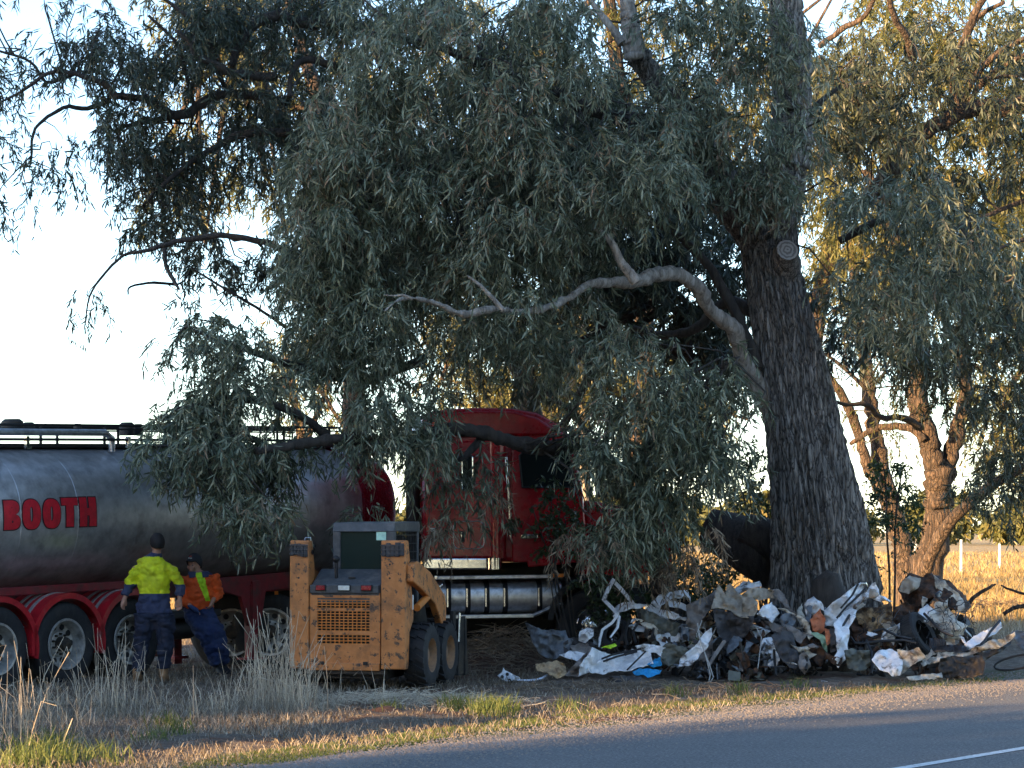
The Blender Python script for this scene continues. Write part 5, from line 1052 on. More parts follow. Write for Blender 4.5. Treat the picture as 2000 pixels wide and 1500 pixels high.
# ================================================================== CRUSHED CAR WRECKS
def c4(x, y): return (950 + x / 3.6364, 1080 + y / 3.6364)
def c5(x, y): return (1450 + x / 3.6364, 1080 + y / 3.6364)
def wy(py): return 33.9 + (1330 - py) / 200 * 1.9
ATTACH = []
def sheet(name, poly, mt, label=None, conv=None, dy=0., amp=.09, folds=7, th=.006, dens=90, smooth=False, cat='car panel', tilt=0., group=None, parent=None, dome=.0, fine=.022, grow=1.07, back=None):
    """crumpled sheet: irregular triangles inside an outline, bent along random creases, with thickness"""
    poly = [conv(*p) for p in poly] if conv else poly
    gx_, gy_ = sum(p[0] for p in poly) / len(poly), sum(p[1] for p in poly) / len(poly); poly = [(gx_ + (x - gx_) * grow, gy_ + (y - gy_) * grow) for x, y in poly]
    pts = []; n = len(poly)
    for i in range(n):
        a, b_ = Vector(poly[i]), Vector(poly[(i + 1) % n]); L = (b_ - a).length; k = max(1, int(L / 5))
        for j in range(k):
            q = a.lerp(b_, j / k); 
            if j: q += Vector((random.gauss(0, 1), random.gauss(0, 1))) * min(1.1, L * .03)
            pts.append(q)
    m_ = len(pts); xs_ = [p.x for p in pts]; ys_ = [p.y for p in pts]; arr = np.array([tuple(p) for p in pts])
    A = abs(np.dot(arr[:, 0], np.roll(arr[:, 1], 1)) - np.dot(arr[:, 1], np.roll(arr[:, 0], 1))) / 2
    inner = [Vector(p) for p in in_poly(arr, max(8, min(700, int(A / 1000 * dens))))]
    vo, ed, fa, *_ = geometry.delaunay_2d_cdt(pts + inner, [(i, (i + 1) % m_) for i in range(m_)], [list(range(m_))], 1, 1e-4)
    V = np.array([tuple(v) for v in vo]); cx_, cy_ = V.mean(0); sz_ = max(np.ptp(V[:, 0]), np.ptp(V[:, 1])) / 150
    U = (V - [cx_, cy_]) / 150; d = np.zeros(len(V))
    for k in range(folds):
        a = random.uniform(0, math.pi); off = random.uniform(-.5, .5) * sz_; t_ = U[:, 0] * math.cos(a) + U[:, 1] * math.sin(a) - off
        d += random.choice((-1, 1)) * np.abs(t_) * random.uniform(.4, 1.3)
    d = (d - d.mean()); d = d / (np.ptp(d) + 1e-6) * amp * 3.6 * min(1.3, max(.35, sz_ * 1.6))
    d += (1 - np.abs(fbm(U[:, 0] * 6 + cx_, U[:, 1] * 6 + cy_)) * 2) * fine * 3.2 + fbm(U[:, 0] * 22 + cx_, U[:, 1] * 22) * fine * .9 + tilt * U[:, 1]
    if dome: rr = np.hypot(U[:, 0], U[:, 1]) / (sz_ * .5 + .01); d += dome * rr ** 2
    Y = wy(cy_) + dy + d + (cy_ - V[:, 1]) / 150 * .85
    if not smooth: V = V + np.stack([vn(U[:, 0] * 8 + 3, U[:, 1] * 8), vn(U[:, 0] * 8, U[:, 1] * 8 + 9)], -1) * 3.2
    W = Pn(V[:, 0], V[:, 1], Y)
    W[:, 2] = np.maximum(W[:, 2], .005 + .01 * random.random())
    k = len(W); N = np.zeros_like(W); F = [f for f in fa if len(f) == 3]; Fa = np.array(F)
    fn = np.cross(W[Fa[:, 1]] - W[Fa[:, 0]], W[Fa[:, 2]] - W[Fa[:, 0]])
    for c_ in range(3): np.add.at(N, Fa[:, c_], fn)
    N = unit(N); flip = np.sign(N[:, 1].mean()) or 1; B = W + N * th * flip
    from collections import Counter
    ec = Counter(); dire = {}
    for f in F:
        for a, b_ in ((f[0], f[1]), (f[1], f[2]), (f[2], f[0])): ec[tuple(sorted((a, b_)))] += 1; dire[tuple(sorted((a, b_)))] = (a, b_)
    side = []
    for e_, c_ in ec.items():
        if c_ == 1: a, b_ = dire[e_]; side += [(b_, a, a + k), (b_, a + k, b_ + k)]
    T_ = np.array(F + [(f[2] + k, f[1] + k, f[0] + k) for f in F] + side)
    o = npmesh(name, np.concatenate([W, B]), T_, [mt], parent, smooth=smooth)
    if label: tag(o, label, cat, group)
    return o
def bar(name, pts, r, mt, label=None, conv=None, dy=0., n=6, cat='metal strip', flat=1., group=None, parent=None, sag=True):
    p = []
    for i, q_ in enumerate(pts):
        x, y = conv(*q_[:2]) if conv else q_[:2]; v = P(x, y, wy(y) + dy + (q_[2] if len(q_) > 2 else 0)); v.z = max(v.z, .015); p.append(v)
    r_ = [q * 35 / F_PX for q in r] if hasattr(r, '__len__') else r * 35 / F_PX
    q = MB(); q.tube(p, r_, n, flat=flat); o = q.build(name, mt, parent, smooth='auto')
    if label: tag(o, label, cat, group)
    return o
def lump(name, cx_, cy_, rx, ry, rd, mt, label=None, conv=None, dy=0., rough=.35, seed=0, cat='wreckage', parts=3, parent=None, y=None):
    """crushed mechanism: bent plates, brackets, rods and a torn core pressed together"""
    x, yy = conv(cx_, cy_) if conv else (cx_, cy_)
    Yc = (y or wy(yy)) + dy; k = Yc / F_PX; c_ = P(x, yy, Yc); q = MB(); st = random.getstate(); random.seed(int(cx_ * 13 + cy_ * 7))
    rx *= k; ry *= k; mats_ = {'greasy_metal': ['greasy_metal', 'rust', 'dark_steel'], 'rust': ['rust', 'greasy_metal', 'olive_panel'], 'dark_steel': ['dark_steel', 'greasy_metal', 'grey_plastic']}.get(mt, [mt, mt, mt])
    for j in range(34):
        u = Vector((random.gauss(0, .5), random.gauss(0, .45), random.gauss(0, .5))); p = c_ + Vector((u.x * rx, u.y * rd, u.z * ry)); R_ = Matrix.Rotation(random.uniform(0, 6.3), 3, 'X') @ Matrix.Rotation(random.uniform(0, 6.3), 3, 'Y') @ Matrix.Rotation(random.uniform(0, 6.3), 3, 'Z')
        t_ = random.random()
        if t_ < .5: q.box(p, (rx * random.uniform(.3, 1.0), rx * random.uniform(.2, .6), random.uniform(.008, .05)), R_, random.choice((0, 0, 1, 2)), random.uniform(.5, 1))
        elif t_ < .75: q.box(p, (rx * random.uniform(.2, .45), rx * random.uniform(.2, .4), rx * random.uniform(.15, .35)), R_, random.choice((0, 1, 2)), random.uniform(.6, 1))
        else:
            d_ = R_ @ Vector((1, 0, 0)) * rx * random.uniform(.3, .9); q.tube([p - d_, p + Vector((0, random.gauss(0, .03), random.gauss(0, .04))), p + d_], random.uniform(.008, .022), 6, random.choice((0, 1, 2)))
    random.setstate(st); n0 = len(q.v)
    q.v = [(a, b_, max(c, .0 + .01 * (i % 3))) for i, (a, b_, c) in enumerate(q.v)]
    o = q.build(name, mats_, parent)
    ball_ = MB(); 
    if label: tag(o, label, cat)
    return o
def wires(name, box, n, mt, conv, label, r=1.0, dy=-.25, lo=30, hi=90):
    q = MB()
    for k in range(n):
        x, y = random.uniform(box[0], box[2]), random.uniform(box[1], box[3]); p = []; a = random.uniform(0, 6.28); y0 = dy + random.uniform(-.1, .15)
        for j in range(7):
            px_, py_ = conv(x, y); v = P(px_, py_, wy(py_) + y0 + random.gauss(0, .03)); v.z = max(.01, v.z); p.append(v); a += random.gauss(0, .7); st = random.uniform(lo, hi) / 3; x += math.cos(a) * st; y += math.sin(a) * st
        q.tube(p, r * random.uniform(.6, 1.3) * 35 / F_PX, 5)
    return tag(q.build(name, mt), label, 'wiring')
# ---- left wreck
wl = empty('crushed_car', P(1300, 1325, 34.4)); wl.location.z = 0; tag(wl, 'crushed white car on the left of the pile, its bent door frame pointing up', 'car wreck')
wc = empty('crushed_car', P(1500, 1325, 34.4)); wc.location.z = 0; tag(wc, 'crushed car in the middle of the pile draped with beige and grey interior trim', 'car wreck')
wr = empty('crushed_car', P(1780, 1325, 34.4)); wr.location.z = 0; tag(wr, 'torn cream and white car body at the right end of the pile beside the road', 'car wreck')
for w in (wl, wc, wr): w.matrix_world = Matrix.Translation(w.location)
def par(w, o):
    o.parent = w; o.matrix_parent_inverse = Matrix.Translation(w.location).inverted(); return o
def lumps(w, conv, lst, mt='greasy_metal', nm='crushed_mechanism'):
    for i, (x, y, rx, ry, rd, dy) in enumerate(lst): par(w, lump(nm, x, y, rx, ry, rd, random.choice((mt, mt, 'rust', 'dark_steel')) if mt == 'greasy_metal' else mt, conv=conv, dy=dy, seed=i + x * .01))
lumps(wl, c4, [(1080, 600, 34, 30, .5, .5), (1230, 650, 38, 26, .5, .45), (960, 620, 26, 24, .4, .4), (1350, 700, 30, 30, .45, .35), (1150, 760, 50, 14, .5, .5), (1330, 500, 30, 25, .5, .8), (880, 700, 20, 14, .3, .2), (1400, 560, 20, 34, .4, .7)])
lumps(wc, c4, [(1640, 760, 44, 32, .5, .4), (1800, 620, 44, 42, .55, .5), (1900, 780, 40, 30, .45, .3), (1560, 850, 30, 14, .3, .1), (1750, 480, 36, 26, .45, .5), (1850, 870, 36, 14, .35, .0), (1600, 560, 26, 30, .4, .5)])
lumps(wc, c5, [(60, 560, 36, 40, .5, .5), (100, 800, 40, 26, .4, .25), (420, 760, 38, 30, .45, .35), (330, 640, 34, 36, .5, .6), (500, 800, 26, 22, .35, .3), (200, 450, 34, 34, .5, .8), (540, 620, 26, 34, .45, .6), (560, 480, 20, 26, .4, .9)])
lumps(wr, c5, [(900, 540, 44, 36, .55, .7), (1120, 560, 40, 34, .5, .6), (860, 760, 34, 26, .4, .4), (1300, 520, 44, 30, .5, .7), (1250, 330, 34, 30, .4, .9), (1450, 480, 44, 30, .5, .8), (1300, 800, 40, 16, .4, .3), (1650, 620, 30, 20, .4, .5), (1000, 700, 30, 22, .4, .4), (780, 600, 22, 40, .4, .6)])
S = lambda w, *a, **k: par(w, sheet(*a, **k))
# white frame pieces
for pl, r in (([(900, 190), (862, 262), (833, 332)], [4.5, 5, 4.5]), ([(897, 195), (960, 262), (1042, 360)], [5, 5.5, 5]), ([(833, 332), (880, 380), (930, 432), (905, 452)], [4.5, 5, 5, 3]), ([(930, 445), (890, 500), (822, 548), (806, 610), (800, 665)], [3.5, 3.5, 3.5, 3, 2]), ([(944, 450), (930, 530), (880, 600)], [3, 3, 2])):
    par(wl, bar('bent_window_frame', pl, r, 'white_paint', conv=c4, dy=-.25, n=4))
S(wl, 'bonnet_piece', [(905, 425), (935, 372), (985, 352), (1060, 365), (1140, 378), (1060, 398), (965, 412)], 'white_paint', conv=c4, dy=-.1)
S(wl, 'door_panel', [(665, 832), (700, 760), (760, 680), (800, 700), (905, 722), (1060, 690), (1135, 705), (1165, 792), (1050, 812), (1000, 832), (905, 830), (835, 852), (740, 838), (672, 872)], 'white_paint', conv=c4, dy=-.45, amp=.12, folds=9, dens=110)
S(wl, 'door_sill', [(1068, 662), (1130, 650), (1185, 652), (1262, 680), (1258, 742), (1200, 712), (1130, 700), (1090, 690)], 'white_paint', conv=c4, dy=-.4)
for pl in ([(820, 752), (900, 720), (1060, 690), (1100, 680)], [(830, 770), (930, 735), (1070, 700)], [(1000, 830), (1060, 770), (1130, 700)]): par(wl, bar('door_crease', pl, 2.0, 'dark_steel', conv=c4, dy=-.55, n=4))
S(wl, 'white_bracket', [(530, 722), (600, 692), (690, 722), (640, 768), (580, 748)], 'white_paint', conv=c4, dy=-.5, amp=.04)
S(wl, 'floor_carpet', [(600, 662), (700, 640), (785, 700), (740, 760), (700, 730), (620, 700)], 'taupe_cloth', conv=c4, dy=-.3, smooth=True)
S(wl, 'floor_carpet', [(560, 865), (620, 800), (722, 700), (700, 780), (662, 838), (655, 875)], 'taupe_cloth', conv=c4, dy=-.5, smooth=True)
S(wl, 'torn_card', [(362, 792), (400, 788), (500, 758), (545, 790), (562, 862), (500, 885), (450, 862), (440, 848), (375, 835)], 'cardboard', conv=c4, dy=-.5, amp=.06)
S(wl, 'side_panel', [(1062, 402), (1200, 432), (1300, 480), (1382, 522), (1400, 600), (1330, 622), (1262, 600), (1190, 560), (1100, 480)], 'olive_panel', conv=c4, dy=.0, amp=.08)
S(wl, 'trim_strip', [(1062, 472), (1120, 480), (1182, 512), (1252, 600), (1205, 604), (1180, 560), (1100, 500)], 'cream_paint', conv=c4, dy=-.12, amp=.05)
S(wl, 'tail_panel', [(1178, 352), (1230, 300), (1300, 280), (1300, 330), (1240, 370), (1230, 400)], 'white_paint', conv=c4, dy=.2)
S(wl, 'tail_panel', [(1290, 284), (1420, 264), (1448, 350), (1430, 320), (1300, 330)], 'white_paint', conv=c4, dy=.15, amp=.03)
S(wl, 'tail_panel', [(1300, 342), (1340, 340), (1452, 402), (1450, 422), (1380, 400), (1310, 380)], 'white_paint', conv=c4, dy=.12, amp=.04)
S(wl, 'tail_panel', [(1148, 402), (1180, 372), (1230, 402), (1300, 420), (1412, 470), (1390, 478), (1260, 462), (1180, 430)], 'white_paint', conv=c4, dy=.05, amp=.06)
S(wl, 'glass_sheet', [(1302, 338), (1420, 325), (1446, 392), (1380, 372)], 'dark_glass', conv=c4, dy=.3, amp=.02)
S(wl, 'inner_wing', [(560, 640), (620, 600), (700, 620), (760, 660), (640, 680), (560, 700)], 'dark_cloth', conv=c4, dy=-.2)
S(wl, 'lamp_shell', [(662, 600), (668, 560), (720, 525), (752, 545), (748, 590), (690, 615)], 'white_paint', conv=c4, dy=-.3, amp=.04)
S(wl, 'crumpled_wing', [(1240, 690), (1300, 640), (1400, 660), (1440, 720), (1380, 780), (1300, 800), (1240, 760)], 'olive_panel', conv=c4, dy=-.3, amp=.12, folds=10)
S(wl, 'crumpled_wing', [(1365, 530), (1390, 500), (1425, 505), (1430, 560), (1440, 620), (1380, 610), (1372, 570)], 'grey_plastic', conv=c4, dy=-.25, amp=.1)
for pl in ([(1372, 560), (1380, 515), (1410, 500), (1432, 520)], [(1250, 760), (1330, 720), (1400, 690)], [(840, 530), (900, 520), (960, 500)], [(1085, 480), (1040, 560), (1060, 640)], [(1010, 480), (985, 580), (1000, 660)]): par(wl, bar('steel_tube', pl, 2.6, 'dark_steel', conv=c4, dy=-.2))
sheet('plastic_liner', [(285, 508), (330, 530), (400, 548), (470, 540), (552, 560), (560, 612), (600, 622), (560, 700), (500, 742), (430, 745), (380, 700), (345, 640), (325, 590)], 'grey_plastic', 'torn grey plastic liner standing at the left end of the wreck pile', c4, dy=-.2, amp=.1, cat='plastic sheet')
sheet('cast_bracket', [(86, 872), (118, 850), (128, 815), (178, 862), (225, 892), (222, 925), (190, 918), (140, 932), (120, 900)], 'white_paint', 'small white metal bracket with dark holes lying left of the pile', c4, dy=-.3, amp=.02, cat='bracket')
for x, y in ((112, 880), (148, 862), (165, 905)):
    px_, py_ = c4(x, y); v = P(px_, py_, wy(py_) - .36); o = MB().tube([v, v + Vector((0, .012, 0))], .022, 10).build('bracket_hole', 'black_plastic'); o.parent = bpy.data.objects['cast_bracket']
bar('bumper_strip', [(228, 905), (290, 915), (350, 905), (400, 890), (432, 868)], [2, 3, 3.4, 3.4, 2.5], 'aluminium', 'curved grey bumper strip lying beside the small white bracket', c4, dy=-.45)
sheet('blue_cloth', [(1142, 790), (1180, 770), (1232, 742), (1242, 798), (1190, 812)], 'blue_cloth', 'bright blue cloth caught under the white door, upper piece', c4, dy=-.62, amp=.04, smooth=True, cat='cloth')
sheet('blue_cloth', [(1042, 845), (1080, 825), (1150, 820), (1235, 832), (1222, 858), (1145, 882), (1120, 862), (1060, 866)], 'blue_cloth', 'bright blue cloth spread on the dirt below the white door', c4, dy=-.6, amp=.04, smooth=True, cat='cloth')
sheet('lime_tag', [(820, 672), (862, 662), (905, 643), (916, 662), (872, 686), (845, 678)], 'lime_plastic', 'lime green plastic tag on top of the white door', c4, dy=-.5, amp=.02, cat='tag')
sheet('dark_mat', [(820, 930), (880, 880), (960, 870), (1100, 880), (1080, 920), (960, 925), (880, 950)], 'dark_cloth', 'dark car mat lying flat on the dirt in front of the pile', c4, dy=-.7, amp=.03, smooth=True, cat='mat')
sheet('grey_board', [(1108, 955), (1200, 940), (1270, 945), (1262, 965), (1150, 970)], 'taupe_cloth', 'flat grey board on the dirt near the road edge', c4, dy=-.8, amp=.01, cat='board')
# ---- middle wreck
S(wc, 'roof_lining', [(1424, 478), (1430, 372), (1500, 340), (1560, 318), (1632, 268), (1640, 340), (1612, 392), (1560, 430), (1530, 472), (1500, 540), (1482, 602), (1432, 602)], 'taupe_cloth', conv=c4, dy=-.3, amp=.1, smooth=True, folds=5)
S(wc, 'seat_cover', [(1608, 392), (1630, 300), (1655, 228), (1680, 262), (1702, 300), (1708, 240), (1735, 228), (1762, 262), (1792, 292), (1860, 330), (1918, 352), (1912, 400), (1890, 442), (1850, 452), (1800, 448), (1720, 400), (1650, 385)], 'tan_vinyl', conv=c4, dy=-.42, amp=.11, smooth=True, folds=8, dens=120)
S(wc, 'door_liner', [(1545, 560), (1592, 540), (1590, 600), (1570, 660), (1520, 712), (1455, 790), (1372, 792), (1390, 740), (1432, 700), (1500, 640)], 'white_paint', conv=c4, dy=-.45, amp=.07)
S(wc, 'torn_carpet', [(1622, 405), (1700, 420), (1800, 452), (1892, 452), (1878, 520), (1830, 590), (1760, 612), (1700, 642), (1660, 590), (1635, 520)], 'dark_cloth', conv=c4, dy=-.3, amp=.14, smooth=True, folds=9)
S(wc, 'rear_shelf', [(1770, 260), (1830, 200), (1880, 215), (1935, 200), (1940, 240), (1860, 260), (1800, 285)], 'white_paint', conv=c4, dy=.3, amp=.06)
par(wc, bar('steel_tube', [(1690, 630), (1620, 730), (1580, 800)], [4, 4, 3], 'taupe_cloth', conv=c4, dy=-.5))
S(wc, 'seat_roll', [(0, 300), (50, 255), (110, 248), (200, 262), (232, 322), (180, 320), (120, 335), (60, 320), (20, 318)], 'tan_vinyl', conv=c5, dy=-.15, amp=.08, smooth=True)
S(wc, 'seat_cloth', [(212, 265), (262, 262), (300, 300), (342, 398), (378, 425), (330, 412), (280, 350), (240, 320)], 'taupe_cloth', conv=c5, dy=-.1, amp=.08, smooth=True)
S(wc, 'headlining', [(110, 432), (150, 380), (212, 342), (252, 430), (212, 492), (170, 460)], 'white_paint', conv=c5, dy=-.4, amp=.06)
S(wc, 'beige_trim', [(0, 320), (60, 318), (102, 345), (85, 430), (40, 455), (0, 440)], 'tan_vinyl', conv=c5, dy=-.46, amp=.05, smooth=True)
S(wc, 'speaker_cover', [(320 + 55 * math.cos(t_ * .42), 478 + 48 * math.sin(t_ * .42)) for t_ in range(15)], 'grey_plastic', conv=c5, dy=-.45, amp=.015, smooth=True)
S(wc, 'hanging_fabric', [(210, 592), (250, 570), (302, 560), (352, 572), (372, 640), (400, 762), (382, 822), (330, 800), (288, 762), (240, 690)], 'dark_cloth', conv=c5, dy=-.55, amp=.07, smooth=True, folds=3)
S(wc, 'hanging_fabric', [(292, 510), (330, 512), (382, 540), (452, 578), (410, 642), (380, 620), (352, 572)], 'taupe_cloth', conv=c5, dy=-.5, amp=.07, smooth=True)
S(wc, 'wing_piece', [(600, 700), (640, 740), (700, 742), (690, 800), (640, 790), (600, 750)], 'rust', conv=c5, dy=-.4, amp=.08)
S(wc, 'torn_floor', [(400, 600), (470, 590), (540, 660), (600, 740), (560, 800), (500, 760), (440, 700)], 'rust', conv=c5, dy=-.2, amp=.15, folds=10)
S(wc, 'pale_trim', [(255, 405), (330, 412), (420, 450), (470, 520), (500, 580), (480, 610), (440, 540), (370, 450)], 'cream_paint', conv=c5, dy=-.4, amp=.08)
sheet('crumpled_bag', [(442, 372), (470, 332), (508, 305), (552, 342), (572, 412), (545, 400), (520, 440), (490, 440), (470, 480), (455, 420)], 'white_paint', 'white crumpled bag standing on the pile before the tree stump', c5, dy=-.3, amp=.06, cat='bag')
sheet('rag', [(452, 480), (462, 380), (500, 350), (490, 430), (482, 490)], 'grey_plastic', 'blue grey rag beside the white crumpled bag', c5, dy=-.36, amp=.04, smooth=True, cat='rag')
sheet('foam_block', [(488, 475), (520, 430), (552, 392), (578, 470), (580, 545), (545, 572), (505, 545)], 'orange_foam', 'orange brown foam piece under the white crumpled bag', c5, dy=-.42, amp=.05, cat='foam')
sheet('foam_block', [(582, 530), (618, 540), (626, 630), (598, 652), (585, 600)], 'orange_foam', 'thin upright orange foam strip left of the white wing', c5, dy=-.42, amp=.03, cat='foam')
sheet('mint_panel', [(500, 572), (540, 560), (582, 602), (604, 700), (570, 670), (545, 620)], 'mint_plastic', 'pale green plastic panel between the middle and right wrecks', c5, dy=-.36, amp=.04, cat='plastic panel')
sheet('brown_strip', [(630, 532), (680, 542), (672, 640), (660, 690), (624, 702), (622, 620)], 'dark_cloth', 'dark brown trim strip against the long white panel', c5, dy=-.48, amp=.03, cat='trim')
wires('hanging_cable', (1490, 480, 1600, 620), 5, 'pale_cable', c4, 'bundle of pale cables hanging from the middle wreck down to the ground')
for i_, pl in enumerate(([(1500, 500), (1520, 620), (1560, 740), (1590, 860), (1580, 970)], [(1530, 480), (1500, 560), (1540, 680), (1580, 780), (1612, 880), (1590, 940)])): par(wc, bar('loose_cable', pl, 1.1, 'pale_cable', conv=c4, dy=-.75, n=5))
par(wc, bar('loose_cable', [(100, 530), (135, 600), (125, 700), (110, 820)], .9, 'pale_cable', conv=c5, dy=-.6, n=5))
for pl in ([(225, 690), (230, 780), (240, 870)], [(200, 812), (300, 810)], [(0, 740), (100, 770), (200, 740)], [(430, 700), (460, 760), (450, 830)]): par(wc, bar('steel_tube', pl, 2.6, 'dark_steel', conv=c5, dy=-.4))
# ---- right wreck
S(wr, 'front_wing', [(592, 402), (650, 350), (722, 290), (770, 250), (802, 228), (872, 214), (880, 238), (852, 272), (780, 332), (702, 410), (672, 470), (650, 512), (602, 502), (585, 450)], 'white_paint', conv=c5, dy=-.25, amp=.1, folds=6)
S(wr, 'roof_panel', [(700, 402), (780, 342), (872, 272), (930, 214), (962, 262), (960, 300), (1010, 330), (1050, 345), (962, 350), (900, 325), (862, 342), (795, 412), (730, 432)], 'white_paint', conv=c5, dy=-.35, amp=.1, folds=6)
S(wr, 'torn_lining', [(868, 285), (932, 222), (958, 262), (958, 315), (900, 322)], 'tan_vinyl', conv=c5, dy=-.48, amp=.05)
S(wr, 'door_pillar', [(660, 502), (700, 450), (742, 402), (802, 420), (780, 480), (758, 532), (745, 640), (745, 720), (715, 770), (692, 802), (650, 742), (678, 690), (672, 600)], 'white_paint', conv=c5, dy=-.5, amp=.08, folds=9)
for pl in ([(672, 460), (740, 380), (830, 300), (880, 240)], [(700, 640), (690, 560), (760, 440)], [(820, 222), (780, 300), (700, 390)]): par(wr, bar('door_crease', pl, 2.6, 'dark_steel', conv=c5, dy=-.56, n=4))
S(wr, 'firewall_foam', [(808, 432), (860, 402), (942, 392), (1040, 360), (1062, 425), (1058, 540), (1065, 655), (1000, 640), (915, 602), (900, 540), (840, 500)], 'brown_foam', conv=c5, dy=.05, amp=.08)
S(wr, 'rusted_body', [(1115, 262), (1140, 200), (1192, 152), (1240, 170), (1282, 182), (1302, 155), (1342, 148), (1440, 200), (1542, 280), (1605, 372), (1572, 422), (1500, 402), (1420, 380), (1380, 300), (1300, 330), (1240, 420), (1180, 400), (1150, 330)], 'rust', conv=c5, dy=.3, amp=.16, folds=11, dens=120)
S(wr, 'bare_shell', [(1120, 262), (1142, 202), (1192, 155), (1262, 180), (1240, 250), (1180, 285)], 'tan_vinyl', conv=c5, dy=.12, amp=.07)
S(wr, 'cream_panel', [(1362, 168), (1400, 200), (1440, 205), (1500, 262), (1562, 342), (1582, 422), (1540, 410), (1500, 402), (1440, 340), (1400, 300), (1380, 240)], 'cream_paint', conv=c5, dy=.1, amp=.08)
S(wr, 'cream_panel', [(1350, 452), (1452, 420), (1500, 460), (1582, 522), (1560, 580), (1532, 612), (1470, 600), (1440, 560), (1400, 540)], 'cream_paint', conv=c5, dy=-.1, amp=.09)
S(wr, 'side_sill', [(1285, 770), (1350, 740), (1500, 718), (1600, 695), (1700, 655), (1800, 610), (1905, 568), (1915, 600), (1862, 640), (1780, 690), (1690, 700), (1600, 730), (1500, 752), (1400, 770), (1300, 800)], 'cream_paint', conv=c5, dy=-.5, amp=.04, folds=4)
S(wr, 'chassis_leg', [(1690, 710), (1780, 690), (1862, 640), (1915, 600), (1900, 650), (1820, 710), (1720, 760), (1680, 742)], 'greasy_metal', conv=c5, dy=-.42, amp=.06)
S(wr, 'white_corner', [(1585, 645), (1640, 600), (1702, 560), (1822, 488), (1830, 540), (1780, 580), (1702, 622), (1622, 682)], 'white_paint', conv=c5, dy=-.35, amp=.08, folds=9)
S(wr, 'rear_quarter', [(1915, 572), (1960, 545), (2010, 560), (2010, 700), (1945, 645)], 'grey_plastic', conv=c5, dy=-.1, amp=.06)
S(wr, 'lower_door', [(930, 760), (980, 700), (1042, 680), (1112, 702), (1125, 780), (1120, 862), (1062, 872), (1030, 840), (985, 822)], 'white_paint', conv=c5, dy=-.6, amp=.09, folds=9)
S(wr, 'lower_door', [(1112, 692), (1180, 690), (1252, 668), (1270, 710), (1292, 752), (1200, 792), (1132, 862), (1125, 780)], 'cream_paint', conv=c5, dy=-.6, amp=.08, folds=8)
S(wr, 'floor_pan', [(735, 702), (800, 680), (905, 690), (912, 780), (870, 830), (800, 835), (755, 810)], 'olive_panel', conv=c5, dy=-.4, amp=.06)
S(wr, 'gearbox_case', [(1405, 820), (1420, 760), (1500, 738), (1600, 730), (1690, 740), (1705, 800), (1690, 860), (1600, 880), (1480, 890), (1420, 870)], 'greasy_metal', conv=c5, dy=-.55, amp=.08, folds=12, dens=140)
S(wr, 'white_rail', [(1180, 878), (1260, 872), (1400, 855), (1405, 892), (1300, 898), (1200, 900)], 'cream_paint', conv=c5, dy=-.6, amp=.03)
S(wr, 'black_grille', [(1340, 612), (1442, 615), (1442, 660), (1540, 650), (1600, 700), (1380, 702), (1340, 660)], 'black_plastic', conv=c5, dy=-.45, amp=.03)
q = MB()
for k in range(7):
    a_, b_ = c5(1352 + k * 13, 618), c5(1352 + k * 13, 658); q.tube([P(*a_, wy(a_[1]) - .52), P(*b_, wy(b_[1]) - .52)], .006, 4)
par(wr, q.build('grille_slats', 'dark_steel'))
for pl in ([(770, 600), (800, 640), (880, 640), (980, 625), (1150, 620), (1230, 640)], [(930, 560), (1000, 540), (1100, 590), (1200, 610)], [(1290, 430), (1340, 480), (1420, 560), (1500, 590)], [(880, 620), (915, 700), (925, 800), (915, 860)], [(1830, 480), (1760, 560), (1660, 720)]): par(wr, bar('steel_tube', pl, 2.6, 'black_plastic', conv=c5, dy=-.4))
for cx_, cy_, n_, bx in ((0, 0, 26, (1420, 360, 1700, 560)), (0, 0, 18, (1050, 400, 1350, 640)), (0, 0, 12, (800, 420, 1050, 620))):
    wires('wiring_loom', bx, n_, 'cable', c5, {26: 'tangled black wires over the cream panel of the right wreck', 18: 'loose black wires around the half buried tyre', 12: 'black wires hanging before the brown foam of the right wreck'}[n_], r=.7)
def loose_tyre(c, r, w, ax_, label, mt='rubber', rim=True):
    M = Matrix.Translation(c) @ Vector(ax_).normalized().to_track_quat('Y', 'Z').to_matrix().to_4x4(); e = empty('car_tyre' if not rim else 'car_wheel', M=M); tag(e, label, 'tyre' if not rim else 'wheel')
    q = MB(); q.lathe(tyre_prof(r, w, r * .6), (0, -w / 2, 0), 'y', 40)
    for k in range(48):
        a = 2 * math.pi * k / 48; q.box((r * math.cos(a), 0, r * math.sin(a)), (.008, w * .7, .02), Matrix.Rotation(-a, 3, 'Y'))
    q.build('tread', 'rubber', e, smooth='auto')
    if rim: MB().lathe([(r * .6, -w / 2), (r * .5, -w / 3), (r * .2, -w / 3 - .02), (0, -w / 3 - .02)], (0, 0, 0), 'y', 24).build('rim', 'greasy_metal', e, smooth='auto')
    return e
px_, py_ = c5(1255, 590); loose_tyre(P(px_, py_, wy(py_) + .12), .31, .19, (.75, -.5, .45), 'worn black car tyre jammed upright inside the right wreck')
px_, py_ = c4(925, 580); loose_tyre(P(px_, py_, wy(py_) + .3), .2, .13, (-.6, -.7, .3), 'small dark wheel under the bent white window frame')
px_, py_ = c5(1960, 775); q = MB(); c_ = P(px_, py_, 34.1); q.tube([c_ + Vector((.3 * math.cos(t_ / 20 * 6.2832), .05 * math.sin(t_ / 20 * 6.2832), .08 * math.sin(t_ / 20 * 6.2832) + .06 * math.cos(t_ / 20 * 6.2832) )) for t_ in range(21)], .014, 8); tag(q.build('rubber_ring', 'cable'), 'thin black rubber ring lying at the right end of the pile', 'ring')
sheet('paper_scrap', [(742, 928), (790, 918), (828, 925), (820, 942), (770, 944)], 'litter_white', 'white scrap of plastic on the grass below the right wreck', c5, dy=-.5, amp=.01, cat='litter')
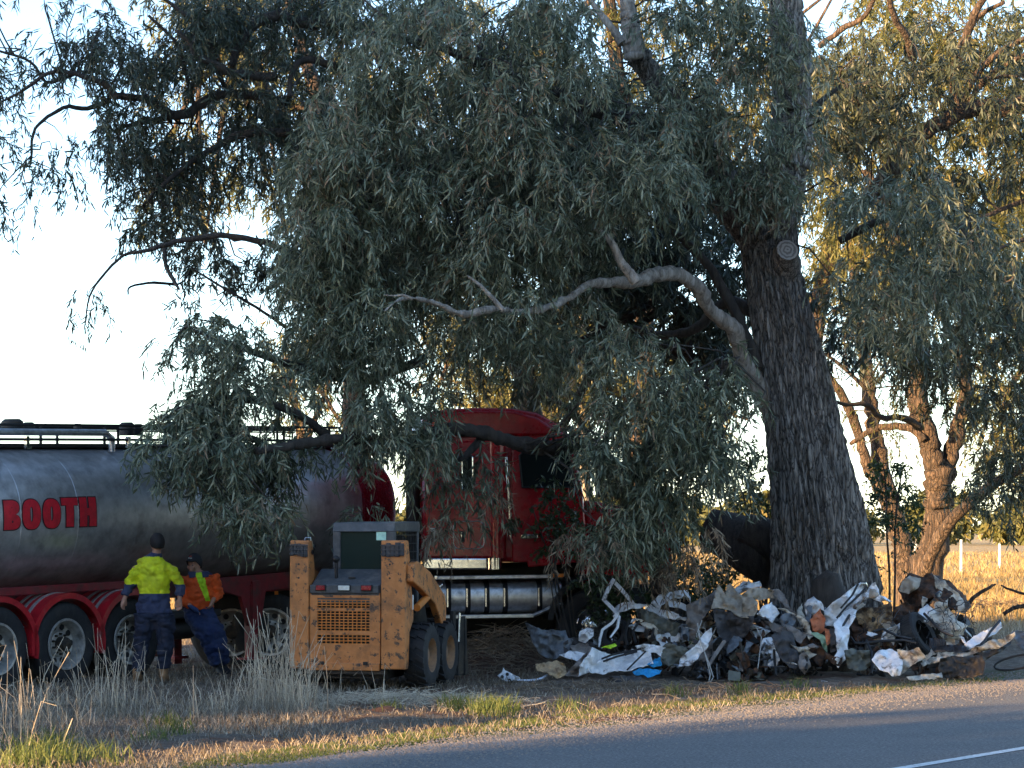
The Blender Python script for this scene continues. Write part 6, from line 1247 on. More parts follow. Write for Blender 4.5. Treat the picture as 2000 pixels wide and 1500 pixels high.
sheet('paper_scrap', [(556, 924), (596, 922), (594, 932), (560, 934)], 'litter_white', 'tiny white scrap on the grass left of the larger scrap', c5, dy=-.5, amp=.01, cat='litter')
def fragments(w, conv, zone, n, mats_, size=(14, 60), dy=(-.55, .1)):
    q = in_poly(zone, n)
    for x, y in q:
        s_ = random.uniform(*size); asp = random.uniform(.25, .8); a0 = random.uniform(0, 3.14); pl = []
        for k in range(random.randint(5, 9)):
            a = 6.283 * k / 8 + random.uniform(-.2, .2); u, v = math.cos(a) * s_ * random.uniform(.6, 1.2), math.sin(a) * s_ * asp * random.uniform(.5, 1.2); pl.append((x + u * math.cos(a0) - v * math.sin(a0), y + u * math.sin(a0) + v * math.cos(a0)))
        if len(pl) > 8: pl = pl[:8]
        S(w, 'torn_panel', pl, random.choice(mats_), conv=conv, dy=random.uniform(*dy), amp=.07, folds=5, dens=60)
fragments(wl, c4, [(620, 560), (900, 420), (1400, 440), (1440, 800), (700, 860), (560, 820)], 8, ['white_paint', 'white_paint', 'cream_paint', 'dark_cloth', 'olive_panel', 'grey_plastic', 'greasy_metal'], (14, 50))
fragments(wc, c4, [(1460, 480), (1700, 420), (1950, 400), (1950, 880), (1480, 880)], 6, ['taupe_cloth', 'greasy_metal', 'rust', 'dark_cloth', 'grey_plastic', 'white_paint', 'brown_foam'], (14, 46))
fragments(wc, c5, [(0, 420), (560, 420), (640, 820), (420, 860), (0, 880)], 8, ['taupe_cloth', 'greasy_metal', 'rust', 'dark_cloth', 'dark_steel', 'white_paint', 'cream_paint'], (14, 46))
fragments(wr, c5, [(700, 460), (1050, 330), (1240, 260), (1560, 320), (1700, 560), (1850, 560), (1650, 860), (760, 860)], 14, ['cream_paint', 'greasy_metal', 'rust', 'dark_cloth', 'white_paint', 'olive_panel', 'black_plastic', 'rust'], (14, 52))
BG_ = dict(size=(70, 130), dy=(-.15, .35))
fragments(wl, c4, [(860, 480), (1400, 440), (1420, 680), (900, 700)], 7, ['white_paint', 'white_paint', 'grey_plastic', 'cream_paint'], **BG_)
fragments(wc, c4, [(1500, 440), (1900, 420), (1900, 760), (1500, 780)], 7, ['taupe_cloth', 'tan_vinyl', 'dark_cloth', 'white_paint'], **BG_)
fragments(wc, c5, [(60, 400), (560, 440), (560, 740), (100, 740)], 8, ['taupe_cloth', 'tan_vinyl', 'white_paint', 'cream_paint', 'dark_cloth'], **BG_)
fragments(wr, c5, [(700, 420), (1100, 360), (1500, 380), (1700, 620), (1500, 760), (760, 760)], 12, ['cream_paint', 'white_paint', 'tan_vinyl', 'rust', 'cream_paint'], **BG_)
fragments(wc, c4, [(1500, 620), (1900, 560), (1900, 820), (1560, 820)], 5, ['taupe_cloth', 'tan_vinyl', 'grey_plastic', 'rust'], size=(60, 105), dy=(-.45, -.25))
fragments(wc, c5, [(60, 560), (600, 560), (560, 800), (120, 800)], 6, ['taupe_cloth', 'olive_panel', 'cream_paint', 'rust'], size=(55, 95), dy=(-.45, -.2))
# stump in front of the trunk
bs = P(1622, 1240, 35.9); q = MB(); q.tube([Vector((bs.x, bs.y, -.1)), Vector((bs.x - .02, bs.y, .5)), P(1618, 1170, 35.9), P(1612, 1128, 35.9), P(1606, 1120, 35.9)], [.3, .27, .24, .19, .08], 24); o = q.build('tree_stump', 'bark_dark', smooth=True); tag(o, 'dark rotten stump between the wreck pile and the huge trunk', 'stump')
for nm, pts, lb in (('fallen_branch', [(1890, 1180, 4), (1910, 1160, 4), (1935, 1146, 3), (1945, 1141, 1.5)], 'dead forked stick standing behind the right end of the wreck'), ('fallen_branch', [(1955, 1143, 1.5), (1975, 1152, 2.5), (2030, 1168, 3)], 'thin dead stick at the right edge above the grass'), ('fallen_branch', [(1960, 1200, 4), (1990, 1184, 4), (2040, 1180, 5)], 'thicker fallen branch lying at the right edge behind the wreck')):
    o = limb(pts, 38, None, 'bark_red', nm, n=8, wob=.1); tag(o, lb, 'branch')
for (pa, pb, lb) in (((860, 1262), (700, 1318), 0),): pass
# ================================================================== PEOPLE
def solidify_union(q, name, mats, parent, vox=.013, smooth_it=6, assign=None, disp=0., dfreq=9.):
    o = q.build('tmp_body', mats, None); r_ = o.modifiers.new('r', 'REMESH'); r_.mode = 'VOXEL'; r_.voxel_size = vox
    s_ = o.modifiers.new('s', 'SMOOTH'); s_.iterations = smooth_it; s_.factor = .5
    dg = bpy.context.evaluated_depsgraph_get(); me = bpy.data.meshes.new_from_object(o.evaluated_get(dg)); bpy.data.objects.remove(o)
    me.name = name; me.materials.clear()
    for m_ in (mats if isinstance(mats, (list, tuple)) else [mats]): me.materials.append(MATS[m_])
    if disp:
        co_ = np.empty(len(me.vertices) * 3, np.float32); me.vertices.foreach_get('co', co_); co_ = co_.reshape(-1, 3); nm = np.empty(len(me.vertices) * 3, np.float32); me.vertices.foreach_get('normal', nm); nm = nm.reshape(-1, 3)
        d = (np.abs(fbm(co_[:, 0] * dfreq, co_[:, 1] * dfreq, co_[:, 2] * dfreq * 1.6, 3)) - .35) * disp; me.vertices.foreach_set('co', (co_ + nm * d[:, None]).ravel()); me.update()
    mi = np.zeros(len(me.polygons), np.int32)
    if assign:
        c_ = np.empty(len(me.polygons) * 3, np.float32); me.polygons.foreach_get('center', c_); mi = assign(c_.reshape(-1, 3)).astype(np.int32)
    me.polygons.foreach_set('material_index', mi); me.shade_smooth()
    ob = bpy.data.objects.new(name, me); COL.objects.link(ob); ob.parent = parent; return ob
def ell(q, pts, secs, n=20):
    """loft of ellipses: pts centres, secs (half width along local x, half depth), cross sections square to the path"""
    pts = [Vector(p) for p in pts]; vs = []
    for i, p in enumerate(pts):
        d = (pts[min(i + 1, len(pts) - 1)] - pts[max(i - 1, 0)]).normalized(); a = Vector((1, 0, 0)); a = (a - d * a.dot(d)).normalized() if abs(d.x) < .95 else Vector((0, 0, 1)); b_ = d.cross(a).normalized()
        for k in range(n):
            t_ = 2 * math.pi * k / n; vs.append(p + a * math.cos(t_) * secs[i][0] + b_ * math.sin(t_) * secs[i][1])
    m_ = len(pts); fs = [(i * n + k, i * n + (k + 1) % n, (i + 1) * n + (k + 1) % n, (i + 1) * n + k) for i in range(m_ - 1) for k in range(n)] + [tuple(range(n - 1, -1, -1)), tuple((m_ - 1) * n + k for k in range(n))]
    q.add(vs, fs); return q
def ball(q, c, r, n=12):
    prof = [(max(1e-4, math.sin(math.pi * k / n)), -math.cos(math.pi * k / n)) for k in range(n + 1)]; vs = []
    for a, t_ in prof:
        for k in range(16): u = 2 * math.pi * k / 16; vs.append((c[0] + a * math.cos(u) * r[0], c[1] + a * math.sin(u) * r[1], c[2] + t_ * r[2]))
    q.add(vs, [(i * 16 + k, i * 16 + (k + 1) % 16, (i + 1) * 16 + (k + 1) % 16, (i + 1) * 16 + k) for i in range(n) for k in range(16)]); return q
def hand(q, wrist, dirn, palm_n, side, s=1.0, curl=.5):
    """palm with four unequal curled fingers and a thumb off the side"""
    d = Vector(dirn).normalized(); nrm = Vector(palm_n); nrm = (nrm - d * nrm.dot(d)).normalized(); w = d.cross(nrm).normalized() * side; W_ = Vector(wrist)
    q.tube([W_ - d * .01, W_ + d * .03 * s, W_ + d * .09 * s], [.024 * s, .032 * s, .03 * s], 10, flat=.9)
    for k, (o_, L_) in enumerate(((-.027, .062), (-.009, .076), (.009, .08), (.027, .072))):
        b0 = W_ + d * .085 * s + w * o_ * s; b1 = b0 + (d * (1 - curl * .3) + nrm * curl * .5) * L_ * .5 * s; b2 = b1 + (d * (1 - curl) + nrm * curl) * L_ * .5 * s; q.tube([b0 - d * .02, b0, b1, b2], [.0095 * s, .0095 * s, .0088 * s, .0075 * s], 8)
    t0 = W_ + d * .025 * s + w * .026 * s; q.tube([t0, t0 + (w * .6 + d * .8) * .035 * s, t0 + (w * .6 + d * 1.0) * .035 * s + (d + nrm * .5) * .028 * s], [.013 * s, .0115 * s, .009 * s], 8)
def head(q, c, rotz=0, tilt=0, s=1.0, face=True):
    """head looking along -y before rotation; c = centre of the skull"""
    Mr = Matrix.Translation(c) @ Matrix.Rotation(rotz, 4, 'Z') @ Matrix.Rotation(tilt, 4, 'X'); h = MB()
    ball(h, (0, .012, .025), (.076, .096, .1)); ball(h, (0, -.022, -.045), (.06, .068, .075)); ball(h, (0, -.05, -.088), (.032, .03, .026))
    h.add([(-.013, -.088, -.03), (.013, -.088, -.03), (.017, -.085, -.045), (-.017, -.085, -.045), (0, -.118, -.036), (0, -.09, .018), (0, -.108, -.048)], [(0, 3, 6, 4), (1, 4, 6, 2), (0, 4, 5), (1, 5, 4), (3, 2, 6), (0, 5, 1), (0, 1, 2, 3)])
    ball(h, (0, -.086, -.068), (.026, .012, .011)); ball(h, (0, -.082, .022), (.055, .018, .014))
    for x in (-1, 1): ball(h, (x * .077, .012, -.012), (.012, .02, .032), 8); ball(h, (x * .042, -.066, -.03), (.022, .022, .022), 8)
    q.add([Mr @ Vector(v) for v in h.v], h.f); return Mr
# --- standing man, seen from behind, hi-vis yellow and navy shirt
YP = 33.4
def at(px_, py_, dy=0.): return P(px_, py_, YP + dy)
org = at(300, 1322); org.z = 0
man = empty('person', org); man.matrix_world = Matrix.Translation(org); tag(man, 'standing man seen from behind in yellow and navy hi-vis shirt', 'person')
L_ = lambda px_, py_, dy=0.: tuple(at(px_, py_, dy) - org)
q = MB()
zsh = L_(300, 1098)[2]; zwa = L_(300, 1190)[2]
hd_c = L_(307, 1063); 
MrA = head(q, hd_c, math.pi + .35, .05)
ell(q, [L_(305, 1092), L_(306, 1075)], [(.058, .062), (.056, .06)])
ell(q, [L_(301, 1195), L_(301, 1165), L_(300, 1135), L_(300, 1112), L_(301, 1100), L_(304, 1088)], [(.165, .11), (.155, .105), (.16, .105), (.16, .1), (.12, .08), (.06, .06)])
for hip, kn, an in (((286, 1192), (279, 1250), (272, 1308)), ((318, 1192), (322, 1250), (322, 1304))):
    ell(q, [L_(*hip), L_((hip[0] + kn[0]) / 2, (hip[1] + kn[1]) / 2), L_(*kn), L_((kn[0] + an[0]) / 2, (kn[1] + an[1]) / 2 - 6, .02), L_(*an)], [(.09, .09), (.08, .085), (.06, .062), (.058, .062), (.042, .048)])
armL = [L_(268, 1108), L_(252, 1142, .02), L_(244, 1166, -.03)]; armR = [L_(334, 1108), L_(350, 1140, .02), L_(351, 1168, -.02)]
ell(q, armL, [(.055, .058), (.046, .048), (.03, .032)]); ell(q, armR, [(.055, .058), (.046, .048), (.03, .032)])

hand(q, armL[2], (-.25, -.15, -1), (.3, -.2, -.1), -1, 1.15, .5); hand(q, armR[2], (-.02, .0, -1), (-.2, -.9, 0), 1, 1.15, .6)
solidify_union(q, 'body', 'skin', man, .012, 2)
q = MB()
ell(q, [L_(301, 1198), L_(301, 1180), L_(301, 1160), L_(300, 1135), L_(300, 1115), L_(301, 1099), L_(303, 1090), L_(305, 1084)], [(.215, .15), (.205, .145), (.19, .14), (.205, .145), (.225, .14), (.205, .12), (.13, .1), (.08, .085)])
ell(q, [L_(276, 1107), L_(262, 1122, 0), L_(253, 1140, .02), L_(249, 1152, 0), L_(244, 1164, -.03)], [(.06, .07), (.07, .075), (.068, .072), (.06, .062), (.05, .052)])
ell(q, [L_(327, 1107), L_(341, 1122, 0), L_(350, 1140, .02), L_(352, 1152, 0), L_(351, 1166, -.02)], [(.06, .07), (.07, .075), (.068, .072), (.06, .062), (.05, .052)])
zy = L_(300, 1159)[2]; zc = L_(300, 1087)[2]; zs = L_(250, 1141)[2]
shirt = solidify_union(q, 'shirt', ['hivis_yellow', 'navy_cloth'], man, .011, 5, lambda c_: ((c_[:, 2] < zy) & (np.abs(c_[:, 0]) < .21)) | (c_[:, 2] > zc) | ((np.abs(c_[:, 0] - .0) > .2) & (c_[:, 2] < zs)), .03, 8)
ell(q := MB(), [L_(304, 1090, .01), L_(305.5, 1079, .0)], [(.085, .088), (.07, .078)]); solidify_union(q, 'collar', 'navy_cloth', man, .01, 3)
q = MB()
ell(q, [L_(301, 1186), L_(301, 1200), L_(301, 1212)], [(.19, .14), (.2, .15), (.19, .14)])
for hip, kn, an in (((284, 1200), (278, 1250), (270, 1310)), ((320, 1200), (322, 1250), (320, 1306))):
    ell(q, [L_(*hip), L_((hip[0] + kn[0]) / 2, (hip[1] + kn[1]) / 2), L_(*kn), L_((kn[0] + an[0]) / 2, (kn[1] + an[1]) / 2), L_(*an)], [(.145, .155), (.125, .13), (.098, .103), (.09, .095), (.09, .1)])
solidify_union(q, 'trousers', 'navy_trousers', man, .012, 5, None, .035, 7)
for fx, fy, tx in ((268, 1314, -4), (320, 1310, 4)):
    q = MB(); b_ = Vector(L_(fx, fy)); b_.z = .0; ell(q, [b_ + Vector((0, -.1, .05)), b_ + Vector((0, -.04, .075)), b_ + Vector((0, .06, .06)), b_ + Vector((.01, .17, .04)), b_ + Vector((.01, .2, .03))], [(.035, .045), (.045, .07), (.045, .06), (.048, .04), (.03, .025)]); ell(q, [b_ + Vector((0, -.03, .06)), b_ + Vector((0, -.03, .17))], [(.052, .06), (.055, .062)]); solidify_union(q, 'boot', 'boot_tan', man, .01, 3)
# hair: cap of short hair over the back of the skull
def hair_shell(Mr, mt, parent, cut, name='hair', grow=.007):
    q = MB(); vs = []; n = 28; m_ = 16
    for i in range(m_ + 1):
        ph = math.pi * .66 * i / m_
        for k in range(n):
            u = 2 * math.pi * k / n; fr = max(0, -math.sin(u)); lim = 1 - cut * fr
            p_ = ph * lim; s1, c1 = math.sin(p_), math.cos(p_); vs.append(Mr @ Vector((math.cos(u) * s1 * (.076 + grow), .012 + math.sin(u) * s1 * (.096 + grow), .025 + c1 * (.1 + grow) - (.03 * (i / m_) ** 3 * max(0, math.sin(u))))))
    q.add(vs, [(i * n + k, i * n + (k + 1) % n, (i + 1) * n + (k + 1) % n, (i + 1) * n + k) for i in range(m_) for k in range(n)]); o = q.build(name, mt, parent, smooth=True)
    md = o.modifiers.new('t', 'SOLIDIFY'); md.thickness = .008; md.offset = 1; return o
hair_shell(MrA, 'hair', man, .6, grow=.008)
# --- second man, orange shirt open over lime, cap, leaning back
YP = 34.9
org = at(405, 1305); org.z = 0
man2 = empty('person', org); man2.matrix_world = Matrix.Translation(org); tag(man2, 'older man in orange shirt over lime vest and dark cap leaning back against the trailer', 'person')
q = MB()
MrB = head(q, L_(379, 1102), -.45, .05, face=True) @ Matrix.Identity(4)
ell(q, [L_(386, 1122, .02), L_(381, 1106, .0)], [(.06, .065), (.055, .06)])
ell(q, [L_(385, 1190, .1), L_(388, 1170, .06), L_(389, 1150, .03), L_(388, 1132), L_(386, 1122, .0), L_(384, 1116)], [(.15, .115), (.16, .12), (.16, .11), (.15, .1), (.11, .08), (.06, .06)])
legs2 = (((374, 1192), (402, 1243, -.12), (424, 1298, -.05)), ((398, 1190), (424, 1238, -.05), (436, 1292, .1)))
for hip, kn, an in legs2: ell(q, [L_(*hip, .08), L_((hip[0] + kn[0]) / 2, (hip[1] + kn[1]) / 2, 0), L_(*kn), L_((kn[0] + an[0]) / 2, (kn[1] + an[1]) / 2, -.05), L_(*an)], [(.1, .105), (.088, .09), (.065, .068), (.06, .062), (.042, .048)])
aR = [L_(361, 1132), L_(352, 1165, .0), L_(374, 1186, -.12)]; aL = [L_(414, 1132), L_(428, 1160, .06), L_(416, 1172, -.06)]
for arm in (aR, aL): ell(q, arm, [(.055, .058), (.046, .048), (.03, .032)])
hand(q, aR[2], (.9, -.3, -.5), (0, -.3, -1), 1, 1.1, .5); hand(q, aL[2], (-.3, -.3, -.9), (-.9, 0, 0), 1, 1.0, .7)
zg = L_(380, 1181)[2]; solidify_union(q, 'body', ['skin', 'glove_blue'], man2, .012, 2, lambda c_: (c_[:, 2] < zg) & (c_[:, 0] < L_(392, 1180)[0]))
q = MB(); ell(q, [L_(388, 1186, .07), L_(388, 1172, .05), L_(389, 1150, .03), L_(388, 1132), L_(386, 1124), L_(385, 1117)], [(.19, .155), (.2, .16), (.205, .155), (.215, .135), (.18, .115), (.08, .08)])
ell(q, [L_(364, 1128), L_(356, 1148), L_(354, 1166), L_(364, 1178, -.06), L_(370, 1183, -.1)], [(.085, .085), (.075, .078), (.07, .07), (.058, .06), (.05, .05)]); ell(q, [L_(413, 1128), L_(421, 1146, .03), L_(428, 1160, .06), L_(422, 1168, 0), L_(418, 1171, -.04)], [(.085, .085), (.075, .078), (.072, .072), (.055, .055), (.048, .048)])
P0, P1 = np.array(L_(391, 1118)), np.array(L_(407, 1172))
def limezone(c_):
    t_ = (P0[2] - c_[:, 2]) / (P0[2] - P1[2]); xm = P0[0] + (P1[0] - P0[0]) * t_; wd = .028 + .03 * np.clip(1 - t_, 0, 1); f = (np.abs(c_[:, 0] - xm) < wd) & (c_[:, 1] < -.03) & (t_ > -.2) & (t_ < 1.03)
    nv = (~f) & (t_ < .09) & (np.abs(c_[:, 0] - P0[0]) < .16); return np.where(f, 1, np.where(nv, 2, 0))
solidify_union(q, 'shirt', ['hivis_orange', 'hivis_lime', 'navy_cloth'], man2, .011, 4, limezone, .03, 8)
for dx_, dy_ in ((-13, 2), (13, 1)):
    q = MB(); c0 = Vector(L_(388 + dx_, 1119 + dy_, -.1)); q.add([c0 + Vector(v) for v in ((-.05, 0, .03), (.05, 0, .03), (.045, -.02, -.04), (-.03, -.03, -.05))], [(0, 1, 2, 3)]); o = q.build('collar', 'navy_cloth', man2); md = o.modifiers.new('t', 'SOLIDIFY'); md.thickness = .012
q = MB(); ell(q, [L_(386, 1176, .06), L_(385, 1190, .08), L_(384, 1202, .08)], [(.18, .14), (.185, .15), (.17, .14)])
for hip, kn, an in legs2: ell(q, [L_(hip[0], hip[1] + 4, .06), L_((hip[0] + kn[0]) / 2, (hip[1] + kn[1]) / 2, 0), L_(*kn), L_((kn[0] + an[0]) / 2, (kn[1] + an[1]) / 2, -.05), L_(*an)], [(.13, .135), (.12, .12), (.1, .105), (.092, .098), (.09, .1)])
solidify_union(q, 'trousers', 'blue_trousers', man2, .012, 5, None, .035, 7)
for an in (legs2[0][2], legs2[1][2]):
    q = MB(); b_ = Vector(L_(*an)); b_.z = 0; ell(q, [b_ + Vector((-.02, .08, .05)), b_ + Vector((0, .03, .075)), b_ + Vector((.04, -.05, .06)), b_ + Vector((.08, -.14, .04)), b_ + Vector((.09, -.17, .03))], [(.035, .045), (.045, .07), (.045, .06), (.048, .04), (.03, .025)]); ell(q, [b_ + Vector((0, .03, .06)), b_ + Vector((-.01, .02, .16))], [(.052, .06), (.055, .062)]); solidify_union(q, 'boot', 'cap_black', man2, .01, 3)
capo = hair_shell(MrB, 'cap_black', man2, .42, 'cap', .012)
q = MB(); vs = []; n = 14
for i, (r_, dz) in enumerate(((.086, .03), (.12, .022), (.155, .012))):
    for k in range(n + 1):
        u = math.pi + math.pi * (k / n) * .8 + math.pi * .1; vs.append(MrB @ Vector((math.cos(u) * (.074 if i == 0 else .07 - .004 * i), .0 + math.sin(u) * (r_ + .02), .045 + dz - .02 * abs(math.cos(u)))))
q.add(vs, [(i * (n + 1) + k, i * (n + 1) + k + 1, (i + 1) * (n + 1) + k + 1, (i + 1) * (n + 1) + k) for i in range(2) for k in range(n)]); o = q.build('cap_peak', 'cap_black', capo, smooth=True); md = o.modifiers.new('t', 'SOLIDIFY'); md.thickness = .006
for dx_, dz, mt in ((-.016, .085, 'sticker_white'), (.016, .083, 'sticker_white'), (.0, .108, 'red_lens')):
    c_ = MrB @ Vector((dx_, -.092 if mt == 'sticker_white' else -.082, dz)); MB().box(c_, (.02 if mt == 'sticker_white' else .035, .01, .012)).build('cap_badge', mt, capo)
for x in (-.03, .03): q = MB(); ball(q, MrB @ Vector((x, -.083, -.008)), (.011, .006, .006), 6); q.build('eye', 'eye_dark', man2)
# what he leans on: a low wheel chock box is part of the trailer (air tank), see above
# ================================================================== GRASS AND LITTER
def scatter_px(poly, n, wob=0.):
    q = in_poly(poly, n); d = np.stack([q[:, 0] - 1000, -math.sin(PITCH) * (750 - q[:, 1]) + math.cos(PITCH) * F_PX, math.cos(PITCH) * (750 - q[:, 1]) + math.sin(PITCH) * F_PX], -1)
    t = -CAM_H / d[:, 2]; return d[:, 0] * t, d[:, 1] * t
def rag_ground(x, y):
    return np.zeros_like(x)
def patch(name, label, poly, n, H, W, lean, mt, tint=(0, 1), bend=.5, group=None):
    x, y = scatter_px(poly, n); o = blades(name, x, y, np.full(n, -.02), rng.uniform(*H, n), rng.uniform(*W, n), rng.uniform(*lean, n), mt, bend, tint); tag(o, label, 'grass', group, 'stuff'); return o
verge = [(-60, 1330), (400, 1290), (600, 1345), (1000, 1330), (1500, 1345), (1990, 1325), (1960, 1330), (1500, 1372), (1000, 1428), (420, 1500), (380, 1540), (-60, 1560)]
# flat straw lying about: blades laid nearly level
patch('straw_litter', 'dry straw lying on the verge', verge, 15000, (.05, .18), (.002, .0045), (.7, 1.0), 'straw', (0, .9), .9)
patch('straw_litter', 'dry stubble on the left verge', [(-60, 1300), (500, 1290), (640, 1350), (700, 1400), (500, 1440), (-60, 1500)], 8000, (.05, .2), (.0018, .004), (.4, 1.0), 'straw', (.1, 1), .8)
patch('straw_litter', 'dry litter under the vehicles', [(-60, 1240), (1100, 1240), (1250, 1300), (1000, 1340), (600, 1350), (-60, 1330)], 12000, (.05, .2), (.002, .005), (.5, 1.0), 'straw', (0, .6), .9)
# tall dead stalks
cl = [(35, 1440, 26, 1.0), (75, 1400, 30, .95), (60, 1480, 30, .6), (190, 1378, 20, 1.0), (225, 1388, 22, .9), (262, 1392, 10, .95), (300, 1380, 8, .8), (140, 1420, 14, .6), (345, 1400, 7, .6), (400, 1385, 10, .5), (430, 1392, 10, .45), (512, 1372, 40, 1.15), (540, 1375, 44, 1.2), (570, 1378, 50, 1.0), (590, 1385, 36, .8), (480, 1380, 24, 1.0), (618, 1372, 10, .5), (720, 1372, 6, .45), (1108, 1290, 10, .55), (1075, 1290, 7, .45), (1585, 1290, 2, .3)]
X = []; Yv = []; Hh = []; Ln = []
for cx_, cy_, n, h in cl:
    g = G(cx_, cy_); n = int(n * 1.0)
    X.append(rng.normal(g.x, .14, n)); Yv.append(rng.normal(g.y, .3, n)); Hh.append(rng.uniform(.25, 1.0, n) ** 1.2 * h * .92); Ln.append(np.abs(rng.normal(.15, .3, n)))
X, Yv, Hh, Ln = map(np.concatenate, (X, Yv, Hh, Ln))
def stalks(name, X, Yv, H, lean, label):
    q = MB()
    for x, y, h, l in zip(X, Yv, H, lean):
        a = random.uniform(0, 6.28); dx_, dy_ = math.cos(a) * l * h, math.sin(a) * l * h; r_ = random.uniform(.002, .0042)
        p = [Vector((x, y, -.02)), Vector((x + dx_ * .4 + random.gauss(0, .006), y + dy_ * .4, h * .5)), Vector((x + dx_, y + dy_, h * math.sqrt(max(.1, 1 - l * l))))]
        if random.random() < .25: p.append(p[-1] + Vector((random.gauss(0, .08), 0, -random.uniform(.0, .12))))
        q.tube(p, [r_ * 1.2, r_, r_ * .7] + [r_ * .5] * (len(p) - 3), 3, cap=False)
        if random.random() < .5:
            b0 = p[0].lerp(p[1], random.uniform(.5, 1)) ; q.tube([b0, b0 + Vector((random.gauss(0, .07), 0, random.uniform(.04, .16)))], [r_ * .7, r_ * .4], 3, cap=False)
    me = q.build(name, 'straw_stalk', smooth=False, fix=False); return tag(me, label, 'grass', None, 'stuff')
mat('straw_stalk', (.6, .52, .39), .8, dirt=(.25, .2, .14), dscale=3)
stalks('dead_stalks', X, Yv, Hh, Ln, 'tall dead pale weed stalks on the left verge')
# dense tangle at the feet of the stalks
X = []; Yv = []
for cx_, cy_, n, h in cl[:17]:
    g = G(cx_, cy_); k = n * 6; X.append(rng.normal(g.x, .26, k)); Yv.append(rng.normal(g.y, .45, k))
X, Yv = map(np.concatenate, (X, Yv)); n = len(X)
tag(blades('dead_tangle', X, Yv, np.full(n, -.02), rng.uniform(.06, .3, n), rng.uniform(.0014, .003, n), rng.uniform(.2, 1.0, n), 'straw', .6, (.2, 1)), 'tangled dead grass at the feet of the tall stalks', 'grass', None, 'stuff')
# fresh green tufts
def tufts(label, spots, mt='grass_green', per=90, H=(.08, .26)):
    X = []; Yv = []; Hh = []
    for cx_, cy_, s_ in spots: g = G(cx_, cy_); k = int(per * s_); X.append(rng.normal(g.x, .09 * s_ ** .5, k)); Yv.append(rng.normal(g.y, .16 * s_ ** .5, k)); Hh.append(rng.uniform(*H, k) * min(1.3, .7 + .3 * s_))
    X, Yv, Hh = map(np.concatenate, (X, Yv, Hh)); n = len(X); tag(blades('green_tufts', X, Yv, np.full(n, -.02), Hh, rng.uniform(.003, .006, n), rng.uniform(.1, .8, n), mt, .5), label, 'grass', None, 'stuff')
tufts('bright green grass tufts at the lower left corner', [(80, 1485, 3), (60, 1500, 2), (95, 1470, 2), (140, 1492, 1), (175, 1484, .8), (215, 1492, .8), (30, 1500, 1)], H=(.08, .3), per=60)
tufts('green grass tufts on the verge near the loader', [(965, 1395, 2.2), (945, 1390, 1.2), (890, 1385, 1), (985, 1392, 1), (1110, 1385, .8), (880, 1378, .8), (760, 1390, .7), (330, 1420, 1), (350, 1440, 1), (300, 1450, .8), (1560, 1345, .8), (1450, 1352, .8), (1320, 1360, .8), (1880, 1320, .6)])
x_, y_ = scatter_px([(300, 1520), (420, 1480), (700, 1445), (1000, 1405), (1400, 1362), (1960, 1322), (1960, 1330), (1400, 1378), (1000, 1422), (420, 1512)], 26000)
S1, C1 = road_uv(x_, y_); k_ = (C1 < .18 + .1 * fbm(S1 * 2, C1 * 2)) & (fbm(x_ * 2.2, y_ * 2.2) > -.25); x_, y_ = x_[k_], y_[k_]; n = len(x_)
tag(blades('green_verge', x_, y_, np.full(n, -.015), rng.uniform(.02, .07, n), rng.uniform(.002, .004, n), rng.uniform(.3, 1, n), 'grass_green', .5, (.1, 1)), 'short green grass along the edge of the road', 'grass', None, 'stuff')
# golden field grass
def field(n, y0, y1, H, W, x_half=.3):
    y = rng.uniform(0, 1, n) ** 1.2 * (y1 - y0) + y0; x = rng.uniform(-x_half, x_half, n) * y
    S1, C1 = road_uv(x, y); k = C1 < -2.2; x, y = x[k], y[k]; m_ = len(x); return blades('field_grass', x, y, np.full(m_, -.03), rng.uniform(*H, m_), rng.uniform(*W, m_), rng.uniform(.1, .7, m_), 'grass_gold', .5)
tag(field(52000, 56, 110, (.12, .42), (.006, .016), .24), 'golden dry grass at the near side of the field', 'grass', None, 'stuff')
tag(field(24000, 105, 230, (.15, .5), (.015, .03), .24), 'golden stubble stretching to the far trees', 'grass', None, 'stuff')
x_, y_ = scatter_px([(1000, 1180), (2040, 1165), (2040, 1250), (1000, 1260)], 9000); n = len(x_)
S1, C1 = road_uv(x_, y_); k_ = C1 < -.4; x_, y_ = x_[k_], y_[k_]; n = len(x_)
tag(blades('verge_grass', x_, y_, np.full(n, -.02), rng.uniform(.08, .3, n), rng.uniform(.003, .008, n), rng.uniform(.2, .9, n), 'straw', .6), 'straw coloured grass behind the wreck pile', 'grass', None, 'stuff')
# brush heaps of sticks and straw
def heap(name, label, cx_, cy_, rx, rd, h, n, mt='brush', L=(.2, .7), r=.006):
    g = G(cx_, cy_); q = MB()
    for k in range(n):
        u, v = random.gauss(0, .45), random.gauss(0, .45); z = max(0.01, h * math.exp(-(u * u + v * v) * 2) * random.uniform(.1, 1)); c_ = Vector((g.x + u * rx, g.y + v * rd, z)); a = random.uniform(0, 6.28); l_ = random.uniform(*L); d = Vector((math.cos(a), math.sin(a), random.gauss(-.05, .25))) * l_ / 2
        p = [c_ - d, c_ + Vector((random.gauss(0, .03), 0, random.gauss(.02, .03))), c_ + d]; 
        for w in p: w.z = max(w.z, .004)
        q.tube(p, random.uniform(.4, 1.2) * r, 4, cap=False)
    me = q.build(name, 'straw_stalk' if mt == 'straw' else 'brush_sticks', fix=False); return tag(me, label, 'brush heap', None, 'stuff')
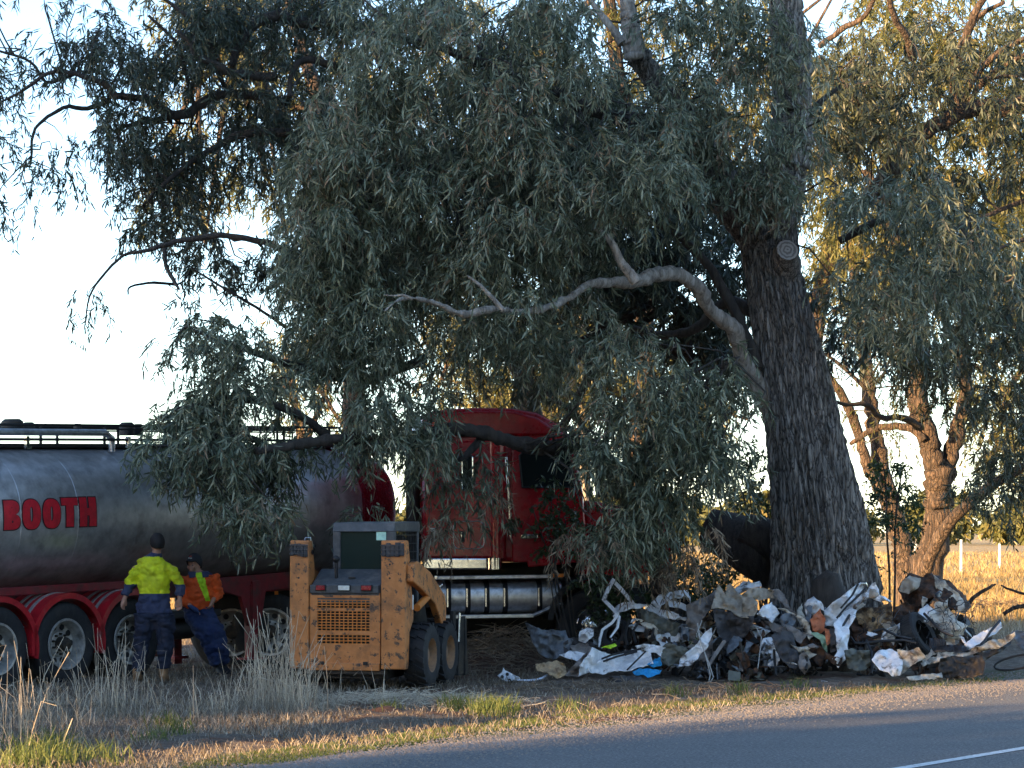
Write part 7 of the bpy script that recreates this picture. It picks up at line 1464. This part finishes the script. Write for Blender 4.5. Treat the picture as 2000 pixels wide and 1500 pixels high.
mat('brush_sticks', (.13, .095, .065), .9, dirt=(.3, .24, .17), dscale=3)
mat('soil', (.1, .05, .03), .95, dirt=(.05, .03, .02), dscale=5, bmp=.8, bscale=20)
def mound(label, cx_, cy_, rx, rd, h, mt='soil'):
    g = G(cx_, cy_); n = 40; U, V = np.meshgrid(np.linspace(-1, 1, n), np.linspace(-1, 1, n)); rr = np.hypot(U, V); Z = h * np.clip(1 - rr, 0, 1) ** .8 * (1 + .4 * fbm(U * 3 + cx_, V * 3)) + .05 * h * fbm(U * 12, V * 12 + cx_) - .04
    ix = np.arange(n * n).reshape(n, n); Q_ = np.stack([ix[:-1, :-1], ix[:-1, 1:], ix[1:, 1:], ix[1:, :-1]], -1).reshape(-1, 4)
    o = npmesh('soil_mound', np.stack([g.x + U * rx, g.y + V * rd, Z], -1).reshape(-1, 3), Q_, [mt], smooth=True); tag(o, label, kind='structure'); return o
mound('low brown soil mound under the brush heap', 985, 1300, 1.1, 1.4, .3); heap('brush_heap', 'heap of raked straw and sticks right of the loader', 985, 1300, 1.1, 1.4, .55, 900, L=(.15, .6), r=.005)
heap('brush_heap', 'dark sticks heaped under the red truck', 900, 1262, 1.2, 1.5, .3, 350, r=.007)
mound('reddish clods beside the road', 1190, 1402, .8, .5, .05); mound('reddish clods near the verge', 900, 1420, .9, .5, .05); mound('brown clods under the loader', 760, 1392, .9, .6, .09)
heap('brush_heap', 'dry sticks and litter at the foot of the wreck pile', 1250, 1345, 2.2, .8, .05, 420, L=(.08, .35), r=.004)
heap('brush_heap', 'pale straw swept up in front of the loader', 800, 1372, 1.6, .9, .1, 700, 'straw', L=(.1, .4), r=.0028)
heap('brush_heap', 'dry sticks at the right behind the wreck', 1960, 1195, 1.6, 1.5, .25, 240, L=(.2, .8), r=.008)
o = tag(bar('fallen_branch', [(682, 1402), (700, 1418), (722, 1428)], [1.5, 3, 1.2], 'bark_dark', dy=-5.0), 'short dark stick lying on the verge left of the loader', 'branch')
b_ = G(690, 1410); o.data.transform(Matrix.Identity(4))
